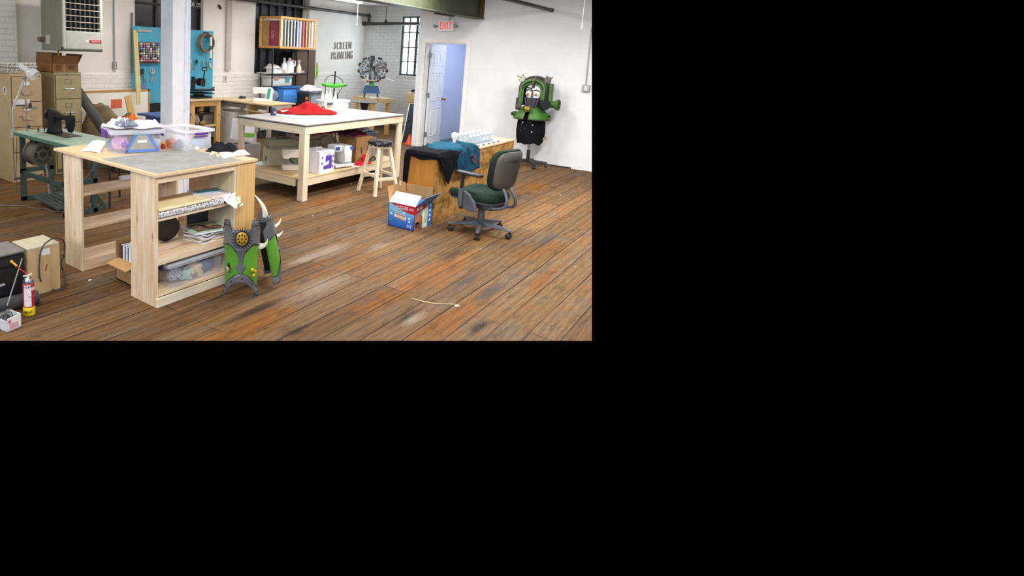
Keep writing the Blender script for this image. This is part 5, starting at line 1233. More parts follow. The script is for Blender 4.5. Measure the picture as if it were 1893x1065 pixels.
# sewing desk
dk = thing('sewing_desk', 'pale wood sewing desk with shelf compartment, against the left wall', 'desk', (7.05, 6.50, 0))
b = MB(); b.box(0, 0.66, 0, 1.45, 0.825, 0.85); b.build('tabletop', BIRCH['y'], dk, bevel=0.003)
b = MB(); b.box(0.0, 0.66, 1.3, 1.62, 0.79, 0.812); b.build('wing', BIRCH['y'], dk)
GL = mat('#a9a192', 0.6, var=0.05)
for x, y in ((0.02, 0.02), (0.58, 0.02), (0.02, 1.2), (0.58, 1.2)):
    b = MB(); b.box(x, x + 0.06, y, y + 0.06, 0, 0.825); b.build('leg', GL, dk)
b = MB(); b.box(0.02, 0.64, 0.02, 0.035, 0.58, 0.825); b.build('end_panel', mat('#c9c5b8', 0.6), dk)
b = MB(); b.box(0.03, 0.63, 0.03, 0.55, 0.70, 0.715); b.box(0.03, 0.63, 0.55, 0.565, 0.55, 0.825); b.build('compartment', BIRCH['y'], dk)
b = MB(); b.box(0.03, 0.05, 0.56, 1.2, 0.74, 0.82); b.build('apron', mat('#6f6b66', 0.6), dk)
b = MB(); b.box(0.0, 0.14, 0.0, 0.2, 0, 0.03); o = b.build('paper_stack', PAPER); o.location = (7.12, 6.62, 0.7155); tag(o, 'stack of papers in the open compartment of the pale sewing desk', 'papers')
b = MB(); b.box(0, 0.55, 0, 0.5, 0, 0.62); o = b.build('white_cabinet', mat('#dddad0', 0.5), bevel=0.005); o.location = (7.10, 7.35, 0.02); tag(o, 'white cabinet under the far end of the pale sewing desk', 'cabinet')
# domestic sewing machine on the desk
def domestic(name, label, loc, rz, panel, body, s=1.0):
    t = thing(name, label, 'sewing machine', loc, rz)
    def pr(nm, poly, y0, y1, m_, bev=0.012): b = MB(); b.prism([(x * s, z * s) for x, z in poly], (0, y0 * s, 0), (1, 0, 0), (0, 0, 1), (0, (y1 - y0) * s, 0)); return b.build(nm, m_, t, bevel=bev * s, seg=3)
    pr('base', [(-0.20, 0), (0.20, 0), (0.20, 0.07), (-0.20, 0.07)], -0.07, 0.07, body)
    pr('pillar', [(0.06, 0.05), (0.20, 0.05), (0.205, 0.27), (0.19, 0.29), (0.06, 0.29)], -0.068, 0.068, body)
    pr('arm', [(-0.20, 0.16), (-0.13, 0.15), (-0.10, 0.17), (0.08, 0.17), (0.08, 0.29), (-0.18, 0.285), (-0.205, 0.265)], -0.062, 0.062, body)
    if panel: pr('control_panel', [(0.07, 0.06), (0.135, 0.06), (0.165, 0.275), (0.10, 0.275)], -0.0705, -0.067, panel, 0.001)
    b = MB(); b.cyl((-0.155 * s, 0, 0.07 * s), (-0.155 * s, 0, 0.185 * s), 0.006 * s, n=8); b.build('needle_bar', STEEL, t)
    b = MB(); b.lathe([(0, 0), (0.045 * s, 0), (0.045 * s, 0.02 * s), (0, 0.024 * s)], (0.203 * s, 0, 0.21 * s), (1, 0, 0), 20); b.build('handwheel', body, t, smooth=True)
    return t
TEAL = mat('#2f9c95', 0.35, var=0.05)
sw2 = domestic('sewing_machine', 'white sewing machine with teal front panel on the pale desk', (7.40, 7.00, 0.85), R(-38), TEAL, mat('#f0eeec', 0.35, var=0.02), 0.85)
b = MB(); b.cyl((0, 0, 0), (0, 0, 0.06), 0.02, n=14); o = b.build('red_thread', mat('#b5524f', 0.5)); o.location = at(484, 187.5, .85); tag(o, 'reddish thread reel left of the teal panel on the pale desk', 'thread')
o = lump('cable_coil', BLACK, None, (0, 0, 0.02), 0.06, 4, sq=(1.3, 0.8, 0.45), amp=0.5); o.location = at(448, 182, .85); tag(o, 'dark tangle of cable lying on the pale desk', 'cable')
b = MB(); b.box(0, 0.2, 0, 0.12, 0, 0.012); o = b.build('notebook', mat('#e3d9bd', 0.6)); o.location = at(463, 187, .85); tag(o, 'cream notebook on the pale desk beside the sewing machine', 'notebook')
# green and white carrier under the desk edge
bg_ = thing('shopping_bag', 'white and green box bag hanging below the desk, seen under the work table top', 'bag', (6.35, 6.40, 0.30))
b = MB(); b.obox((0, 0, 0.20), (0.30, 0.22, 0.32), (0, R(8), 0)); b.build('body', mat('#dcdadd', 0.5, var=0.06), bg_, bevel=0.01)
b = MB(); b.obox((-0.002, -0.112, 0.14), (0.28, 0.006, 0.06), (0, R(8), 0)); b.build('green_band', mat('#6fae2e', 0.5), bg_)
b = MB(); b.box(-0.2, 0.25, -0.15, 0.2, 0, 0.297); o = b.build('grey_crate', mat('#8f8a88', 0.6)); o.location = (6.35, 6.40, 0.0); tag(o, 'grey crate on the floor under the white and green bag', 'crate')

# ================================================================== black rack
RK = thing('wire_rack', 'tall black wire rack stacked with bottles and totes against the left wall', 'rack', (8.40, 7.70, 0))
RL, RD, RH = 1.07, 0.31, 1.77
for x in (0, RL):
    for y in (0, RD):
        b = MB(); b.cyl((x, y, 0), (x, y, RH), 0.014, n=10); b.build('post', BLACK, RK, smooth=True)
for z in (0.15, 0.70, 1.285, 1.76):
    b = MB()
    for y in (0.0, RD): b.cyl((0, y, z), (RL, y, z), 0.007, n=6); b.cyl((0, y, z - 0.025), (RL, y, z - 0.025), 0.006, n=6)
    for x in (0.0, RL): b.cyl((x, 0, z), (x, RD, z), 0.007, n=6)
    for i in range(1, 12): b.cyl((0, RD * i / 12, z + 0.003), (RL, RD * i / 12, z + 0.003), 0.003, n=5)
    b.build('wire_shelf', BLACK, RK)
b = MB(); b.box(-0.15, 0.75, 0.03, RD - 0.03, 1.293, 1.302); b.build('shelf_board', mat('#dedbd2', 0.6), RK)
k = NT('brown_pegboard'); vo = k.node('ShaderNodeTexVoronoi'); vo.inputs['Scale'].default_value = 40; vo.inputs['Randomness'].default_value = 0.0; k.link(k.coords(), vo.inputs['Vector']); k.link(k.ramp(vo.outputs['Distance'], [(0.25, lin('#2e2218')), (0.4, lin('#6d563f'))]), k.p.inputs['Base Color']); k.p.inputs['Roughness'].default_value = 0.7
p, q = ony(541, 90, 8.04), ony(584, 90, 8.03)
b = MB(); b.box(p.x, q.x, 8.03, 8.04, 0.45, p.z); o = b.build('brown_pegboard', k.m); tag(o, 'brown perforated hardboard panel behind the right end of the black rack', 'pegboard')
# wooden screen rack on top with printing screens
zr = RH + 0.005
sr = thing('screen_box', 'pine crate of screen printing frames on top of the black rack', 'crate', (8.40, 7.52, zr))
SL, SD, SH = 1.07, 0.56, 0.60
def sb_(nm, *a): b = MB(); b.box(*a); b.build(nm, HONEY if nm == 'post' else AMBER['x'], sr, bevel=0.002)
for y in (0, SD - 0.04): sb_('post', 0, 0.04, y, y + 0.04, 0.04, SH - 0.04); sb_('post', SL - 0.04, SL, y, y + 0.04, 0.04, SH - 0.04)
for z in (0, SH - 0.04):
    sb_('rail', 0, SL, 0, 0.025, z, z + 0.04); sb_('rail', 0, SL, SD - 0.025, SD, z, z + 0.04); sb_('rail', 0, 0.025, 0.025, SD - 0.025, z, z + 0.04); sb_('rail', SL - 0.025, SL, 0.025, SD - 0.025, z, z + 0.04)
sb_('bottom', 0.025, SL - 0.025, 0.025, SD - 0.025, 0.0, 0.012)
scols = [('#e9e7e4', '#8a3550', 'wine red mesh screen at the left end of the pine crate'), ('#d9d6cf', '#7d8a93', 'grey mesh screen, second from the left in the pine crate'), ('#ecebe8', '#61705c', 'green mesh screen, third from the left in the pine crate'),
         ('#efeeeb', '#5a5648', 'olive mesh screen, fourth from the left in the pine crate'), ('#dedbd3', '#6b6455', 'brown mesh screen, fifth from the left in the pine crate'), ('#eceae6', '#24508f', 'blue mesh screen in the middle of the pine crate'),
         ('#e6e6ea', '#c9c9cf', 'white mesh screen right of the blue one in the pine crate'), ('#c98a7a', '#a4525a', 'pink framed screen in the right half of the pine crate'), ('#d9b89a', '#9a4048', 'red mesh screen right of the pink one in the pine crate'),
         ('#e9c9b4', '#b98a2c', 'amber mesh screen near the right end of the pine crate'), ('#e9e9ee', '#d5d5dd', 'white screen at the right end of the pine crate')]
for i, (fc, mc, lb) in enumerate(scols):
    x = 0.075 + i * 0.091
    t = thing('print_screen', lb, 'printing screen', (8.40 + x, 7.545, zr + 0.013))
    b = MB(); b.box(-0.011, 0.011, 0, 0.012, 0, 0.54); b.box(-0.011, 0.011, 0.47, 0.50, 0, 0.54); b.box(-0.011, 0.011, 0.012, 0.47, 0, 0.03); b.box(-0.011, 0.011, 0.012, 0.47, 0.51, 0.54); b.build('frame', mat(fc, 0.6), t)
    b = MB(); b.box(-0.011, -0.008, 0.012, 0.47, 0.03, 0.51); b.build('mesh', mat(mc, 0.6), t)
    if i == 0:
        b = MB(); b.text('5', 0.2, (-0.0118, 0.24, 0.24), (0, -1, 0), (0, 0, 1), 0.001); b.build('lettering', mat('#b98a9a', 0.6), t)
t_ = thing('tan_board', 'tan board standing at the far left inside the pine crate', 'board', (8.43, 7.86, zr + 0.013)); b = MB(); b.box(0.0, 0.02, 0, 0.17, 0, 0.5); b.build('panel', CARD, t_)
# bottles on the upper shelf
Zs = 1.293
def bottle(name, label, x, y, z, prof, m, cap=None, cat='bottle', n=20, sx=1, sy=1):
    t = thing(name, label, cat, (x, y, z)); b = MB(); b.lathe(prof, n=n, sx=sx, sy=sy); b.build('body', m, t, smooth=True)
    if cap:
        b = MB(); b.lathe(cap[0], n=14); b.build('cap', cap[1], t, smooth=True)
    return t
HDPE = mat('#eeeef0', 0.35, var=0.02)
jx = ony(535, 137, 7.78)
j = bottle('plastic_jug', 'large white plastic jug with handle on the upper rack shelf', jx.x + 0.02, 7.80, Zs + 0.01, [(0, 0), (0.095, 0), (0.10, 0.02), (0.10, 0.16), (0.08, 0.22), (0.03, 0.255), (0.025, 0.27), (0, 0.27)], HDPE, ([(0, 0.265), (0.03, 0.265), (0.03, 0.295), (0, 0.297)], WHITE), 'jug', sx=0.75)
b = MB(); b.tube([(0.05, -0.03, 0.245), (0.10, -0.06, 0.23), (0.105, -0.06, 0.16), (0.08, -0.04, 0.12)], 0.014, 8); b.build('handle', HDPE, j, smooth=True)
bottle('squeeze_bottle', 'white bottle left of the big jug on the upper rack shelf', jx.x - 0.14, 7.80, Zs + 0.01, [(0, 0), (0.055, 0), (0.06, 0.02), (0.06, 0.15), (0.03, 0.20), (0.02, 0.24), (0, 0.24)], HDPE, ([(0, 0.235), (0.025, 0.235), (0.022, 0.29), (0, 0.292)], WHITE))
def spray(label, x, y, z, body, head):
    t = bottle('spray_bottle', label, x, y, z, [(0, 0), (0.05, 0), (0.052, 0.02), (0.05, 0.11), (0.025, 0.17), (0.016, 0.19), (0.016, 0.21), (0, 0.21)], body)
    b = MB(); b.prism([(-0.03, 0), (0.02, 0), (0.035, 0.02), (0.05, 0.045), (-0.01, 0.06), (-0.055, 0.04), (-0.05, 0.02), (-0.02, 0.02)], (0, -0.014, 0.21), (1, 0, 0), (0, 0, 1), (0, 0.028, 0)); b.build('trigger_head', head, t, bevel=0.004)
    return t
spray('spray bottle with pink head and yellow liquid on the upper rack shelf', 9.19, 7.90, Zs + 0.004, mat('#d8c568', 0.3), mat('#c23a62', 0.4))
spray('cream spray bottle with white head on the upper rack shelf', 9.28, 7.78, Zs + 0.004, mat('#ece6c2', 0.35), mat('#f2dcdf', 0.4))
b = MB(); b.box(0, 0.09, 0, 0.10, 0, 0.05); o = b.build('pink_box', mat('#d9a49a', 0.5)); o.location = (9.37, 7.78, Zs + 0.006); tag(o, 'small pink box at the right end of the upper rack shelf', 'box')
b = MB(); b.box(0, 0.06, 0, 0.10, 0, 0.06); o = b.build('red_box', mat('#a4503f', 0.5)); o.location = (9.37, 7.90, Zs + 0.006); tag(o, 'reddish box behind the pink one at the right of the upper rack shelf', 'box')
b = MB(); b.box(0, 0.24, 0, 0.2, 0, 0.08); o = b.build('white_carton', mat('#e6e6ee', 0.5), bevel=0.003); o.location = (8.50, 7.76, 1.303); tag(o, 'white carton on the left of the upper rack shelf, under a plastic bag', 'carton')
crumple('plastic_bag', mat('#cfcac6', 0.35, var=0.1), (8.56, 7.85, 1.385), 0.34, 0.2, 0.09, 2.7, 'grey plastic bag draped over the white carton on the upper rack shelf', 'bag', amp=0.7, fr=2)
b = MB(); b.cyl((0, 0, 0), (0, 0, 0.06), 0.03, n=14); o = b.build('tape_roll', mat('#d9b7ac', 0.6)); o.location = (8.80, 7.74, 1.303); tag(o, 'pinkish tape roll in front of the bottles on the upper rack shelf', 'tape')
# middle of the rack
Zm = 0.71
wt = thing('white_tub', 'pale translucent tub with teal label hanging below the upper rack shelf', 'tub', (8.72, 7.86, 1.046))
tote_parts(wt, 0.7, 0.28, 0.20, clear('milky_tub', '#d4d4d2', 0.75), clear('milky_rim', '#e2e2e0', 0.9))
b = MB(); b.box(0.10, 0.22, -0.1375, -0.1345, 0.08, 0.17); b.build('teal_label', mat('#3f8f96', 0.5), wt)
b = MB(); b.box(-0.22, -0.10, -0.1375, -0.1345, 0.13, 0.175); b.build('red_label', mat('#b8867e', 0.5), wt)
BLU = mat('#3f7fc6', 0.4, var=0.05)
bt = thing('blue_tote', 'blue plastic storage tote on the middle shelf of the black rack', 'tote', (8.90, 7.78, Zm), 0)
tote_parts(bt, 0.52, 0.38, 0.33, BLU, None)
b = MB(); b.box(0.10, 0.2, -0.196, -0.19, 0.25, 0.29); b.build('grip', mat('#2c62a4', 0.4), bt)
o = lump('clear_bag', clear('clear_bag', '#d9dfe8', 0.4), None, (0, 0, 0.12), 0.16, 5); o.location = (8.56, 7.9, Zm + 0.02); tag(o, 'clear plastic bag behind the left post of the black rack', 'bag')
gt = thing('grey_tote', 'grey translucent tote at the right of the black rack, papers over it', 'tote', (9.36, 7.49, 0.62), 0)
tote_parts(gt, 0.36, 0.34, 0.33, clear('smoke_tote', '#a4a6b2', 0.85), clear('smoke_rim', '#b4b6c0', 0.95))
b = MB(); b.box(-0.2, 0.2, -0.2, 0.2, 0, 0.615); o = b.build('black_bin', mat('#2a2a2c', 0.6), bevel=0.01); o.location = (9.36, 7.47, 0.0); tag(o, 'black bin on the floor under the grey translucent tote', 'bin')
crumple('paper_bundle', mat('#d9d4cc', 0.7, var=0.06), (9.36, 7.49, 0.955), 0.5, 0.36, 0.14, 7.7, 'cream paper bundle lying over the grey translucent tote', 'paper', amp=0.8, fr=1.6)
bb = thing('black_case', 'black case with an orange tag between the blue and grey totes', 'case', (9.05, 7.385, 0.62))
b = MB(); b.box(0, 0.1, 0, 0.3, 0, 0.3); b.build('body', mat('#202022', 0.5), bb, bevel=0.01)
b = MB(); b.box(0.0, 0.075, -0.003, 0, 0.17, 0.23); b.build('orange_tag', mat('#df8326', 0.5), bb)
b = MB(); b.box(0, 0.22, 0, 0.3, 0, 0.615); o = b.build('dark_carton', mat('#33302e', 0.7)); o.location = (8.95, 7.385, 0.0); tag(o, 'dark carton on the floor in front of the black rack', 'carton')
b = MB(); b.prism([(0, 0), (0.05, 0.02), (0.07, 0.15), (0.05, 0.32), (0.02, 0.36), (0.03, 0.2)], (0, 0, 0), (1, 0, 0), (0, 0, 1), (0, -0.02, 0)); o = b.build('lime_apron', cloth('lime', '#8fc42a', '#a6d43a')); p = ony(582, 146, 8.04); o.location = (p.x, 8.03, p.z); tag(o, 'lime green cloth hanging at the right edge of the brown hardboard', 'cloth')
# ================================================================== big work table
TX0, TX1, TY0, TY1, TZT = 5.165, 7.36, 4.20, 5.30, 0.90
wt_ = thing('work_table', 'large pale timber work table with grey-white top and lower shelf', 'work table', (TX0, TY0, 0))
L_, W_ = TX1 - TX0, TY1 - TY0
b = MB(); b.box(-0.005, L_ + 0.005, -0.005, W_ + 0.005, 0.888, 0.90); b.build('tabletop', mat('#aca9a6', 0.5, var=0.02), wt_)
b = MB(); b.box(-0.006, L_ + 0.006, -0.006, W_ + 0.006, 0.876, 0.889); b.build('dark_edge', mat('#4b4748', 0.6), wt_)
def tbar(nm, a, *q): b = MB(); b.box(*q); return b.build(nm, PINE2[a], wt_, bevel=0.003)
for y in (0.0, W_ - 0.038): tbar('apron', 'x', 0, L_, y, y + 0.038, 0.787, 0.876)
for x in (0.0, L_ - 0.038): tbar('apron', 'y', x, x + 0.038, 0.038, W_ - 0.038, 0.787, 0.876)
for x in (0.0, L_):
    for y in (0.0, W_):
        sx, sy = (1 if x == 0 else -1), (1 if y == 0 else -1)
        b = MB(); b.box(x + sx * 0.004, x + sx * 0.093, y + sy * 0.004, y + sy * 0.042, 0, 0.787); b.box(x + sx * 0.004, x + sx * 0.042, y + sy * 0.044, y + sy * 0.088, 0, 0.787); b.build('leg', PINE2['z'], wt_, bevel=0.003)
for y in (0.05, W_ - 0.088): tbar('shelf_rail', 'x', 0.05, L_ - 0.05, y, y + 0.038, 0.162, 0.251)
for x in (0.0, L_ - 0.038): tbar('shelf_rail', 'y', x, x + 0.038, 0.13, W_ - 0.13, 0.162, 0.251)
b = MB(); b.box(0.0, L_, 0.045, W_ - 0.045, 0.251, 0.265); b.build('lower_shelf', BIRCH['x'], wt_)
LS = 0.266
# on the table
b = MB(); b.box(-0.32, 0.32, -0.26, 0.26, 0, 0.003); o = b.build('cutting_mat', mat('#a9c4ba', 0.5, var=0.03)); o.location = at(570, 216, TZT) + Vector((0.02, 0.04, 0.0005)); o.rotation_euler.z = R(3); tag(o, 'pale green cutting mat under the red cloth on the work table', 'cutting mat')
RED = cloth('red_cloth', '#a01c1b', '#b8262a', scale=5)
b = MB()
def redfn(u, v):
    x, y = (u - 0.5) * 0.86, (v - 0.5) * 0.56
    r = math.hypot(x / 0.43, y / 0.28)
    edge = 1 + 0.10 * mnoise.noise(Vector((math.atan2(y, x) * 1.6, 3.1, 0)))
    e = max(0.0, 1 - (r / edge) ** 2.2)
    pk = 0.085 * math.exp(-(((x - 0.05) / 0.12) ** 4) - ((y - 0.06) / 0.15) ** 4) + 0.05 * math.exp(-((x + 0.08) / 0.16) ** 2 - ((y - 0.02) / 0.14) ** 2) + 0.02 * math.exp(-((x - 0.26) / 0.2) ** 2) + 0.02 * math.exp(-((x + 0.25) / 0.22) ** 2)
    th_ = math.atan2(y - 0.06, x - 0.05); fold = 0.030 * (1 - abs(math.sin(4.5 * th_ + 2 * mnoise.noise(Vector((x * 4, y * 4, 5)))))) * min(1, r * 1.6) + 0.035 * abs(mnoise.noise(Vector((x * 7, y * 10, 2)))) - 0.012
    s = min(1.0, edge / max(r, 1e-6)) if r > edge else 1.0
    return Vector((x * s, y * s, 0.006 + max(0, e ** 0.45 * (pk + 0.012 + fold))))
b.grid(redfn, 44, 34)
o = b.build('red_cloth', RED, smooth=True, solid=0.003, offs=1); o.location = at(568, 210, TZT) + Vector((0.03, 0.02, 0.004)); o.rotation_euler.z = R(-30); tag(o, 'heap of bright red cloth on the work table', 'cloth')
b = MB(); b.grid(lambda u, v: Vector((-0.15 + 0.3 * u, -0.09 + 0.18 * v, 0.01 + 0.05 * u + 0.02 * math.sin(u * 5 + v * 3))), 8, 6); o = b.build('white_paper', PAPER, smooth=True, solid=0.002, offs=1); o.location = at(536, 209, TZT) + Vector((0, 0, 0.004)); o.rotation_euler.z = R(-25); tag(o, 'white paper sticking out of the left side of the red cloth', 'paper')
t = thing('blue_mug', 'dark blue tin mug at the left of the red cloth on the work table', 'mug', at(505, 213, TZT), R(0))
b = MB(); b.lathe([(0, 0), (0.036, 0), (0.037, 0.003), (0.037, 0.095), (0.034, 0.097), (0.033, 0.02), (0, 0.018)], n=24); b.build('body', mat('#3b4564', 0.4, var=0.05), t, smooth=True)
b = MB(); b.grid(lambda u, v: Vector((0.0378 * math.cos(R(240 + 60 * u)), 0.0378 * math.sin(R(240 + 60 * u)), 0.03 + 0.02 * v)), 6, 1); b.build('sticker', mat('#d9b0b8', 0.5), t)
t = thing('red_clip', 'small dark red clip-shaped spool standing right of the red cloth', 'clip', at(597, 207.5, TZT), R(-40))
b = MB(); b.prism([(-0.03, 0), (0.03, 0), (0.028, 0.05), (0.016, 0.085), (-0.016, 0.085), (-0.028, 0.05)], (0, -0.012, 0), (1, 0, 0), (0, 0, 1), (0, 0.024, 0)); b.build('body', mat('#8f1830', 0.4), t, bevel=0.004)
b = MB(); b.box(-0.005, 0.005, -0.014, -0.012, 0.04, 0.07); b.box(-0.006, 0.004, -0.014, -0.012, 0.012, 0.026); b.build('white_mark', WHITE, t)
t = thing('supply_bin', 'white plastic bin of bottles with dark label at the back of the work table', 'bin', (6.93, 5.13, TZT), R(-14))
tote_parts(t, 0.50, 0.22, 0.15, clear('white_bin', '#eef0f2', 0.86), clear('white_bin_rim', '#f4f5f6', 0.95))
b = MB(); b.box(-0.20, -0.09, -0.1085, -0.1065, 0.085, 0.115); b.build('navy_label', mat('#33395a', 0.5), t)
b = MB(); b.box(-0.20, -0.11, -0.1045, -0.1025, 0.045, 0.08); b.build('orange_label', mat('#d98a68', 0.5), t)
ca, sa = math.cos(R(-14)), math.sin(R(-14))
for i, (lx, ly, h_, r_, m_, lb) in enumerate([(-0.19, 0.02, 0.27, 0.022, mat('#e6d8d6', 0.4), 'pinkish bottle at the left end of the white supply bin'), (-0.14, -0.01, 0.30, 0.024, mat('#eef0f0', 0.3), 'white bottle second from left in the white supply bin'), (-0.05, 0.02, 0.31, 0.026, mat('#f2f2f2', 0.3), 'tall white bottle in the middle of the white supply bin'), (0.02, -0.01, 0.26, 0.024, mat('#dfe6ee', 0.3), 'pale blue bottle with dark mark in the white supply bin')]):
    bt_ = bottle('squeeze_bottle', lb, 6.93 + lx * ca - ly * sa, 5.13 + lx * sa + ly * ca, TZT + 0.006, [(0, 0), (r_, 0), (r_, h_ * 0.7), (r_ * 0.6, h_ * 0.78), (r_ * 0.5, h_ * 0.8), (0, h_ * 0.8)], m_, ([(0, h_ * 0.79), (r_ * 0.5, h_ * 0.79), (r_ * 0.3, h_), (0, h_)], WHITE))
    if i in (0, 3):
        b = MB(); b.obox((0, -r_ - 0.001, h_ * 0.5), (0.02, 0.003, 0.02)); b.build('mark', mat('#8f3038' if i == 0 else '#4b6a90', 0.5), bt_)
crumple('tan_cloth', cloth('tan_cloth', '#c4b59a', '#d9cdb4'), at(616, 200.5, TZT), 0.18, 0.16, 0.06, 3.3, 'beige cloth scrap at the back edge of the work table beside the supply bin', 'cloth', amp=0.8)
crumple('cream_cloth', cloth('cream_cloth', '#e4d9b2', '#efe8cc'), at(606, 206.5, TZT) + Vector((0.05, 0.06, 0)), 0.28, 0.16, 0.03, 6.3, 'cream cloth lying behind the red clip on the work table', 'cloth', amp=0.5)
# on the lower shelf
CRM = mat('#b5b191', 0.45, var=0.03)
t = thing('machine_case', 'olive grey sewing machine case at the left end of the lower shelf', 'case', (5.42, 4.98, LS), R(-28))
b = MB(); b.frustum(0.2, 0.12, 0, 0.22, 0.42, 0.24, 0.41, 0.23); b.build('lower_case', mat('#b3b295', 0.45, var=0.03), t, bevel=0.012, seg=3)
b = MB(); b.frustum(0.2, 0.12, 0.22, 0.25, 0.42, 0.24, 0.40, 0.22); b.frustum(0.2, 0.12, 0.25, 0.345, 0.40, 0.22, 0.36, 0.15); b.build('lid', mat('#8e8a70', 0.45, var=0.04), t, bevel=0.014, seg=3)
b = MB(); b.box(-0.0125, -0.009, 0.08, 0.11, 0.06, 0.12); b.build('catch', DARKST, t)
b = MB(); b.box(0.15, 0.25, 0.10, 0.14, 0.345, 0.352); b.tube([(0.14, 0.12, 0.35), (0.15, 0.12, 0.375), (0.25, 0.12, 0.375), (0.26, 0.12, 0.35)], 0.008, 8); b.build('handle', BLACK, t, smooth=True)
b = MB(); b.tube(smooth_pts([(0, 0, 0.006), (0.08, 0.03, 0.05), (0.06, 0.1, 0.12), (-0.03, 0.08, 0.14), (-0.05, 0.0, 0.08), (0.02, -0.05, 0.03), (0.10, -0.02, 0.006), (0.16, 0.05, 0.006), (0.1, 0.12, 0.02), (0.0, 0.1, 0.05)]), 0.008, 6); o = b.build('power_cable', BLACK, smooth=True); o.location = (5.68, 4.78, LS + 0.004); o.rotation_euler.z = R(-40); tag(o, 'black power cord looped between the olive case and the first white machine', 'cord')
BEI = mat('#e2d6ca', 0.4, var=0.02)
s1 = domestic('sewing_machine', 'cream white sewing machine behind the near leg of the work table', (5.55, 4.63, LS), R(-38), None, BEI, 0.92)
b = MB(); b.box(0.09, 0.15, -0.0645, -0.062, 0.13, 0.14); b.box(0.10, 0.13, -0.0645, -0.062, 0.11, 0.116); b.build('lettering_strip', mat('#5a5656', 0.5), s1)
t = thing('machine_carton', 'white carton printed with a purple sewing machine on the lower shelf', 'carton', (5.535, 4.262, LS), 0)
b = MB(); b.box(0, 0.30, 0, 0.28, 0, 0.275); b.build('carton', mat('#e9e6ee', 0.5, var=0.02), t, bevel=0.003)
b = MB()
VIO = mat('#5a41a8', 0.5)
b.prism([(0.09, 0.05), (0.24, 0.05), (0.25, 0.06), (0.25, 0.20), (0.24, 0.215), (0.13, 0.215), (0.12, 0.20), (0.12, 0.14), (0.15, 0.135), (0.16, 0.15), (0.19, 0.155), (0.195, 0.14), (0.195, 0.12), (0.18, 0.105), (0.15, 0.098), (0.09, 0.095), (0.085, 0.09), (0.085, 0.055)], (0, 0, 0), (1, 0, 0), (0, 0, 1), (0, -0.0015, 0)); pm_ = b.build('purple_picture', VIO, t)
b = MB(); b.tube([(0.15, -0.001, 0.215), (0.165, -0.001, 0.232), (0.20, -0.001, 0.232), (0.215, -0.001, 0.215)], 0.003, 6); b.build('picture_handle', VIO, pm_)
for (x, z) in ((0.055, 0.20), (0.055, 0.125), (0.272, 0.20), (0.272, 0.135), (0.272, 0.07)):
    b = MB(); b.box(x - 0.012, x + 0.012, -0.0015, 0, z - 0.014, z + 0.014); b.build('small_icon', VIO, t)
b = MB(); b.tube([(0.1, 0.14, 0.275), (0.12, 0.14, 0.30), (0.2, 0.14, 0.30), (0.22, 0.14, 0.275)], 0.006, 8); b.build('handle', PAPER, t, smooth=True)
t = thing('overlocker', 'white overlock machine with blue panels right of the purple carton', 'sewing machine', (5.98, 4.33, LS), R(-12))
WM = mat('#eeeef0', 0.35, var=0.02)
b = MB(); b.box(0, 0.30, 0, 0.25, 0.01, 0.05); b.build('base', WM, t, bevel=0.012, seg=3)
b = MB(); b.box(0.16, 0.30, 0.03, 0.24, 0.05, 0.28); b.box(0.02, 0.17, 0.06, 0.22, 0.20, 0.29); b.build('body', WM, t, bevel=0.02, seg=3)
b = MB(); b.obox((0.20, 0.022, 0.17), (0.10, 0.02, 0.2), (R(-8), 0, 0.0)); b.build('cloth_guard', mat('#f3f5fa', 0.35), t, bevel=0.004)
b = MB(); b.box(0.03, 0.10, 0.056, 0.06, 0.225, 0.27); b.build('blue_panel', mat('#3a5fb4', 0.4), t)
b = MB(); b.box(0.24, 0.298, 0.022, 0.03, 0.225, 0.27); b.build('blue_panel', mat('#3a5fb4', 0.4), t)
b = MB(); b.box(0.06, 0.14, 0.03, 0.2, 0.05, 0.065); b.cyl((0.09, 0.1, 0.065), (0.09, 0.1, 0.2), 0.006, n=8); b.build('needle_plate', STEEL, t)
b = MB(); b.box(0.02, 0.28, 0.02, 0.22, 0, 0.01); b.build('foot', BLACK, t)
b = MB()
for i in range(3): b.cyl((0.08 + i * 0.06, 0.18, 0.285), (0.08 + i * 0.06, 0.18, 0.32), 0.006, n=8)
b.build('thread_post', STEEL, t)
# back row
t = thing('sewing_machine_old', 'old beige sewing machine under a grey hood behind the cream machine', 'sewing machine', (6.04, 4.95, LS), R(-20))
b = MB(); b.box(-0.2, 0.25, -0.1, 0.1, 0, 0.10); b.box(0.05, 0.25, -0.09, 0.09, 0.10, 0.30); b.build('case', mat('#7d705f', 0.5, var=0.04), t, bevel=0.015, seg=3)
b = MB(); b.box(-0.22, 0.24, -0.08, 0.08, 0.30, 0.40); b.build('arm', mat('#8b7c6a', 0.5, var=0.04), t, bevel=0.02, seg=3)
b = MB(); b.box(-0.05, -0.015, -0.101, -0.098, 0.02, 0.06); b.build('white_tag', WHITE, t)
t = thing('bread_bin', 'cream curved machine cover at the back of the lower shelf', 'cover', (6.54, 5.03, LS), R(-8))
b = MB(); pr_ = [(-0.22, 0), (0.22, 0), (0.22, 0.12)] + [(0.22 * math.cos(a) * 1.0, 0.12 + 0.20 * math.sin(a)) for a in [PI * i / 12 for i in range(1, 12)]] + [(-0.22, 0.12)]
b.prism(pr_, (0, -0.15, 0), (1, 0, 0), (0, 0, 1), (0, 0.3, 0)); b.build('cover', mat('#b9ad97', 0.5, var=0.04), t, bevel=0.01)
b = MB(); b.box(-0.22, 0.0, -0.17, -0.151, 0.02, 0.10); b.build('front_plate', mat('#9fa3a6', 0.4), t)
bx, bd = open_box('cardboard_box', 'tan cardboard box with two dark marks on the lower shelf', (6.50, 4.40, LS), 0.34, 0.34, 0.35, CARD, CARDIN, {}, rz=R(-10))
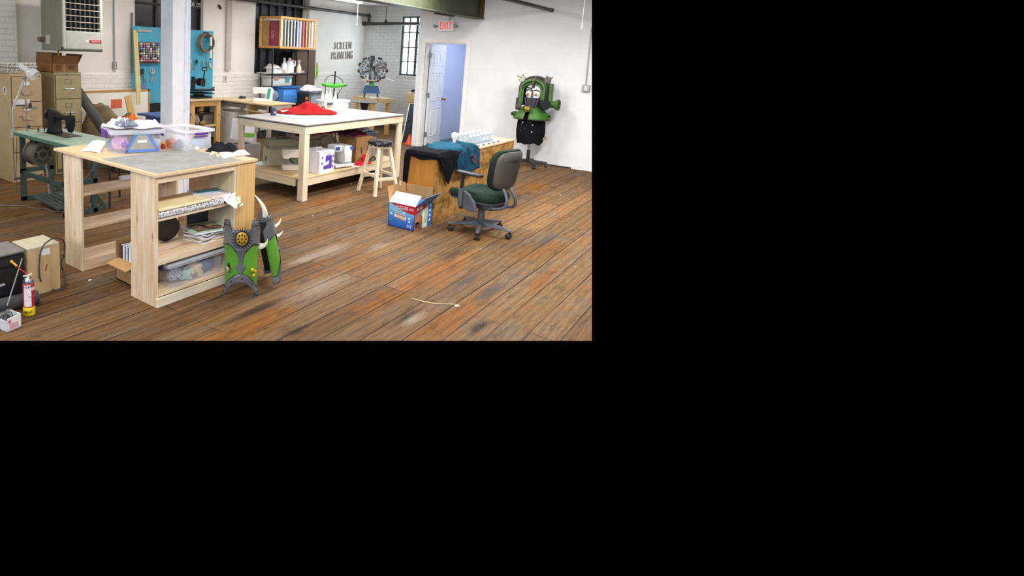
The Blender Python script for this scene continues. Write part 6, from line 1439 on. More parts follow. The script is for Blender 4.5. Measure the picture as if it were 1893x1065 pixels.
b = MB(); b.box(0.004, 0.336, 0.004, 0.336, 0.343, 0.349); b.build('top_flap', CARDIN, bx)
b = MB(); b.prism([(0.10, 0.12), (0.125, 0.12), (0.125, 0.2), (0.113, 0.215), (0.10, 0.2)], (0, -0.001, 0), (1, 0, 0), (0, 0, 1), (0, -0.001, 0)); b.build('dark_mark', mat('#4b3550', 0.6), bd)
b = MB(); b.prism([(0.22, 0.13), (0.245, 0.13), (0.245, 0.21), (0.232, 0.225), (0.22, 0.21)], (0, -0.001, 0), (1, 0, 0), (0, 0, 1), (0, -0.001, 0)); b.build('dark_mark', mat('#4b3550', 0.6), bd)
t = thing('shelf_tote', 'blue grey plastic tote at the right end of the lower shelf', 'tote', (7.06, 4.72, LS), R(-8))
tote_parts(t, 0.46, 0.34, 0.36, mat('#8a9cba', 0.4, var=0.04), None)
b = MB(); b.box(-0.2, 0.2, -0.165, -0.158, 0.18, 0.186); b.build('groove', mat('#6c7c98', 0.5), t)
crumple('white_bag', mat('#cfc9cd', 0.4, var=0.06), (7.06, 4.74, LS + 0.362), 0.36, 0.28, 0.09, 4.7, 'pale cloth bundled on the blue grey tote of the lower shelf', 'cloth', amp=0.6, fr=2)
MAR = cloth('maroon_cloth', '#5a1828', '#7a2438')
o = crumple('maroon_cloth', MAR, (6.30, 4.93, LS + 0.37), 0.9, 0.3, 0.11, 8.1, 'dark maroon cloth lying over the machines under the work table top', 'cloth', rz=R(-8), amp=0.8, fr=2)
o = crumple('purple_cloth', cloth('purple_cloth', '#5b2a3f', '#7d4458'), (6.66, 4.56, LS + 0.355), 0.4, 0.3, 0.08, 9.1, 'purple cloth with a black strap on top of the tan cardboard box', 'cloth', amp=0.8, fr=2)
b = MB(); b.tube(smooth_pts([(0, 0, 0.0), (0.04, 0.02, 0.06), (0.1, 0.05, 0.07), (0.16, 0.03, 0.03)]), 0.012, 8); b.build('strap', BLACK, o, smooth=True, loc=(-0.18, -0.05, 0.05))
crumple('red_umbrella', cloth('crimson', '#a91c30', '#c22a3c'), (6.52, 4.30, LS), 0.34, 0.10, 0.06, 2.1, 'crimson folded umbrella-like bag lying in front of the tan box', 'bag', rz=R(0), amp=0.6, fr=2)
b = MB(); b.tube([(0.0, 0, 0.05), (0.35, 0.18, 0.14), (0.62, 0.3, 0.20)], 0.02, 8, rs=[0.03, 0.022, 0.004]); o = b.build('red_strap', cloth('crimson2', '#b5202c'), smooth=True); o.location = (6.52, 4.30, LS); tag(o, 'red pointed strap sloping up from the crimson bag towards the tote', 'strap')
b = MB(); b.tube(smooth_pts([(0, 0, 0.02), (0.1, -0.03, 0.04), (0.22, 0.0, 0.02), (0.16, 0.06, 0.05), (0.05, 0.05, 0.02), (0.14, 0.02, 0.07)]), 0.011, 6); o = b.build('black_strap', BLACK, smooth=True); o.location = (6.70, 4.30, LS); tag(o, 'black webbing strap beside the crimson bag on the lower shelf', 'strap')
b = MB(); b.box(-0.1, 0.14, -0.06, 0.06, 0, 0.004); o = b.build('paper', PAPER); o.location = (6.36, 4.30, LS + 0.001); o.rotation_euler.z = R(20); tag(o, 'sheet of paper on the lower shelf in front of the crimson bag', 'paper')
b = MB(); b.box(-0.1, 0.12, -0.1, 0.1, 0, 0.004); o = b.build('paper', mat('#cfd4da', 0.7)); o.location = at(476, 304, LS) + Vector((0.06, 0.0, 0.001)); tag(o, 'pale paper on the left end of the lower shelf before the olive case', 'paper')
o = lump('blue_bundle', cloth('ink_violet', '#3a2f55', '#57468a'), None, (0, 0, 0.05), 0.1, 2, sq=(2.4, 1, 0.6)); o.location = (7.0, 4.55, 0.0); tag(o, 'dark violet bundle on the floor under the right end of the work table', 'bundle')
# wooden stool with black padded seat
st = thing('stool', 'pale wooden stool with black padded seat beside the work table', 'stool', (6.27, 3.88, 0), R(-20))
b = MB(); b.lathe([(0, 0.60), (0.14, 0.60), (0.155, 0.608), (0.158, 0.63), (0.15, 0.655), (0.12, 0.668), (0, 0.672)], n=32); cu = b.build('cushion', mat('#161618', 0.22, var=0.1, coat=0.4), st, smooth=True)
b = MB()
for i in range(18):
    a = 2 * PI * i / 18; b.ell((0.158 * math.cos(a), 0.158 * math.sin(a), 0.615), 0.006, 0.006, 0.006, 8, 6)
b.build('upholstery_nails', STEEL, cu)
b = MB(); b.lathe([(0, 0.578), (0.135, 0.578), (0.14, 0.585), (0.14, 0.60), (0, 0.60)], n=32); b.build('seat_board', PINE2['x'], st)
def leg4(sx, sy):
    return [Vector((sx * (0.085 + 0.09 * (1 - z / 0.58)), sy * (0.085 + 0.09 * (1 - z / 0.58)), z)) for z in (0.0, 0.58)]
for sx in (-1, 1):
    for sy in (-1, 1):
        p, q = leg4(sx, sy); b = MB(); w2 = 0.019
        b.loft([[c + Vector((i * w2, j_ * w2, 0)) for i, j_ in ((-1, -1), (1, -1), (1, 1), (-1, 1))] for c in (p, q)]); lg = b.build('leg', PINE2['z'], st, bevel=0.003)
        b = MB(); c = p.lerp(q, 0.13); b.cyl(c + Vector((sx * 0.02, 0, 0)), c + Vector((sx * 0.0205, 0, 0)), 0.007, n=10); b.build('screw_hole', mat('#5a4028', 0.7), lg)
for (s0, s1, z) in (((-1, -1), (1, -1), 0.20), ((-1, 1), (1, 1), 0.20), ((-1, -1), (-1, 1), 0.24), ((1, -1), (1, 1), 0.24)):
    f_ = z / 0.58; p = leg4(*s0)[0].lerp(leg4(*s0)[1], f_); q = leg4(*s1)[0].lerp(leg4(*s1)[1], f_)
    b = MB(); d = (q - p).normalized(); n_ = Vector((-d.y, d.x, 0)) * 0.012
    b.loft([[c + n_ * i + Vector((0, 0, 0.018 * j_)) for i, j_ in ((-1, -1), (1, -1), (1, 1), (-1, 1))] for c in (p, q)]); b.build('rung', PINE2['x'], st)

# ================================================================== far corner: printing area
sp_ = thing('press_table', 'worn wooden table under the screen printing press in the far corner', 'table', (10.88, 7.20, 0), math.atan2(7.473 - 6.672, 11.137 - 10.805) - R(90))
b = MB(); b.box(-0.06, 0.50, -0.38, 0.38, 0.70, 0.80); b.build('tabletop', BIRCH['y'], sp_, bevel=0.004)
for x, y in ((0.0, -0.32), (0.0, 0.32), (0.40, -0.32), (0.40, 0.32)):
    b = MB(); b.box(x - 0.035, x + 0.035, y - 0.035, y + 0.035, 0, 0.70); b.build('leg', HONEY, sp_)
b = MB(); b.box(-0.02, 0.02, -0.30, 0.30, 0.12, 0.17); b.build('stretcher', HONEY, sp_)
pr = thing('printing_press', 'many-armed screen printing press with blue base in the far corner', 'printing press', (10.86, 7.03, 0.80), R(-56))
BL = mat('#3c5f93', 0.4)
b = MB(); b.prism([(-0.19, 0), (0.19, 0), (0.14, 0.16), (-0.14, 0.16)], (0, -0.08, 0.10), (0, 0, 0) if False else (1, 0, 0), (0, 0, 1), (0, 0.16, 0)); b.build('blue_base', BL, pr, bevel=0.01)
for sx in (-1, 1):
    b = MB(); b.tube([(sx * 0.13, 0, 0.11), (sx * 0.15, 0, 0.0)], 0.02, 8); b.tube([(sx * 0.15, -0.05, 0.012), (sx * 0.15, 0.05, 0.012)], 0.014, 6); b.build('leg', mat('#56627a', 0.4), pr)
GRE = mat('#58c03a', 0.4)
b = MB(); b.cyl((0, 0, 0.26), (0, 0, 0.36), 0.05, n=16); b.obox((0, -0.06, 0.28), (0.12, 0.06, 0.05)); b.build('green_hub', GRE, pr)
b = MB(); b.box(-0.22, 0.18, -0.25, 0.16, 0.375, 0.392); b.build('platen', mat('#e0c3ac', 0.5), pr, bevel=0.003)
b = MB(); b.obox((0.33, 0.0, 0.43), (0.30, 0.2, 0.012), (0, R(20), 0)); b.build('platen', WHITE, pr)
for sx in (-0.09, 0.09):
    b = MB(); b.cyl((sx, -0.1, 0.393), (sx, -0.1, 0.50), 0.016, n=10); b.build('clamp_post', WHITE, pr)
SV = mat('#9aa0a4', 0.35, 0.6, var=0.2, scale=20)
b = MB(); b.lathe([(0, 0.392), (0.12, 0.392), (0.13, 0.44), (0.07, 0.50), (0.05, 0.86), (0, 0.88)], n=20); b.build('turret', mat('#5d6063', 0.4, 0.5, var=0.2), pr, smooth=True)
for i in range(11):
    a = 2 * PI * i / 11 + 0.2; d = Vector((math.cos(a), 0.55 * math.sin(a), 0)); up_ = 0.62 + 0.20 * math.sin(a * 1.0)
    c0 = Vector((0, 0, 0.62)); rr = 0.30
    p0 = c0 + Vector((math.cos(a) * 0.06, -0.05, math.sin(a) * 0.06)); p1 = c0 + Vector((math.cos(a) * rr * 0.98, -0.10 + 0.12 * math.sin(a * 2), math.sin(a) * rr * 0.85))
    b = MB(); dd = (p1 - p0); b.tube([p0, p0.lerp(p1, 0.55), p1], 0.036, 4); b.obox(p0.lerp(p1, 0.72), (0.12, 0.10, 0.05), (0, -a, 0)); ar = b.build('print_arm', SV if i % 3 else mat('#6c7276', 0.4, 0.5), pr)
    for s_ in (-1, 1):
        n2 = Vector((-math.sin(a), 0, math.cos(a))) * 0.06 * s_
        b = MB(); b.cyl(p1 + n2 + Vector((0, -0.05, 0)), p1 + n2 + Vector((0, -0.09, 0)), 0.026, n=10); b.cyl(p0.lerp(p1, 0.7) + n2 * 0.6 + Vector((0, -0.05, 0)), p0.lerp(p1, 0.7) + n2 * 0.6 + Vector((0, -0.09, 0)), 0.015, n=8); b.build('clamp_knob', BLACK, ar)
b = MB()
for i in range(6): b.box(0.08, 0.30, -0.21, -0.18, 0.60 + i * 0.03, 0.618 + i * 0.03)
b.build('ribbed_plate', mat('#7a6e68', 0.5, var=0.1), pr)
b = MB(); b.box(0, 0.1, 0, 0.2, 0, 0.02); o = b.build('white_pad', WHITE); o.location = (10.74, 6.80, 0.801); tag(o, 'white pad at the right edge of the printing press table', 'pad')
# second bench beyond the partition
bn = thing('wooden_bench', 'thick wooden bench beside the factory window, partly behind the partition', 'bench', (11.42, 5.68, 0))
b = MB(); b.box(0, 0.7, 0, 0.80, 0.74, 0.95); b.build('top_block', BIRCH['y'], bn, bevel=0.006)
b = MB(); b.box(0.02, 0.68, 0.0, 0.76, 0.64, 0.74); b.build('apron', HONEY, bn)
for x in (0.04, 0.58):
    for y in (0.08, 0.62): b = MB(); b.box(x, x + 0.09, y, y + 0.09, 0, 0.64); b.build('leg', wood('rust_leg', '#a8743c', '#c0894a', 'z', knots=False), bn)
b = MB(); b.box(0.05, 0.6, 0.1, 0.65, 0.10, 0.14); b.build('lower_rail', HONEY, bn)
t = thing('grey_machine', 'grey green cabinet-like machine standing on the bench by the window', 'machine', (11.6, 5.75, 0.951)); b = MB(); b.box(0, 0.3, 0, 0.40, 0, 0.26); b.build('housing', mat('#75807a', 0.5), t, bevel=0.01); b = MB(); b.cyl((-0.01, 0.3, 0.2), (0, 0.3, 0.2), 0.02, n=12); b.build('dial', BLACK, t)
o = lump('black_tool', BLACK, None, (0, 0, 0.025), 0.07, 3, sq=(0.5, 1.0, 0.6), amp=0.6); o.location = (11.5, 6.34, 0.951); tag(o, 'small black tool lying on the bench left of the grey machine', 'tool')
b = MB(); b.tube(smooth_pts([(11.37, 6.22, 0.63), (11.36, 6.21, 0.4), (11.35, 6.22, 0.25), (11.36, 6.26, 0.03)]), 0.007, 6); b.ell((11.355, 6.3, 0.026), 0.02, 0.05, 0.025, 10, 6); o = b.build('hanging_cable', BLACK, smooth=True); tag(o, 'black cable hanging down in front of the wooden bench', 'cable')
t = thing('leaning_panel', 'dark panel with pale edge leaning against the partition end', 'panel', (10.62, 5.86, 0), 0)
b = MB(); b.obox((0.0, 0.0, 0.40), (0.5, 0.016, 0.80), (R(9), 0, 0)); b.build('board', mat('#55616a', 0.6), t)
b = MB(); b.obox((-0.255, 0.0, 0.40), (0.014, 0.02, 0.80), (R(9), 0, 0)); b.build('edge', WHITE, t)
t = thing('traffic_cone', 'orange cone on the floor at the end of the partition wall', 'cone', (10.30, 5.71, 0))
b = MB(); b.lathe([(0, 0.02), (0.075, 0.02), (0.012, 0.20), (0, 0.20)], n=20); b.build('cone', mat('#e85420', 0.45), t, smooth=True)
b = MB(); b.box(-0.085, 0.085, -0.085, 0.085, 0, 0.02); b.build('base', mat('#e85420', 0.5), t)
# lime lamp and black pedestal behind the work table
ll = thing('lime_lamp', 'lime green spread lamp shade on black wiry stand behind the work table', 'lamp', (8.68, 6.42, 0))
k = clear('lime_plastic', '#62d84a', 0.9)
b = MB(); b.loft([[(0.24 * s * math.cos(a), 0.12 * s * math.sin(a) * (1.0 if math.cos(a) < 0 else 0.7), z + 0.03 * abs(math.cos(a))) for a in [2 * PI * i / 28 for i in range(28)]] for s, z in ((0.3, 1.13), (0.9, 1.10), (1.0, 1.14), (0.95, 1.15), (0.3, 1.16))]); b.build('shade', k, ll, smooth=True); kids(ll)[0].rotation_euler.z = R(-50)
b = MB(); b.cyl((-0.01, 0, 0.02), (0, 0, 1.1), 0.012, n=8); b.cyl((0.05, -0.05, 0.02), (0.05, -0.05, 1.0), 0.01, n=8); b.cyl((0.0, 0, 1.15), (0.01, 0, 1.40), 0.014, n=8); b.box(-0.04, 0.10, -0.07, 0.02, 0.80, 0.815); b.build('stand', BLACK, ll)
b = MB(); b.tube(smooth_pts([(-0.1, 0.1, 0.6), (-0.11, 0.12, 1.1), (-0.12, 0.12, 1.24), (-0.05, 0.06, 1.32), (0.03, -0.02, 1.31), (0.12, -0.1, 1.22), (0.1, -0.1, 1.12), (0.06, -0.06, 1.0)]), 0.006, 6); b.build('cable', BLACK, ll, smooth=True)
b = MB(); b.lathe([(0, 0), (0.14, 0), (0.14, 0.015), (0.02, 0.03), (0, 0.03)], n=24); b.build('base', BLACK, ll)
pd = thing('pedestal', 'black flared pedestal with thin round top behind the work table', 'pedestal', (9.15, 6.05, 0))
b = MB(); b.lathe([(0, 0.85), (0.24, 0.85), (0.25, 0.86), (0.1, 0.866), (0, 0.866)], n=28); b.build('round_top', mat('#8f9396', 0.4, 0.4), pd, smooth=True)
b = MB(); b.lathe([(0, 0.0), (0.16, 0.0), (0.16, 0.02), (0.03, 0.05), (0.03, 0.55), (0.04, 0.66), (0.09, 0.85), (0, 0.85)], n=24); b.build('column', BLACK, pd, smooth=True)

# ================================================================== behind the tote: cloth heap, roll, blue bench
OL = cloth('olive_cloth', '#6f6048', '#857456', scale=6)
def heap(name, m, c, sx, sy, h, seed, label, cat='cloth', base=0.0):
    b = MB()
    def fn(u, v):
        x, y = u - .5, v - .5; r = min(1, math.hypot(x, y) * 2)
        e = (1 - r ** 5) ** 0.6
        z = h * e * (0.78 + 0.26 * mnoise.noise(Vector((x * 3 + seed, y * 3, seed)))) + 0.08 * h * math.sin(14 * (x + 0.6 * y) + 4 * mnoise.noise(Vector((x * 3, y * 3, seed)))) * (1 - r)
        return Vector((x * sx * (1 if r < 1 else 1 / (math.hypot(x, y) * 2)), y * sy * (1 if r < 1 else 1 / (math.hypot(x, y) * 2)), base + max(0.004, z)))
    b.grid(fn, 34, 30); o = b.build(name, m, smooth=True, solid=0.004, offs=1); o.location = c; return tag(o, label, cat)
heap('cloth_heap', OL, (4.72, 7.53, 0.0), 0.95, 0.66, 1.0, 1.4, 'big heap of olive brown cloth in front of the whiteboard')
heap('cloth_heap', cloth('camo', '#7a6a4e', '#4f4634', scale=16), (4.70, 6.98, 0.0), 0.5, 0.40, 0.86, 6.4, 'mottled brown cloth heap in front of the larger olive heap')
heap('cloth_heap', cloth('rust_scrap', '#7d5a52', '#a98a84', scale=14), (4.62, 6.50, 0.0), 0.38, 0.40, 0.72, 3.4, 'dusky pink cloth heap beside the dark leaning roll')
b = MB(); b.obox((0, 0, 0.19), (0.10, 0.02, 0.38), (R(0), R(-14), 0)); o = b.build('wooden_plank', HONEY); o.location = (5.02, 7.40, 0.62); tag(o, 'short wooden plank sticking up out of the cloth heap', 'plank')
t = thing('fabric_roll', 'dark grey thick roll leaning against the olive filing cabinet', 'roll', (0, 0, 0))
p0, p1 = Vector((4.30, 6.20, 0.07)), ony(138, 160, 7.62)
b = MB(); b.cyl(p0, p1, 0.07, n=22); b.build('roll', mat('#46443f', 0.85, var=0.1), t, smooth=True)
b = MB(); d = (p1 - p0).normalized(); b.cyl(p0 - d * 0.02, p0, 0.025, n=14); b.build('core', CARD, t)
t = thing('blue_bench', 'small blue bench standing beside the white column', 'bench', (5.0, 6.75, 0))
NB = mat('#465a8c', 0.5, var=0.05)
b = MB(); b.box(-0.02, 0.62, -0.02, 0.42, 0.735, 0.765); b.build('top', NB, t, bevel=0.004)
for x in (0.08, 0.5):
    b = MB(); b.box(x, x + 0.05, 0.03, 0.36, 0, 0.735); b.build('leg', NB, t)
b = MB(); b.box(0.13, 0.5, 0.1, 0.3, 0.25, 0.30); b.build('stretcher', NB, t)
t = thing('grey_tub', 'grey lidded tub under the blue bench', 'tub', (5.30, 6.93, 0)); b = MB(); b.frustum(0.0, 0, 0, 0.24, 0.20, 0.18, 0.22, 0.20); b.build('body', mat('#7c82a0', 0.5), t)
# ================================================================== plywood counter
KX0, KX1, KY0, KY1, KH = 5.50, 7.66, 2.715, 3.06, 0.70
k = NT('stained_plywood'); v = k.coords()
f1 = k.noise(k.coords(scale=(1, 1, 1)), 7.5, 9, 0.74); f2 = k.noise(k.coords(scale=(1, 1, 1.3)), 15, 6, 0.7); f3 = k.noise(k.coords(), 2.2, 3)
c = k.ramp(f1, [(0.38, lin('#5d3f1c')), (0.47, lin('#8a6430')), (0.56, lin('#b08544')), (0.66, lin('#94692f'))])
c = k.mix(k.ramp(f2, [(0.55, (0, 0, 0, 1)), (0.72, (0.65, 0.65, 0.65, 1))]), c, lin('#5d4020'))
c = k.mix(k.ramp(f3, [(0.5, (0, 0, 0, 1)), (0.75, (0.5, 0.5, 0.5, 1))]), c, lin('#cfa25a'))
k.link(c, k.p.inputs['Base Color']); k.p.inputs['Roughness'].default_value = 0.55; k.bump(f2, 0.1, 0.004); STAIN = k.m
kt = thing('plywood_counter', 'long low counter clad in stained plywood, behind the office chair', 'counter', (KX0, KY0, 0))
KL, KW = KX1 - KX0, KY1 - KY0
b = MB(); b.box(0, KL, 0, 0.018, 0.0, KH - 0.018); b.build('front_panel', STAIN, kt, bevel=0.002)
b = MB(); b.box(0, 0.018, 0.018, KW, 0, KH - 0.018); b.build('end_panel', wood('varnished_ply', '#a8691f', '#c98a35', 'z', knots=False, stretch=6), kt)
b = MB(); b.box(KL - 0.018, KL, 0.018, KW, 0, KH - 0.018); b.box(0.018, KL - 0.018, KW - 0.018, KW, 0, KH - 0.018); b.build('back_panel', STAIN, kt)
b = MB(); b.box(-0.008, KL + 0.008, -0.008, KW + 0.008, KH - 0.018, KH); b.build('countertop', wood('worn_top', '#b98a68', '#d3ac8c', 'x', knots=False), kt, bevel=0.002)
# shirts over its near end
def draped(name, m, x0, x1, drop_f, drop_b, seed, label, z0, end=0.0):
    """cloth lying over the counter, hanging down its front and end"""
    b = MB(); w_ = KW + 0.03
    total = drop_f + w_ + drop_b
    def fn(u, v):
        x = x0 + (x1 - x0) * u
        j = 0.35 * mnoise.noise(Vector((u * 3.2, seed, 0.3)))
        s = v * (total + j * 0.25 * drop_f) - j * 0.25 * drop_f
        wv = 0.018 * math.sin(u * 21 + seed) * 1.0 + 0.02 * mnoise.noise(Vector((u * 6, v * 6, seed)))
        if s < drop_f: y, z = -0.022 - abs(wv) * 0.9 - 0.02 * (1 - s / drop_f), KH - (drop_f - s)
        elif s < drop_f + w_: y, z = s - drop_f - 0.015, KH + 0.012 + abs(wv) * 1.5 + 0.012
        else: y, z = w_ + 0.006 + abs(wv), KH - (s - drop_f - w_)
        if s >= drop_f and s < drop_f + 0.04: z -= 0.012
        q = Vector((KX0 + x, KY0 + y, z + z0))
        return q
    b.grid(fn, 44, 40); o = b.build(name, m, smooth=True, solid=0.005, offs=1); return tag(o, label, 'shirt')
BLK = cloth('black_jersey', '#0c0c10', '#131419', scale=6)
TEALC = cloth('teal_jersey', '#123448', '#1c4a60', scale=5)
b = MB()
def blkfn(u, v):
    u2 = u
    # across the end (x) and along y; a corner hangs over the front, a sleeve down the end
    x = -0.16 + 0.62 * u; y = -0.34 + 0.80 * v
    n_ = mnoise.noise(Vector((u * 4, v * 4, 1.0)))
    zz = KH + 0.02 + 0.022 * abs(mnoise.noise(Vector((u * 7, v * 7, 4)))) + 0.02 * math.sin(PI * u)
    px, py, pz = x, y, zz
    if y < -0.02:
        ln = -0.02 - y; mx = 0.30 * max(0, 1 - abs(u - 0.62) / 0.42); ln *= mx / 0.30 if mx > 0 else 0
        py = -0.028 - 0.018 * abs(n_); pz = KH + 0.01 - ln
    if x < -0.012:
        ln = (-0.012 - x) * (2.2 if v > 0.80 else 0.25 + 0.25 * n_); px = -0.02 - 0.012 * abs(n_); pz = min(pz, KH + 0.012) - ln
    if y > KW + 0.01:
        ln = y - KW - 0.01; py = KW + 0.02; pz -= ln * 1.6
    return Vector((KX0 + px, KY0 + py, pz))
b.grid(blkfn, 40, 44); o = b.build('black_shirt', BLK, smooth=True, solid=0.006, offs=1); tag(o, 'black shirt draped over the near end of the plywood counter', 'shirt')
tl = draped('teal_shirt', TEALC, 0.40, 0.96, 0.22, 0.04, 3.0, 'teal shirt with red print hanging over the plywood counter', 0.004)
b = MB(); PK = mat('#7d3450', 0.8)
for i, (x, z, w_, h_) in enumerate([(0.74, 0.655, 0.11, 0.012), (0.78, 0.625, 0.07, 0.02), (0.77, 0.595, 0.11, 0.016), (0.80, 0.565, 0.06, 0.02)]):
    b.obox((KX0 + x, KY0 - 0.066, z), (w_, 0.006, h_), (0.25, 0.25, 0))
b.build('red_print', PK, tl)
o = heap('teal_folds', cloth('teal_light', '#184258', '#22566e', scale=6), (KX0 + 0.47, KY0 + 0.15, KH + 0.012), 0.5, 0.36, 0.085, 2.2, 'bunched blue teal shirt between the black shirt and the light bulb', 'shirt')
# bulbs
def led(name, label, loc, rz=0):
    t = thing(name, label, 'light bulb', loc, rz)
    b = MB(); b.lathe([(0, 0), (0.008, 0), (0.013, 0.004), (0.013, 0.028), (0.016, 0.03)], n=18); b.build('screw_base', mat('#d6d4d0', 0.35, 0.4), t, smooth=True)
    b = MB(); b.lathe([(0.015, 0.028), (0.02, 0.055), (0.033, 0.085), (0.036, 0.105), (0.030, 0.13), (0.014, 0.143), (0, 0.145)], n=22); b.build('globe', mat('#f4f2f0', 0.3, var=0.01), t, smooth=True)
    return t
led('light_bulb', 'single white bulb standing on the counter behind the teal shirt', at(839, 268, KH + 0.05))
tray = thing('bulb_tray', 'white card tray holding two rows of clear jars on the counter', 'tray', (KX0 + 1.34, KY0 + 0.17, KH + 0.001))
b = MB(); b.box(-0.50, 0.42, -0.14, 0.14, 0, 0.012); b.build('base', mat('#d2cdc6', 0.8), tray)
b = MB(); b.box(-0.50, 0.42, -0.143, -0.137, 0, 0.03); b.box(-0.50, 0.42, 0.137, 0.143, 0, 0.03); b.box(-0.503, -0.497, -0.14, 0.14, 0, 0.03); b.box(0.417, 0.423, -0.14, 0.14, 0, 0.03); b.build('edge', PAPER, tray)
b = MB()
for i in range(5): b.box(-0.30 + i * 0.15, -0.22 + i * 0.15, -0.1445, -0.1432, 0.006, 0.02)
b.build('dark_print', mat('#5a4634', 0.6), tray)
GLS = clear('jar_glass', '#b4c0c8', 0.25, 0.05); CAPM = mat('#c9ced6', 0.3, 0.4)
proto = None
for r_ in range(2):
    for i in range(7):
        loc = (KX0 + 0.98 + i * 0.10, KY0 + 0.09 + r_ * 0.15, KH + 0.0135)
        if proto is None:
            proto = thing('glass_jar', '', 'jar', loc, 0, 'clear jars in the white tray')
            b = MB(); b.lathe([(0.0, 0), (0.034, 0), (0.036, 0.004), (0.036, 0.06), (0.022, 0.082), (0.020, 0.095), (0.018, 0.095), (0.020, 0.08), (0.033, 0.058), (0.033, 0.006), (0, 0.006)], n=18); b.build('body', GLS, proto, smooth=True)
            b = MB(); b.lathe([(0, 0.094), (0.023, 0.094), (0.023, 0.112), (0.016, 0.118), (0.010, 0.135), (0, 0.137)], n=16); b.build('lid', clear('jar_lid', '#c2c8d0', 0.7), proto, smooth=True)
            b = MB(); b.lathe([(0, 0.006), (0.032, 0.006), (0.032, 0.03), (0, 0.031)], n=16); b.build('contents', clear('jar_fill', '#8f9aa6', 0.5), proto, smooth=True)
            g_ = proto
        else: g_ = copy_tree(proto, loc)
        g_['label'] = 'clear white-lidded jar in the tray, %s of the %s row counted from the light bulb' % (['first', 'second', 'third', 'fourth', 'fifth', 'sixth', 'seventh'][i], 'front' if r_ == 0 else 'back')

# ================================================================== carton of baby wipes
HX, HY = 5.105, 2.715; HL, HW_, HHt = 0.355, 0.30, 0.25
hg = thing('wipes_carton', 'open blue and red printed carton on the floor by the counter', 'cardboard box', (HX, HY, 0))
k = NT('blue_print'); sp3 = k.n.new('ShaderNodeSeparateXYZ'); k.link(k.coords(), sp3.inputs[0])
mr = k.node('ShaderNodeMapRange'); mr.inputs[1].default_value = 0.0; mr.inputs[2].default_value = 0.25; k.link(sp3.outputs[2], mr.inputs[0])
k.link(k.ramp(mr.outputs[0], [(0.0, lin('#1f4fae')), (0.4, lin('#3f86d8')), (0.75, lin('#7fc4ee'))]), k.p.inputs['Base Color']); k.p.inputs['Roughness'].default_value = 0.4; CBL = k.m
b = MB(); th = 0.005
b.box(0, HL, 0, HW_, 0, th); b.box(0, th, 0, HW_, 0, HHt); b.box(HL - th, HL, 0, HW_, 0, HHt); b.box(0, HL, 0, th, 0, HHt); b.box(0, HL, HW_ - th, HW_, 0, HHt); body = b.build('body', CBL, hg)
CRED = mat('#b81a30', 0.4, var=0.03); CW = mat('#f1eff0', 0.45, var=0.02)
Lx = -0.0012                               # left face, x = 0, read along -y
def LF(poly, m, nm, off=Lx): b = MB(); b.prism(poly, (off, HW_, 0), (0, -1, 0), (0, 0, 1), (0.0008, 0, 0)); return b.build(nm, m, body)
def RF(poly, m, nm, off=-0.0012): b = MB(); b.prism(poly, (0, off, 0), (1, 0, 0), (0, 0, 1), (0, 0.0008, 0)); return b.build(nm, m, body)
LF([(0.02, HHt), (HW_, HHt), (HW_, 0.165), (0.24, 0.168), (0.16, 0.185), (0.09, 0.212)], CRED, 'red_band')
RF([(0, HHt), (0.24, HHt), (0.24, 0.215), (0.12, 0.18), (0, 0.165)], CRED, 'red_band')
b = MB(); b.text('HUGGIES', 0.05, (-0.0028, HW_ - 0.155, 0.212), (0, -1, 0), (0, 0.10, 1), 0.001, sx=0.68); b.build('lettering', CW, body)
b = MB(); b.text('HUGGIES', 0.042, (0.095, -0.0028, 0.217), (1, 0, 0.04), (0, 0, 1), 0.001, sx=0.68); b.build('lettering', CW, body)
LF([(0.235, 0.20), (0.29, 0.2), (0.29, 0.225), (0.235, 0.225)], mat('#d88a92', 0.5), 'pink_tag', -0.0026)
LF([(0.05, 0.17), (0.12, 0.155), (0.12, 0.168), (0.05, 0.183)], mat('#b9d6a8', 0.5), 'pale_slogan')
LF([(0.075, 0.145), (0.085, 0.152), (0.195, 0.138), (0.205, 0.125), (0.205, 0.092), (0.19, 0.083), (0.085, 0.098), (0.075, 0.108)], CW, 'packet_picture', -0.0016)
LF([(0.082, 0.138), (0.198, 0.122), (0.198, 0.133), (0.082, 0.148)], CRED, 'packet_stripe', -0.0024); LF([(0.082, 0.10), (0.198, 0.085), (0.198, 0.093), (0.082, 0.109)], CRED, 'packet_stripe', -0.0024)
LF([(0.09, 0.112), (0.19, 0.098), (0.19, 0.118), (0.09, 0.132)], mat('#c8d2a8', 0.5), 'packet_window', -0.0024)
for (cy_, cz_, r_) in ((0.035, 0.135, 0.012), (0.24, 0.115, 0.014), (0.245, 0.085, 0.011), (0.18, 0.165, 0.014)):
    LF([(cy_ + r_ * math.cos(2 * PI * i / 12), cz_ + r_ * math.sin(2 * PI * i / 12)) for i in range(12)], mat('#cfe6f6', 0.5), 'bubble')
b = MB(); b.text('552', 0.04, (-0.0024, HW_ - 0.245, 0.038), (0, -1, 0), (0, 0, 1), 0.001, sx=0.9); b.build('lettering', CW, body)
SK = mat('#8f5f48', 0.6, var=0.1, scale=14)
RF([(0.0, 0.0), (0.13, 0.0), (0.165, 0.05), (0.16, 0.12), (0.12, 0.17), (0.0, 0.163)], SK, 'baby_photo')
RF([(0.06 + 0.05 * math.cos(2 * PI * i / 16), 0.105 + 0.045 * math.sin(2 * PI * i / 16)) for i in range(16)], mat('#a97458', 0.6, var=0.05), 'photo_head', -0.0022)
RF([(0.06 + 0.048 * math.cos(2 * PI * i / 16), 0.055 + 0.03 * math.sin(2 * PI * i / 16)) for i in range(16)], mat('#5d3626', 0.6, var=0.1), 'photo_shadow_hand', -0.0022)
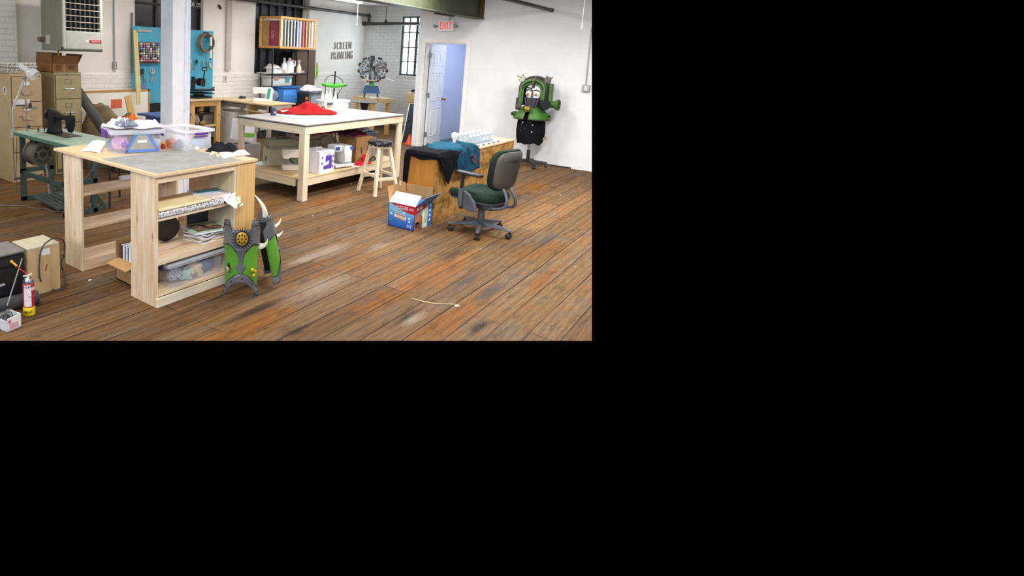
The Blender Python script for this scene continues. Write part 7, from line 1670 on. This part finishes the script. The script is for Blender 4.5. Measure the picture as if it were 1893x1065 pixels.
RF([(0.165, 0.0), (0.27, 0.0), (0.27, 0.20), (0.24, 0.214), (0.13, 0.178), (0.16, 0.12)], mat('#d9dcc8', 0.5, var=0.12, scale=20), 'pale_field')
RF([(0.21, 0.05), (0.25, 0.05), (0.25, 0.17), (0.21, 0.17)], mat('#a9c07a', 0.5), 'green_list', -0.0022)
RF([(0.10, 0.165), (0.155, 0.155), (0.16, 0.19), (0.11, 0.195)], mat('#5fae86', 0.5), 'green_leaf', -0.0026)
RF([(0.275, 0.0), (0.355, 0.0), (0.355, HHt), (0.275, HHt)], mat('#3a70c0', 0.45), 'blue_strip')
for z in (0.05, 0.1, 0.15, 0.205): RF([(0.30, z), (0.335, z), (0.33, z + 0.022), (0.305, z + 0.022)], mat('#c9dcf2', 0.5), 'small_icon', -0.0022)
def flap(p, m_, nm, th_=0.004, m2=None):
    p = [Vector(q) for q in p]; n_ = (p[1] - p[0]).cross(p[3] - p[0]).normalized() * th_
    b = MB(); b.loft([p, [q + n_ for q in p]]); return b.build(nm, m_, hg)
flap([(0.0, 0.0, HHt), (0, HW_, HHt), (0.115, HW_ - 0.01, HHt + 0.09), (0.115, 0.0, HHt + 0.09)], CW, 'flap')
b = MB(); b.prism([(0, 0), (0.006, 0), (0.006, 0.14), (0, 0.14)], (0.0, 0.155, HHt + 0.0065), (0, 1, 0), Vector((0.115, 0, 0.09)).normalized(), (-0.0045, 0, 0.006)); b.build('flap_seam', mat('#a9bcd8', 0.5), hg)
fr_ = flap([(0, 0, HHt), (HL, 0, HHt), (HL + 0.02, -0.085, HHt + 0.10), (0.06, -0.085, HHt + 0.10)], mat('#4a78bd', 0.45, var=0.08, scale=16), 'flap')
b = MB(); b.prism([(0.12, 0.045), (0.27, 0.06), (0.27, 0.085), (0.12, 0.07)], (0.02, -0.0025, HHt + 0.0), (1, 0, 0), (0, -0.085, 0.10), (0, -0.003, -0.003)); 
b = MB(); q0 = Vector((0.14, -0.0, HHt)); e_ = Vector((0, -0.085, 0.10)); b.loft([[q0 + e_ * 0.45, q0 + Vector((0.14, 0, 0)) + e_ * 0.5, q0 + Vector((0.14, 0, 0)) + e_ * 0.72, q0 + e_ * 0.66], [x + Vector((0, -0.003, -0.0025)) for x in (q0 + e_ * 0.45, q0 + Vector((0.14, 0, 0)) + e_ * 0.5, q0 + Vector((0.14, 0, 0)) + e_ * 0.72, q0 + e_ * 0.66)]]); b.build('hand_hole', mat('#8a6a50', 0.8), hg)
flap([(0.0, HW_, HHt), (HL, HW_, HHt), (HL, HW_ + 0.03, HHt + 0.15), (0.0, HW_ + 0.03, HHt + 0.15)], CARDIN, 'flap')
flap([(HL, 0.0, HHt), (HL, HW_, HHt), (HL - 0.01, HW_, HHt + 0.14), (HL - 0.01, 0.0, HHt + 0.14)][::-1], CARDIN, 'flap')
b = MB(); b.box(-0.012, 0.012, -0.004, 0.004, 0, 0.045); o = b.build('price_tag', WHITE); o.location = (HX + 0.245, HY + HW_ + 0.024, HHt + 0.125); o.parent = None; tag(o, 'small white tag clipped on the back flap of the printed carton', 'tag')

# ================================================================== office chair
oc = thing('office_chair', 'dark green swivel office chair with grey plastic frame by the counter', 'office chair', (5.59, 2.24, 0), R(-13))
CG = mat('#5c6068', 0.42, 0.15, var=0.08); UPH = cloth('green_upholstery', '#1d2a24', '#2a3a32', scale=8, weave=500)
b = MB(); b.lathe([(0, 0.075), (0.05, 0.075), (0.05, 0.125), (0.034, 0.14), (0.034, 0.29), (0, 0.29)], n=20); b.build('gas_column', CG, oc, smooth=True)
for i in range(5):
    a = R(54 + 13 + 72 * i); d = Vector((math.cos(a), math.sin(a), 0)); n_ = Vector((-d.y, d.x, 0))
    b = MB(); rg = []
    for (r, w_, z0, z1) in ((0.03, 0.034, 0.07, 0.125), (0.12, 0.028, 0.075, 0.115), (0.24, 0.022, 0.075, 0.10), (0.30, 0.020, 0.07, 0.09), (0.315, 0.014, 0.07, 0.085)):
        rg.append([d * r + n_ * w_ * s_ + Vector((0, 0, z)) for s_, z in ((-1, z0), (1, z0), (0.7, z1), (-0.7, z1))])
    b.loft(rg); sp4 = b.build('base_arm', CG, oc, bevel=0.006)
    b = MB(); c = d * 0.30
    for s_ in (-1, 1): b.lathe([(0, 0), (0.024, 0), (0.027, 0.004), (0.027, 0.016), (0.02, 0.02), (0, 0.02)], c + n_ * (0.006 * s_) + Vector((0, 0, 0.027)) - d * 0.012, n_ * s_, 18)
    b.cyl(c + Vector((0, 0, 0.03)), c + Vector((0, 0, 0.075)), 0.009, n=10); b.build('caster', mat('#25262a', 0.4), oc, smooth=True)
b = MB(); b.loft([[(x, y, z) for x, y in ((-0.09, -0.18), (0.09, -0.18), (0.13, 0.05), (0.08, 0.16), (-0.08, 0.16), (-0.13, 0.05))] for z in (0.265, 0.33)]); b.build('mechanism', mat('#3d4048', 0.4, var=0.1), oc, bevel=0.02, seg=3)
def seatring(s, z, off=0.0):
    p = []
    for i in range(40):
        a = 2 * PI * i / 40; c_, s_ = math.cos(a), math.sin(a)
        p.append((0.245 * s * math.copysign(abs(c_) ** 0.62, c_), (0.262 * s * math.copysign(abs(s_) ** 0.62, s_)) + 0.045 + off, z + 0.018 * (c_ ** 2) - (0.025 if s_ > 0.8 else 0) * (s_ - 0.8) * 5 - 0.012 * (1 - s)))
    return p
b = MB(); b.loft([seatring(0.80, 0.335), seatring(0.95, 0.345), seatring(1.0, 0.375), seatring(0.99, 0.405), seatring(0.92, 0.425), seatring(0.7, 0.432), seatring(0.3, 0.43)]); b.build('seat', UPH, oc, smooth=True)
b = MB(); b.loft([seatring(0.78, 0.325), seatring(0.93, 0.328), seatring(0.955, 0.345), seatring(0.9, 0.348)]); b.build('seat_shell', CG, oc, smooth=True)
# backrest: behind the seat, toward -y
def backring(s, y, dz=0.0, wtop=1.0):
    p = []
    for i in range(40):
        a = 2 * PI * i / 40; c_, s_ = math.cos(a), math.sin(a)
        x = 0.215 * s * math.copysign(abs(c_) ** 0.5, c_); z = 0.205 * s * math.copysign(abs(s_) ** 0.5, s_)
        x *= 1.0 - 0.12 * (-z / 0.205 * 0.5 + 0.0) - 0.05
        yy = y + 0.055 * (x / 0.215) ** 2 - 0.10 * (z / 0.205) * 0.35
        p.append((x, yy, 0.68 + z + dz))
    return p
b = MB(); b.loft([backring(0.86, -0.275), backring(0.97, -0.27), backring(1.0, -0.25), backring(0.98, -0.222), backring(0.88, -0.205), backring(0.4, -0.215)]); b.build('backrest', UPH, oc, smooth=True)
b = MB(); b.loft([backring(0.55, -0.302), backring(0.84, -0.298), backring(0.90, -0.287), backring(0.91, -0.268)]); b.build('back_shell', mat('#57534f', 0.45, var=0.06), oc, smooth=True)
for sx in (-1, 1):
    b = MB(); b.tube(smooth_pts([(sx * 0.055, -0.255, 0.50), (sx * 0.06, -0.285, 0.46), (sx * 0.07, -0.315, 0.40), (sx * 0.08, -0.30, 0.335), (sx * 0.09, -0.22, 0.30), (sx * 0.10, -0.10, 0.295)]), 0.015, 10); b.build('back_support', CG, oc, smooth=True)
    b = MB(); b.cyl((sx * 0.275, 0.06, 0.30), (sx * 0.275, 0.06, 0.47), 0.024, n=16); b.build('arm_sleeve', CG, oc, smooth=True)
    b = MB(); b.cyl((sx * 0.275, 0.06, 0.44), (sx * 0.27, 0.05, 0.61), 0.017, n=14); b.build('arm_post', mat('#26272c', 0.35), oc, smooth=True)
    b = MB(); b.prism([(0.05, 0.27), (0.04, 0.45), (-0.03, 0.42), (-0.09, 0.36), (-0.12, 0.27), (-0.05, 0.26)], (sx * 0.262, 0, 0), (0, 1, 0), (0, 0, 1), (-sx * 0.03, 0, 0)); b.build('arm_bracket', CG, oc, bevel=0.008)
    b = MB(); b.tube([(sx * 0.275, 0.05, 0.285), (sx * 0.15, 0.04, 0.285)], 0.022, 10); b.build('arm_rod', mat('#2e3036', 0.4), oc, smooth=True)
    b = MB(); b.loft([[(sx * 0.265 + wx * w_, y, 0.612 + z) for wx, z in ((-1, 0), (1, 0), (1, 0.022), (0.6, 0.03), (-0.6, 0.03), (-1, 0.022))] for y, w_ in ((0.12, 0.025), (0.09, 0.038), (-0.05, 0.042), (-0.14, 0.034), (-0.16, 0.02))]); b.build('arm_pad', mat('#1e1f23', 0.5), oc, smooth=True, bevel=0.006)

# ================================================================== costume on a stand
CXp, CYp = 9.84, 3.24
cs = thing('costume', 'green armoured costume head and collar with black cloth, on a wheeled stand', 'costume', (CXp, CYp, 0), R(-84))
# local: -y faces the camera, x to the right
for i in range(5):
    a = R(15 + 72 * i); d = Vector((math.cos(a), math.sin(a), 0)); n_ = Vector((-d.y, d.x, 0))
    b = MB(); b.loft([[d * r + n_ * w_ * s_ + Vector((0, 0, z)) for s_, z in ((-1, z0), (1, z0), (0.8, z1), (-0.8, z1))] for r, w_, z0, z1 in ((0.02, 0.026, 0.07, 0.115), (0.30, 0.020, 0.065, 0.09))]); b.build('base_arm', mat('#2b2725', 0.5), cs)
    b = MB(); c = d * 0.285
    for s_ in (-1, 1): b.cyl(c + n_ * 0.005 * s_ + Vector((0, 0, 0.026)), c + n_ * 0.022 * s_ + Vector((0, 0, 0.026)), 0.026, n=16)
    b.cyl(c + Vector((0, 0, 0.026)), c + Vector((0, 0, 0.07)), 0.008, n=8); b.build('caster', mat('#2e2c2a', 0.5), cs)
b = MB(); b.cyl((0, 0, 0.07), (0, 0, 0.27), 0.026, n=14); b.build('lower_post', BLACK, cs, smooth=True)
b = MB(); b.cyl((0, 0, 0.27), (0, 0, 0.60), 0.014, n=12); b.build('upper_post', STEEL, cs, smooth=True)
b = MB(); b.lathe([(0, 0.46), (0.12, 0.46), (0.13, 0.47), (0.12, 0.50), (0, 0.51)], (0.13, 0.06, 0), n=24); b.build('seat_disc', mat('#b7a67f', 0.5), cs, smooth=True)
b = MB()
def skirt(s, z): 
    return [(0.225 * s * math.cos(a) * (1 + 0.03 * math.sin(9 * a)), -0.02 + 0.15 * s * math.sin(a) * (1 + 0.03 * math.sin(7 * a)), z + 0.018 * math.sin(5 * a + 1) * (1 if z < 0.45 else 0)) for a in [2 * PI * i / 48 for i in range(48)]]
b.loft([skirt(0.86, 0.385), skirt(0.95, 0.46), skirt(1.0, 0.58), skirt(0.97, 0.70), skirt(0.92, 0.80), skirt(0.80, 0.90), skirt(0.6, 0.95)]); v_ = b.build('black_vest', cloth('vest_cloth', '#101013', '#18181c'), cs, smooth=True)
for (x, z) in ((-0.10, 0.73), (0.06, 0.70), (0.055, 0.585)):
    b = MB(); y_ = -0.02 - 0.15 * math.sqrt(max(0.05, 1 - (x / 0.225) ** 2)) - 0.004; b.ell((x, y_, z), 0.012, 0.008, 0.012, 10, 6); b.build('button', mat('#d6d8da', 0.3, 0.5), v_, smooth=True)
b = MB()
for q in range(7): x = random.uniform(-0.14, 0.12); b.ell((x, -0.02 - 0.15 * math.sqrt(1 - (x / 0.225) ** 2) - 0.002, random.uniform(0.58, 0.80)), 0.004, 0.003, 0.004, 6, 4)
b.build('sequin', mat('#a9abb0', 0.3, 0.4), v_)
GRN2 = mat('#3f6b27', 0.5, var=0.14, scale=6); DGR = mat('#3a3430', 0.5, var=0.15); NAV = mat('#15171f', 0.5)
# shoulder collar: two sloping green plates
for sx in (-1, 1):
    b = MB()
    def cf(u, v, sx=sx):
        a = R(-8) + sx * (R(8) + u * R(100)) - R(90) * 0
        r_ = 0.10 + 0.175 * v + 0.01 * math.sin(u * 6)
        return Vector((r_ * 1.02 * math.sin(a), -0.02 - r_ * 0.86 * math.cos(a), 1.0 - 0.21 * v - 0.0 * u + 0.03 * math.sin(PI * v)))
    b.grid(cf, 18, 10); cp = b.build('collar_plate', GRN2, cs, smooth=True, solid=0.012, offs=1)
    b = MB(); b.tube([cf(u / 12, 1.0) for u in range(13)], 0.010, 8); b.build('collar_rim', DGR, cp, smooth=True)
    b = MB(); b.lathe([(0.022, 0), (0.036, 0), (0.038, 0.05), (0.036, 0.09), (0.02, 0.09), (0.018, 0.05), (0.018, 0.0), (0.022, 0)], (sx * 0.25, -0.04, 0.86), (sx * 0.35, -1, -0.1), 20); p_ = b.build('pipe_end', GRN2, cs, smooth=True)
    b = MB(); b.cyl((sx * 0.262, -0.10, 0.854), (sx * 0.264, -0.11, 0.853), 0.02, n=14); b.build('pipe_hole', BLACK, p_)
b = MB(); b.lathe([(0, 0), (0.07, 0), (0.08, 0.012), (0.085, 0.10), (0.075, 0.13), (0, 0.13)], (0.17, -0.10, 1.04), (0.5, -0.75, 0.0), 24); b.build('filter_canister', NAV, cs, smooth=True)
b = MB(); b.lathe([(0, 0), (0.05, 0), (0.055, 0.03), (0.055, 0.08), (0.085, 0.12), (0.09, 0.15), (0.07, 0.155), (0.06, 0.14), (0, 0.13)], (0.24, 0.02, 1.04), (1, -0.15, 0.0), 26); sp5 = b.build('side_speaker', GRN2, cs, smooth=True)
b = MB()
for i in range(8):
    a = 2 * PI * i / 8; b.cyl((0.392, 0.0, 1.04), (0.396, 0.075 * math.cos(a), 1.04 + 0.075 * math.sin(a)), 0.006, n=6)
b.build('speaker_spoke', DGR, sp5)
b = MB(); b.lathe([(0, 0), (0.035, 0), (0.042, 0.01), (0.035, 0.03), (0.02, 0.034), (0, 0.03)], (-0.17, -0.17, 1.0), (-0.3, -1, 0), 20); b.build('camera_eye', mat('#6c6c6a', 0.35, 0.6), cs, smooth=True)
b = MB(); b.box(-0.255, -0.19, -0.10, 0.05, 0.92, 1.12); b.build('side_box', DGR, cs, bevel=0.015)
# gold grille at the throat
b = MB(); b.ell((-0.035, -0.235, 0.955), 0.066, 0.05, 0.05, 20, 12); gk = b.build('gold_knob', mat('#b59a4a', 0.35, 0.6, var=0.1), cs, smooth=True)
b = MB()
for i in range(5): x = -0.085 + i * 0.025; b.ell((x, -0.265 - 0.018 * (1 - ((x + 0.035) / 0.07) ** 2), 0.955), 0.004, 0.016, 0.038 * math.sqrt(max(0.1, 1 - ((x + 0.035) / 0.075) ** 2)), 8, 6)
b.build('gold_ridge', mat('#5f4a1e', 0.5, 0.3), gk)
# hood: arch-shaped shell, open at the front
def arch(w_, z0, zt, n=26):
    p = [(-w_, z0)]; zc = zt - w_ * 0.82
    for i in range(n + 1):
        a = PI - PI * i / n; p.append((w_ * math.cos(a), zc + w_ * 0.82 * math.sin(a)))
    p.append((w_, z0)); return p
def archring(w_, z0, zt, y): return [(x, y, z) for x, z in arch(w_, z0, zt)]
b = MB(); b.loft([archring(0.185, 1.03, 1.425, -0.12), archring(0.225, 1.0, 1.47, -0.06), archring(0.235, 0.99, 1.48, 0.06), archring(0.19, 0.99, 1.44, 0.15)], cap=False, closed=False); b.build('hood_shell', mat('#2f3324', 0.5, var=0.2), cs, smooth=True, solid=0.015)
b = MB(); b.add(archring(0.19, 0.99, 1.44, 0.15), [tuple(range(29))]); b.build('hood_back', NAV, cs)
b = MB(); r_a = archring(0.175, 1.03, 1.415, -0.145); b.tube(r_a, 0.021, 8); fr2 = b.build('green_arch', GRN2, cs, smooth=True)
b = MB(); r_b = archring(0.145, 1.03, 1.37, -0.14); b.tube(r_b, 0.013, 8); b.build('green_arch', GRN2, cs, smooth=True)
b = MB()
for i in range(2, 27, 2): p = Vector(r_a[i]).lerp(Vector(r_b[i]), 0.5); b.ell(p + Vector((0, -0.012, 0)), 0.011, 0.012, 0.016, 8, 6)
b.build('arch_slot', NAV, fr2)
b = MB(); b.box(0.215, 0.275, -0.05, 0.10, 1.0, 1.37); b.build('side_fin', GRN2, cs, bevel=0.02, seg=3)
# face
b = MB(); b.ell((0.005, -0.06, 1.225), 0.125, 0.075, 0.155, 24, 16); fc = b.build('white_mask', mat('#eeece6', 0.35, var=0.02), cs, smooth=True)
for sx in (-1, 1):
    b = MB(); b.ell((sx * 0.062 - 0.01, -0.128, 1.195), 0.034, 0.016, 0.030, 16, 10); e1 = b.build('eye', mat('#f2efe2', 0.3), fc, smooth=True)
    b = MB(); b.ell((sx * 0.062 - 0.008, -0.142, 1.193), 0.021, 0.008, 0.022, 14, 8); b.build('iris', mat('#a8702a', 0.3), e1, smooth=True)
    b = MB(); b.tube(smooth_pts([(sx * 0.015, -0.136, 1.245), (sx * 0.06, -0.135, 1.262), (sx * 0.105, -0.115, 1.24)]), 0.008, 6, rs=None); b.build('eyebrow', NAV, fc)
b = MB(); b.prism([(-0.018, 0), (0.018, 0), (0.012, 0.10), (-0.012, 0.10)], (0.0, -0.15, 1.14), (1, 0, 0), (0, 0.1, 1), (0, 0.02, 0)); b.prism([(-0.02, 0), (0.02, 0), (0.025, 0.09), (-0.025, 0.09)], (0.005, -0.15, 1.29), (1, 0, 0), (0, 0.25, 1), (0, 0.025, 0)); b.build('nose_band', mat('#2e2c30', 0.45), fc)
b = MB(); b.tube([(-0.10, -0.125, 1.30), (-0.02, -0.14, 1.285), (0.0, -0.145, 1.24)], 0.010, 6); b.build('crack_stroke', NAV, fc)
hn = MB(); hn.tube(smooth_pts([(0.005, -0.15, 1.32), (0.015, -0.19, 1.39), (0.035, -0.19, 1.45), (0.06, -0.17, 1.495)]), 0.02, 10, rs=[0.026 - 0.0011 * i for i in range(19)]); hn.build('crest_horn', mat('#5c5750', 0.45, 0.2), cs, smooth=True)
b = MB()
b.loft([[(x, y, z) for x, y in ((-0.13 * s, -0.10), (-0.06 * s, -0.175), (0.06 * s, -0.175), (0.13 * s, -0.10), (0.10 * s, -0.02), (-0.10 * s, -0.02))] for z, s in ((0.975, 0.66), (1.04, 0.95), (1.135, 1.15))]); gr = b.build('mouth_grille', mat('#2c2a31', 0.4), cs, bevel=0.006)
for i in range(5):
    x = -0.10 + i * 0.05; b = MB(); b.tube([(x * 1.05, -0.192 + abs(x) * 0.5, 1.138), (x * 0.66, -0.186 + abs(x) * 0.3, 0.98)], 0.011, 6); b.build('grille_rib', mat('#4a4753', 0.4, 0.2), gr, smooth=True)
for sx in (-1, 1):
    b = MB(); b.lathe([(0, 0), (0.05, 0), (0.055, 0.02), (0.05, 0.07), (0, 0.075)], (sx * 0.19, -0.05, 1.40), (sx * 0.3, -0.5, 1), 18); sk = b.build('corner_skull', mat('#7d7b72', 0.5, var=0.1) if sx > 0 else mat('#d9d8c9', 0.5), cs, smooth=True)
    b = MB(); b.tube([(sx * 0.19, -0.07, 1.45), (sx * 0.18, -0.07, 1.51)], 0.016, 6, rs=[0.016, 0.002]); b.tube([(sx * 0.22, -0.07, 1.44), (sx * 0.28, -0.07, 1.485)], 0.016, 6, rs=[0.018, 0.002]); b.build('skull_horn', mat('#57564e', 0.5), sk)
    b = MB(); b.ell((sx * 0.20, -0.115, 1.445), 0.014, 0.01, 0.014, 10, 6); b.build('skull_eye', NAV, sk)

# ================================================================== wall fittings
ex = thing('exit_sign', 'white exit sign with red letters and two lamp heads above the doorway', 'exit sign', onx(826.5, 48.5, WC - 0.002))
b = MB(); b.box(-0.055, 0, -0.15, 0.15, -0.095, 0.095); hs = b.build('housing', mat('#f2eee9', 0.4, var=0.01), ex, bevel=0.006)
b = MB(); b.text('EXIT', 0.185, (-0.0565, 0.0, -0.002), (0, -1, 0), (0, 0, 1), 0.003, sx=0.64); b.build('lettering', glow('exit_red', '#d80a1e', 1.0), ex)
for sy in (-1, 1):
    b = MB(); b.cyl((-0.03, sy * 0.15, 0.0), (-0.03, sy * 0.185, 0.0), 0.012, n=10); b.lathe([(0, 0), (0.022, 0.005), (0.034, 0.045), (0.03, 0.05), (0, 0.046)], (-0.02, sy * 0.205, -0.002), (-1, 0.1, -0.1), 18); b.build('lamp_head', mat('#8f8f8c', 0.35, 0.4), ex, smooth=True)
b = MB(); b.cyl((-0.02, -0.04, 0.095), (-0.02, -0.08, 0.27), 0.008, n=8); b.build('conduit', mat('#a49d92', 0.5), ex)
so = thing('wall_socket', 'grey metal socket box on a conduit at the right end of the right wall', 'socket', onx(1084.5, 163, WC - 0.002))
b = MB(); b.box(-0.05, 0, -0.055, 0.055, -0.055, 0.055); b.build('box', mat('#a3a3a3', 0.4, 0.4), so, bevel=0.005)
b = MB(); b.box(-0.053, -0.05, -0.018, 0.018, -0.035, 0.035); b.build('socket', mat('#dededc', 0.4), so)
b = MB(); b.cyl((-0.02, 0.012, 0.055), (-0.02, 0.022, 0.96), 0.008, n=10); b.build('conduit', mat('#9c9da0', 0.4, 0.5), so, smooth=True)
# green steel beam ending in the right wall
p = onx(896, 35.5, WC - 0.01); zb = p.z; yb = p.y
GB = mat('#3f4430', 0.55, var=0.08)
bm_ = thing('steel_beam', 'olive green steel beam under the ceiling ending at the right wall', 'beam', (0.5, yb, zb))
BLn = WC - 0.5 - 0.005
b = MB(); b.box(0, BLn, 0.0, 0.20, 0, 0.018); b.box(0, BLn, 0.0, 0.20, 0.40, 0.418); b.box(0, BLn, 0.09, 0.11, 0.018, 0.40); b.build('girder', GB, bm_, bevel=0.003)
b = MB(); b.box(BLn - 0.03, BLn, 0.02, 0.09, 0.018, 0.40); b.build('end_cleat', mat('#5e3b26', 0.7), bm_)
b = MB(); b.box(8.2, 8.8, 0.15, 0.21, -0.02, 0.0); b.build('lower_clip', DARKST, bm_)
# sprinkler pipes
PIP = mat('#4a4543', 0.5, 0.4, var=0.08)
pp = thing('sprinkler_pipe', 'dark sprinkler pipe running along the left wall under the ceiling', 'pipe', (0, 0, 0))
a0, a1 = ony(440, -4, 8.0), ony(681, 29, 8.0)
b = MB(); b.cyl((7.6, 8.0, a1.z), (a1.x, 8.0, a1.z), 0.032, n=14); b.build('pipe', PIP, pp, smooth=True)
for px in (512, 563):
    q = ony(px, 20, 8.0); b = MB(); b.cyl((q.x, 8.0, a1.z + 0.01), (q.x, 8.0, CEIL - 0.006), 0.008, n=8); b.cyl((q.x - 0.03, 8.0, a1.z), (q.x + 0.03, 8.0, a1.z), 0.04, n=14); b.build('hanger', PIP, pp)
pq = thing('sprinkler_pipe', 'dark sprinkler pipe crossing in front of the factory window', 'pipe', (0, 0, 0))
q0, q1 = onx(672, 44, WB - 0.15), onx(776, 45, WB - 0.15)
b = MB(); b.cyl((WB - 0.15, q0.y, q0.z), (WB - 0.15, 5.65, q0.z), 0.035, n=14); b.cyl((WB - 0.15, q0.y + 0.02, q0.z), (WB - 0.15, q0.y - 0.08, q0.z), 0.048, n=14); b.build('pipe', PIP, pq, smooth=True)
b = MB(); q = onx(682, 44, WB - 0.15); b.lathe([(0.05, 0), (0.05, 0.03), (0.035, 0.05), (0.032, 0.14), (0.045, 0.16), (0.045, 0.19), (0.02, 0.21), (0.02, 0.25), (0, 0.25)], (WB - 0.15, q.y, q.z), n=16); b.build('riser', PIP, pq, smooth=True)
b = MB(); q = onx(713, 44, WB - 0.15); b.cyl((WB - 0.15, q.y, q.z), (WB - 0.15, q.y, CEIL - 0.006), 0.008, n=8); b.lathe([(0.045, 0), (0.045, 0.03), (0.02, 0.08), (0.01, 0.11), (0, 0.11)], (WB - 0.15, q.y, q.z), n=14); b.build('hanger', PIP, pq)
r0 = onx(1020, 19, WC - 0.01); pr2 = thing('pipe', 'dark pipe running under the ceiling into the right wall', 'pipe', (0, 0, 0))
b = MB(); b.cyl((7.0, r0.y, r0.z), (r0.x, r0.y, r0.z), 0.03, n=14); b.build('pipe', PIP, pr2, smooth=True)
b = MB(); b.cyl((r0.x - 0.03, r0.y, r0.z), (r0.x, r0.y, r0.z), 0.036, n=14); b.build('collar', PIP, pr2, smooth=True)
# fluorescent fitting with pull cord, and a second pull cord
fx = thing('fluorescent_light', 'fluorescent ceiling light with pull cord near the far corner', 'ceiling light', (8.75, 6.80, 2.72))
b = MB(); b.box(0, 1.22, -0.07, 0.07, 0.03, 0.075); b.build('fitting', mat('#d9cdbb', 0.4), fx, bevel=0.004)
for y in (-0.03, 0.03):
    b = MB(); b.cyl((0.02, y, 0.012), (1.20, y, 0.012), 0.016, n=12); b.build('tube', glow('tube_glow', '#fff6e6', 5.0), fx, smooth=True)
b = MB(); b.cyl((1.10, 0, -0.40), (1.10, 0, 0.03), 0.007, n=6); b.lathe([(0, 0), (0.014, 0.005), (0.008, 0.04), (0, 0.04)], (1.10, 0, -0.44), n=10); b.build('pull_cord', WHITE, fx)
for x in (0.15, 1.05): b = MB(); b.cyl((x, 0, 0.075), (x, 0, 0.145), 0.006, n=6); b.build('hanger', STEEL, fx)
q0, q1 = onx(1081, -6, 9.0), onx(1075, 54, 9.0)
pc = thing('pull_cord', 'white pull cord hanging from the ceiling before the right wall', 'cord', (q1.x, q1.y, q1.z))
b = MB(); b.cyl((0, 0, 0.02), (0.0, 0.0, CEIL - q1.z - 0.005), 0.006, n=6); b.build('cord', WHITE, pc); b = MB(); b.lathe([(0, 0), (0.013, 0.004), (0.008, 0.04), (0, 0.04)], n=10); b.build('cord_bead', WHITE, pc)
# SCREEN PRINTING letters, each letter a thing of its own
LM = mat('#948d84', 0.5, 0.3, var=0.06)
def letters(word, x0p, x1p, ytp, ybp, tilt):
    n = len(word)
    for i, ch in enumerate(word):
        u = (i + 0.5) / n; px = x0p + (x1p - x0p) * u; py = (ytp + ybp) / 2 + tilt * (u - 0.5)
        q = ony(px, py, WA - 0.012); h_ = ony(px, ytp, WA).z - ony(px, ybp, WA).z
        b = MB(); b.text(ch, h_ * 1.2, (0, 0, 0), (1, 0, 0), (0, 0, 1), 0.02, sx=0.62); o = b.build('wall_letter', LM); o.location = q
        tag(o, 'grey wooden letter %s, %s letter of the word %s on the far left wall' % (ch, ['first', 'second', 'third', 'fourth', 'fifth', 'sixth', 'seventh', 'last'][i], word), 'letter', 'letters on the far left wall')
letters('SCREEN', 617, 650, 77, 93, -1.0)
letters('PRINTING', 612, 652, 94.5, 111.5, -2.0)
# flecks lying on the floor
for i, (px, py, s) in enumerate([(167, 518, .016), (332, 552, .03), (610, 393, .01), (578, 399, .01), (889, 461, .01), (844, 566, .02), (1063, 494, .01), (1036, 361, .02), (649, 340, .01)]):
    b = MB(); b.prism([(s * math.cos(a) * (0.6 + 0.5 * random.random()), s * 0.5 * math.sin(a) * (0.6 + 0.5 * random.random())) for a in [2 * PI * q / 7 for q in range(7)]], (0, 0, 0), (1, 0, 0), (0, 1, 0), (0, 0, 0.004)); o = b.build('paper_fleck', PAPER); o.location = at(px, py); o.rotation_euler.z = i * 1.1
    tag(o, 'tiny white paper fleck lying on the wooden floor', 'fleck', 'paper flecks on the floor')
b = MB(); b.tube(smooth_pts([at(762, 552, .004), at(790, 559, .004), at(815, 562, .004), at(843, 563, .004), at(850, 567, .004)]), 0.004, 6); o = b.build('straw', mat('#c9b48a', 0.7)); tag(o, 'thin pale straw lying on the floor in the foreground', 'straw')

q = ony(405.5, 13, WA - 0.004)  # raised dark disc put in for a black hole in the wall
b = MB(); b.lathe([(0, 0), (0.035, 0), (0.04, 0.02), (0.02, 0.03), (0, 0.03)], (0, 0, 0), (0, -1, 0), 16, 0.7, 1.3); o = b.build('wall_hole', DARKST, smooth=True); o.location = q
tag(o, 'small dark bracket high on the wall right of the blacked-out window', 'hole')
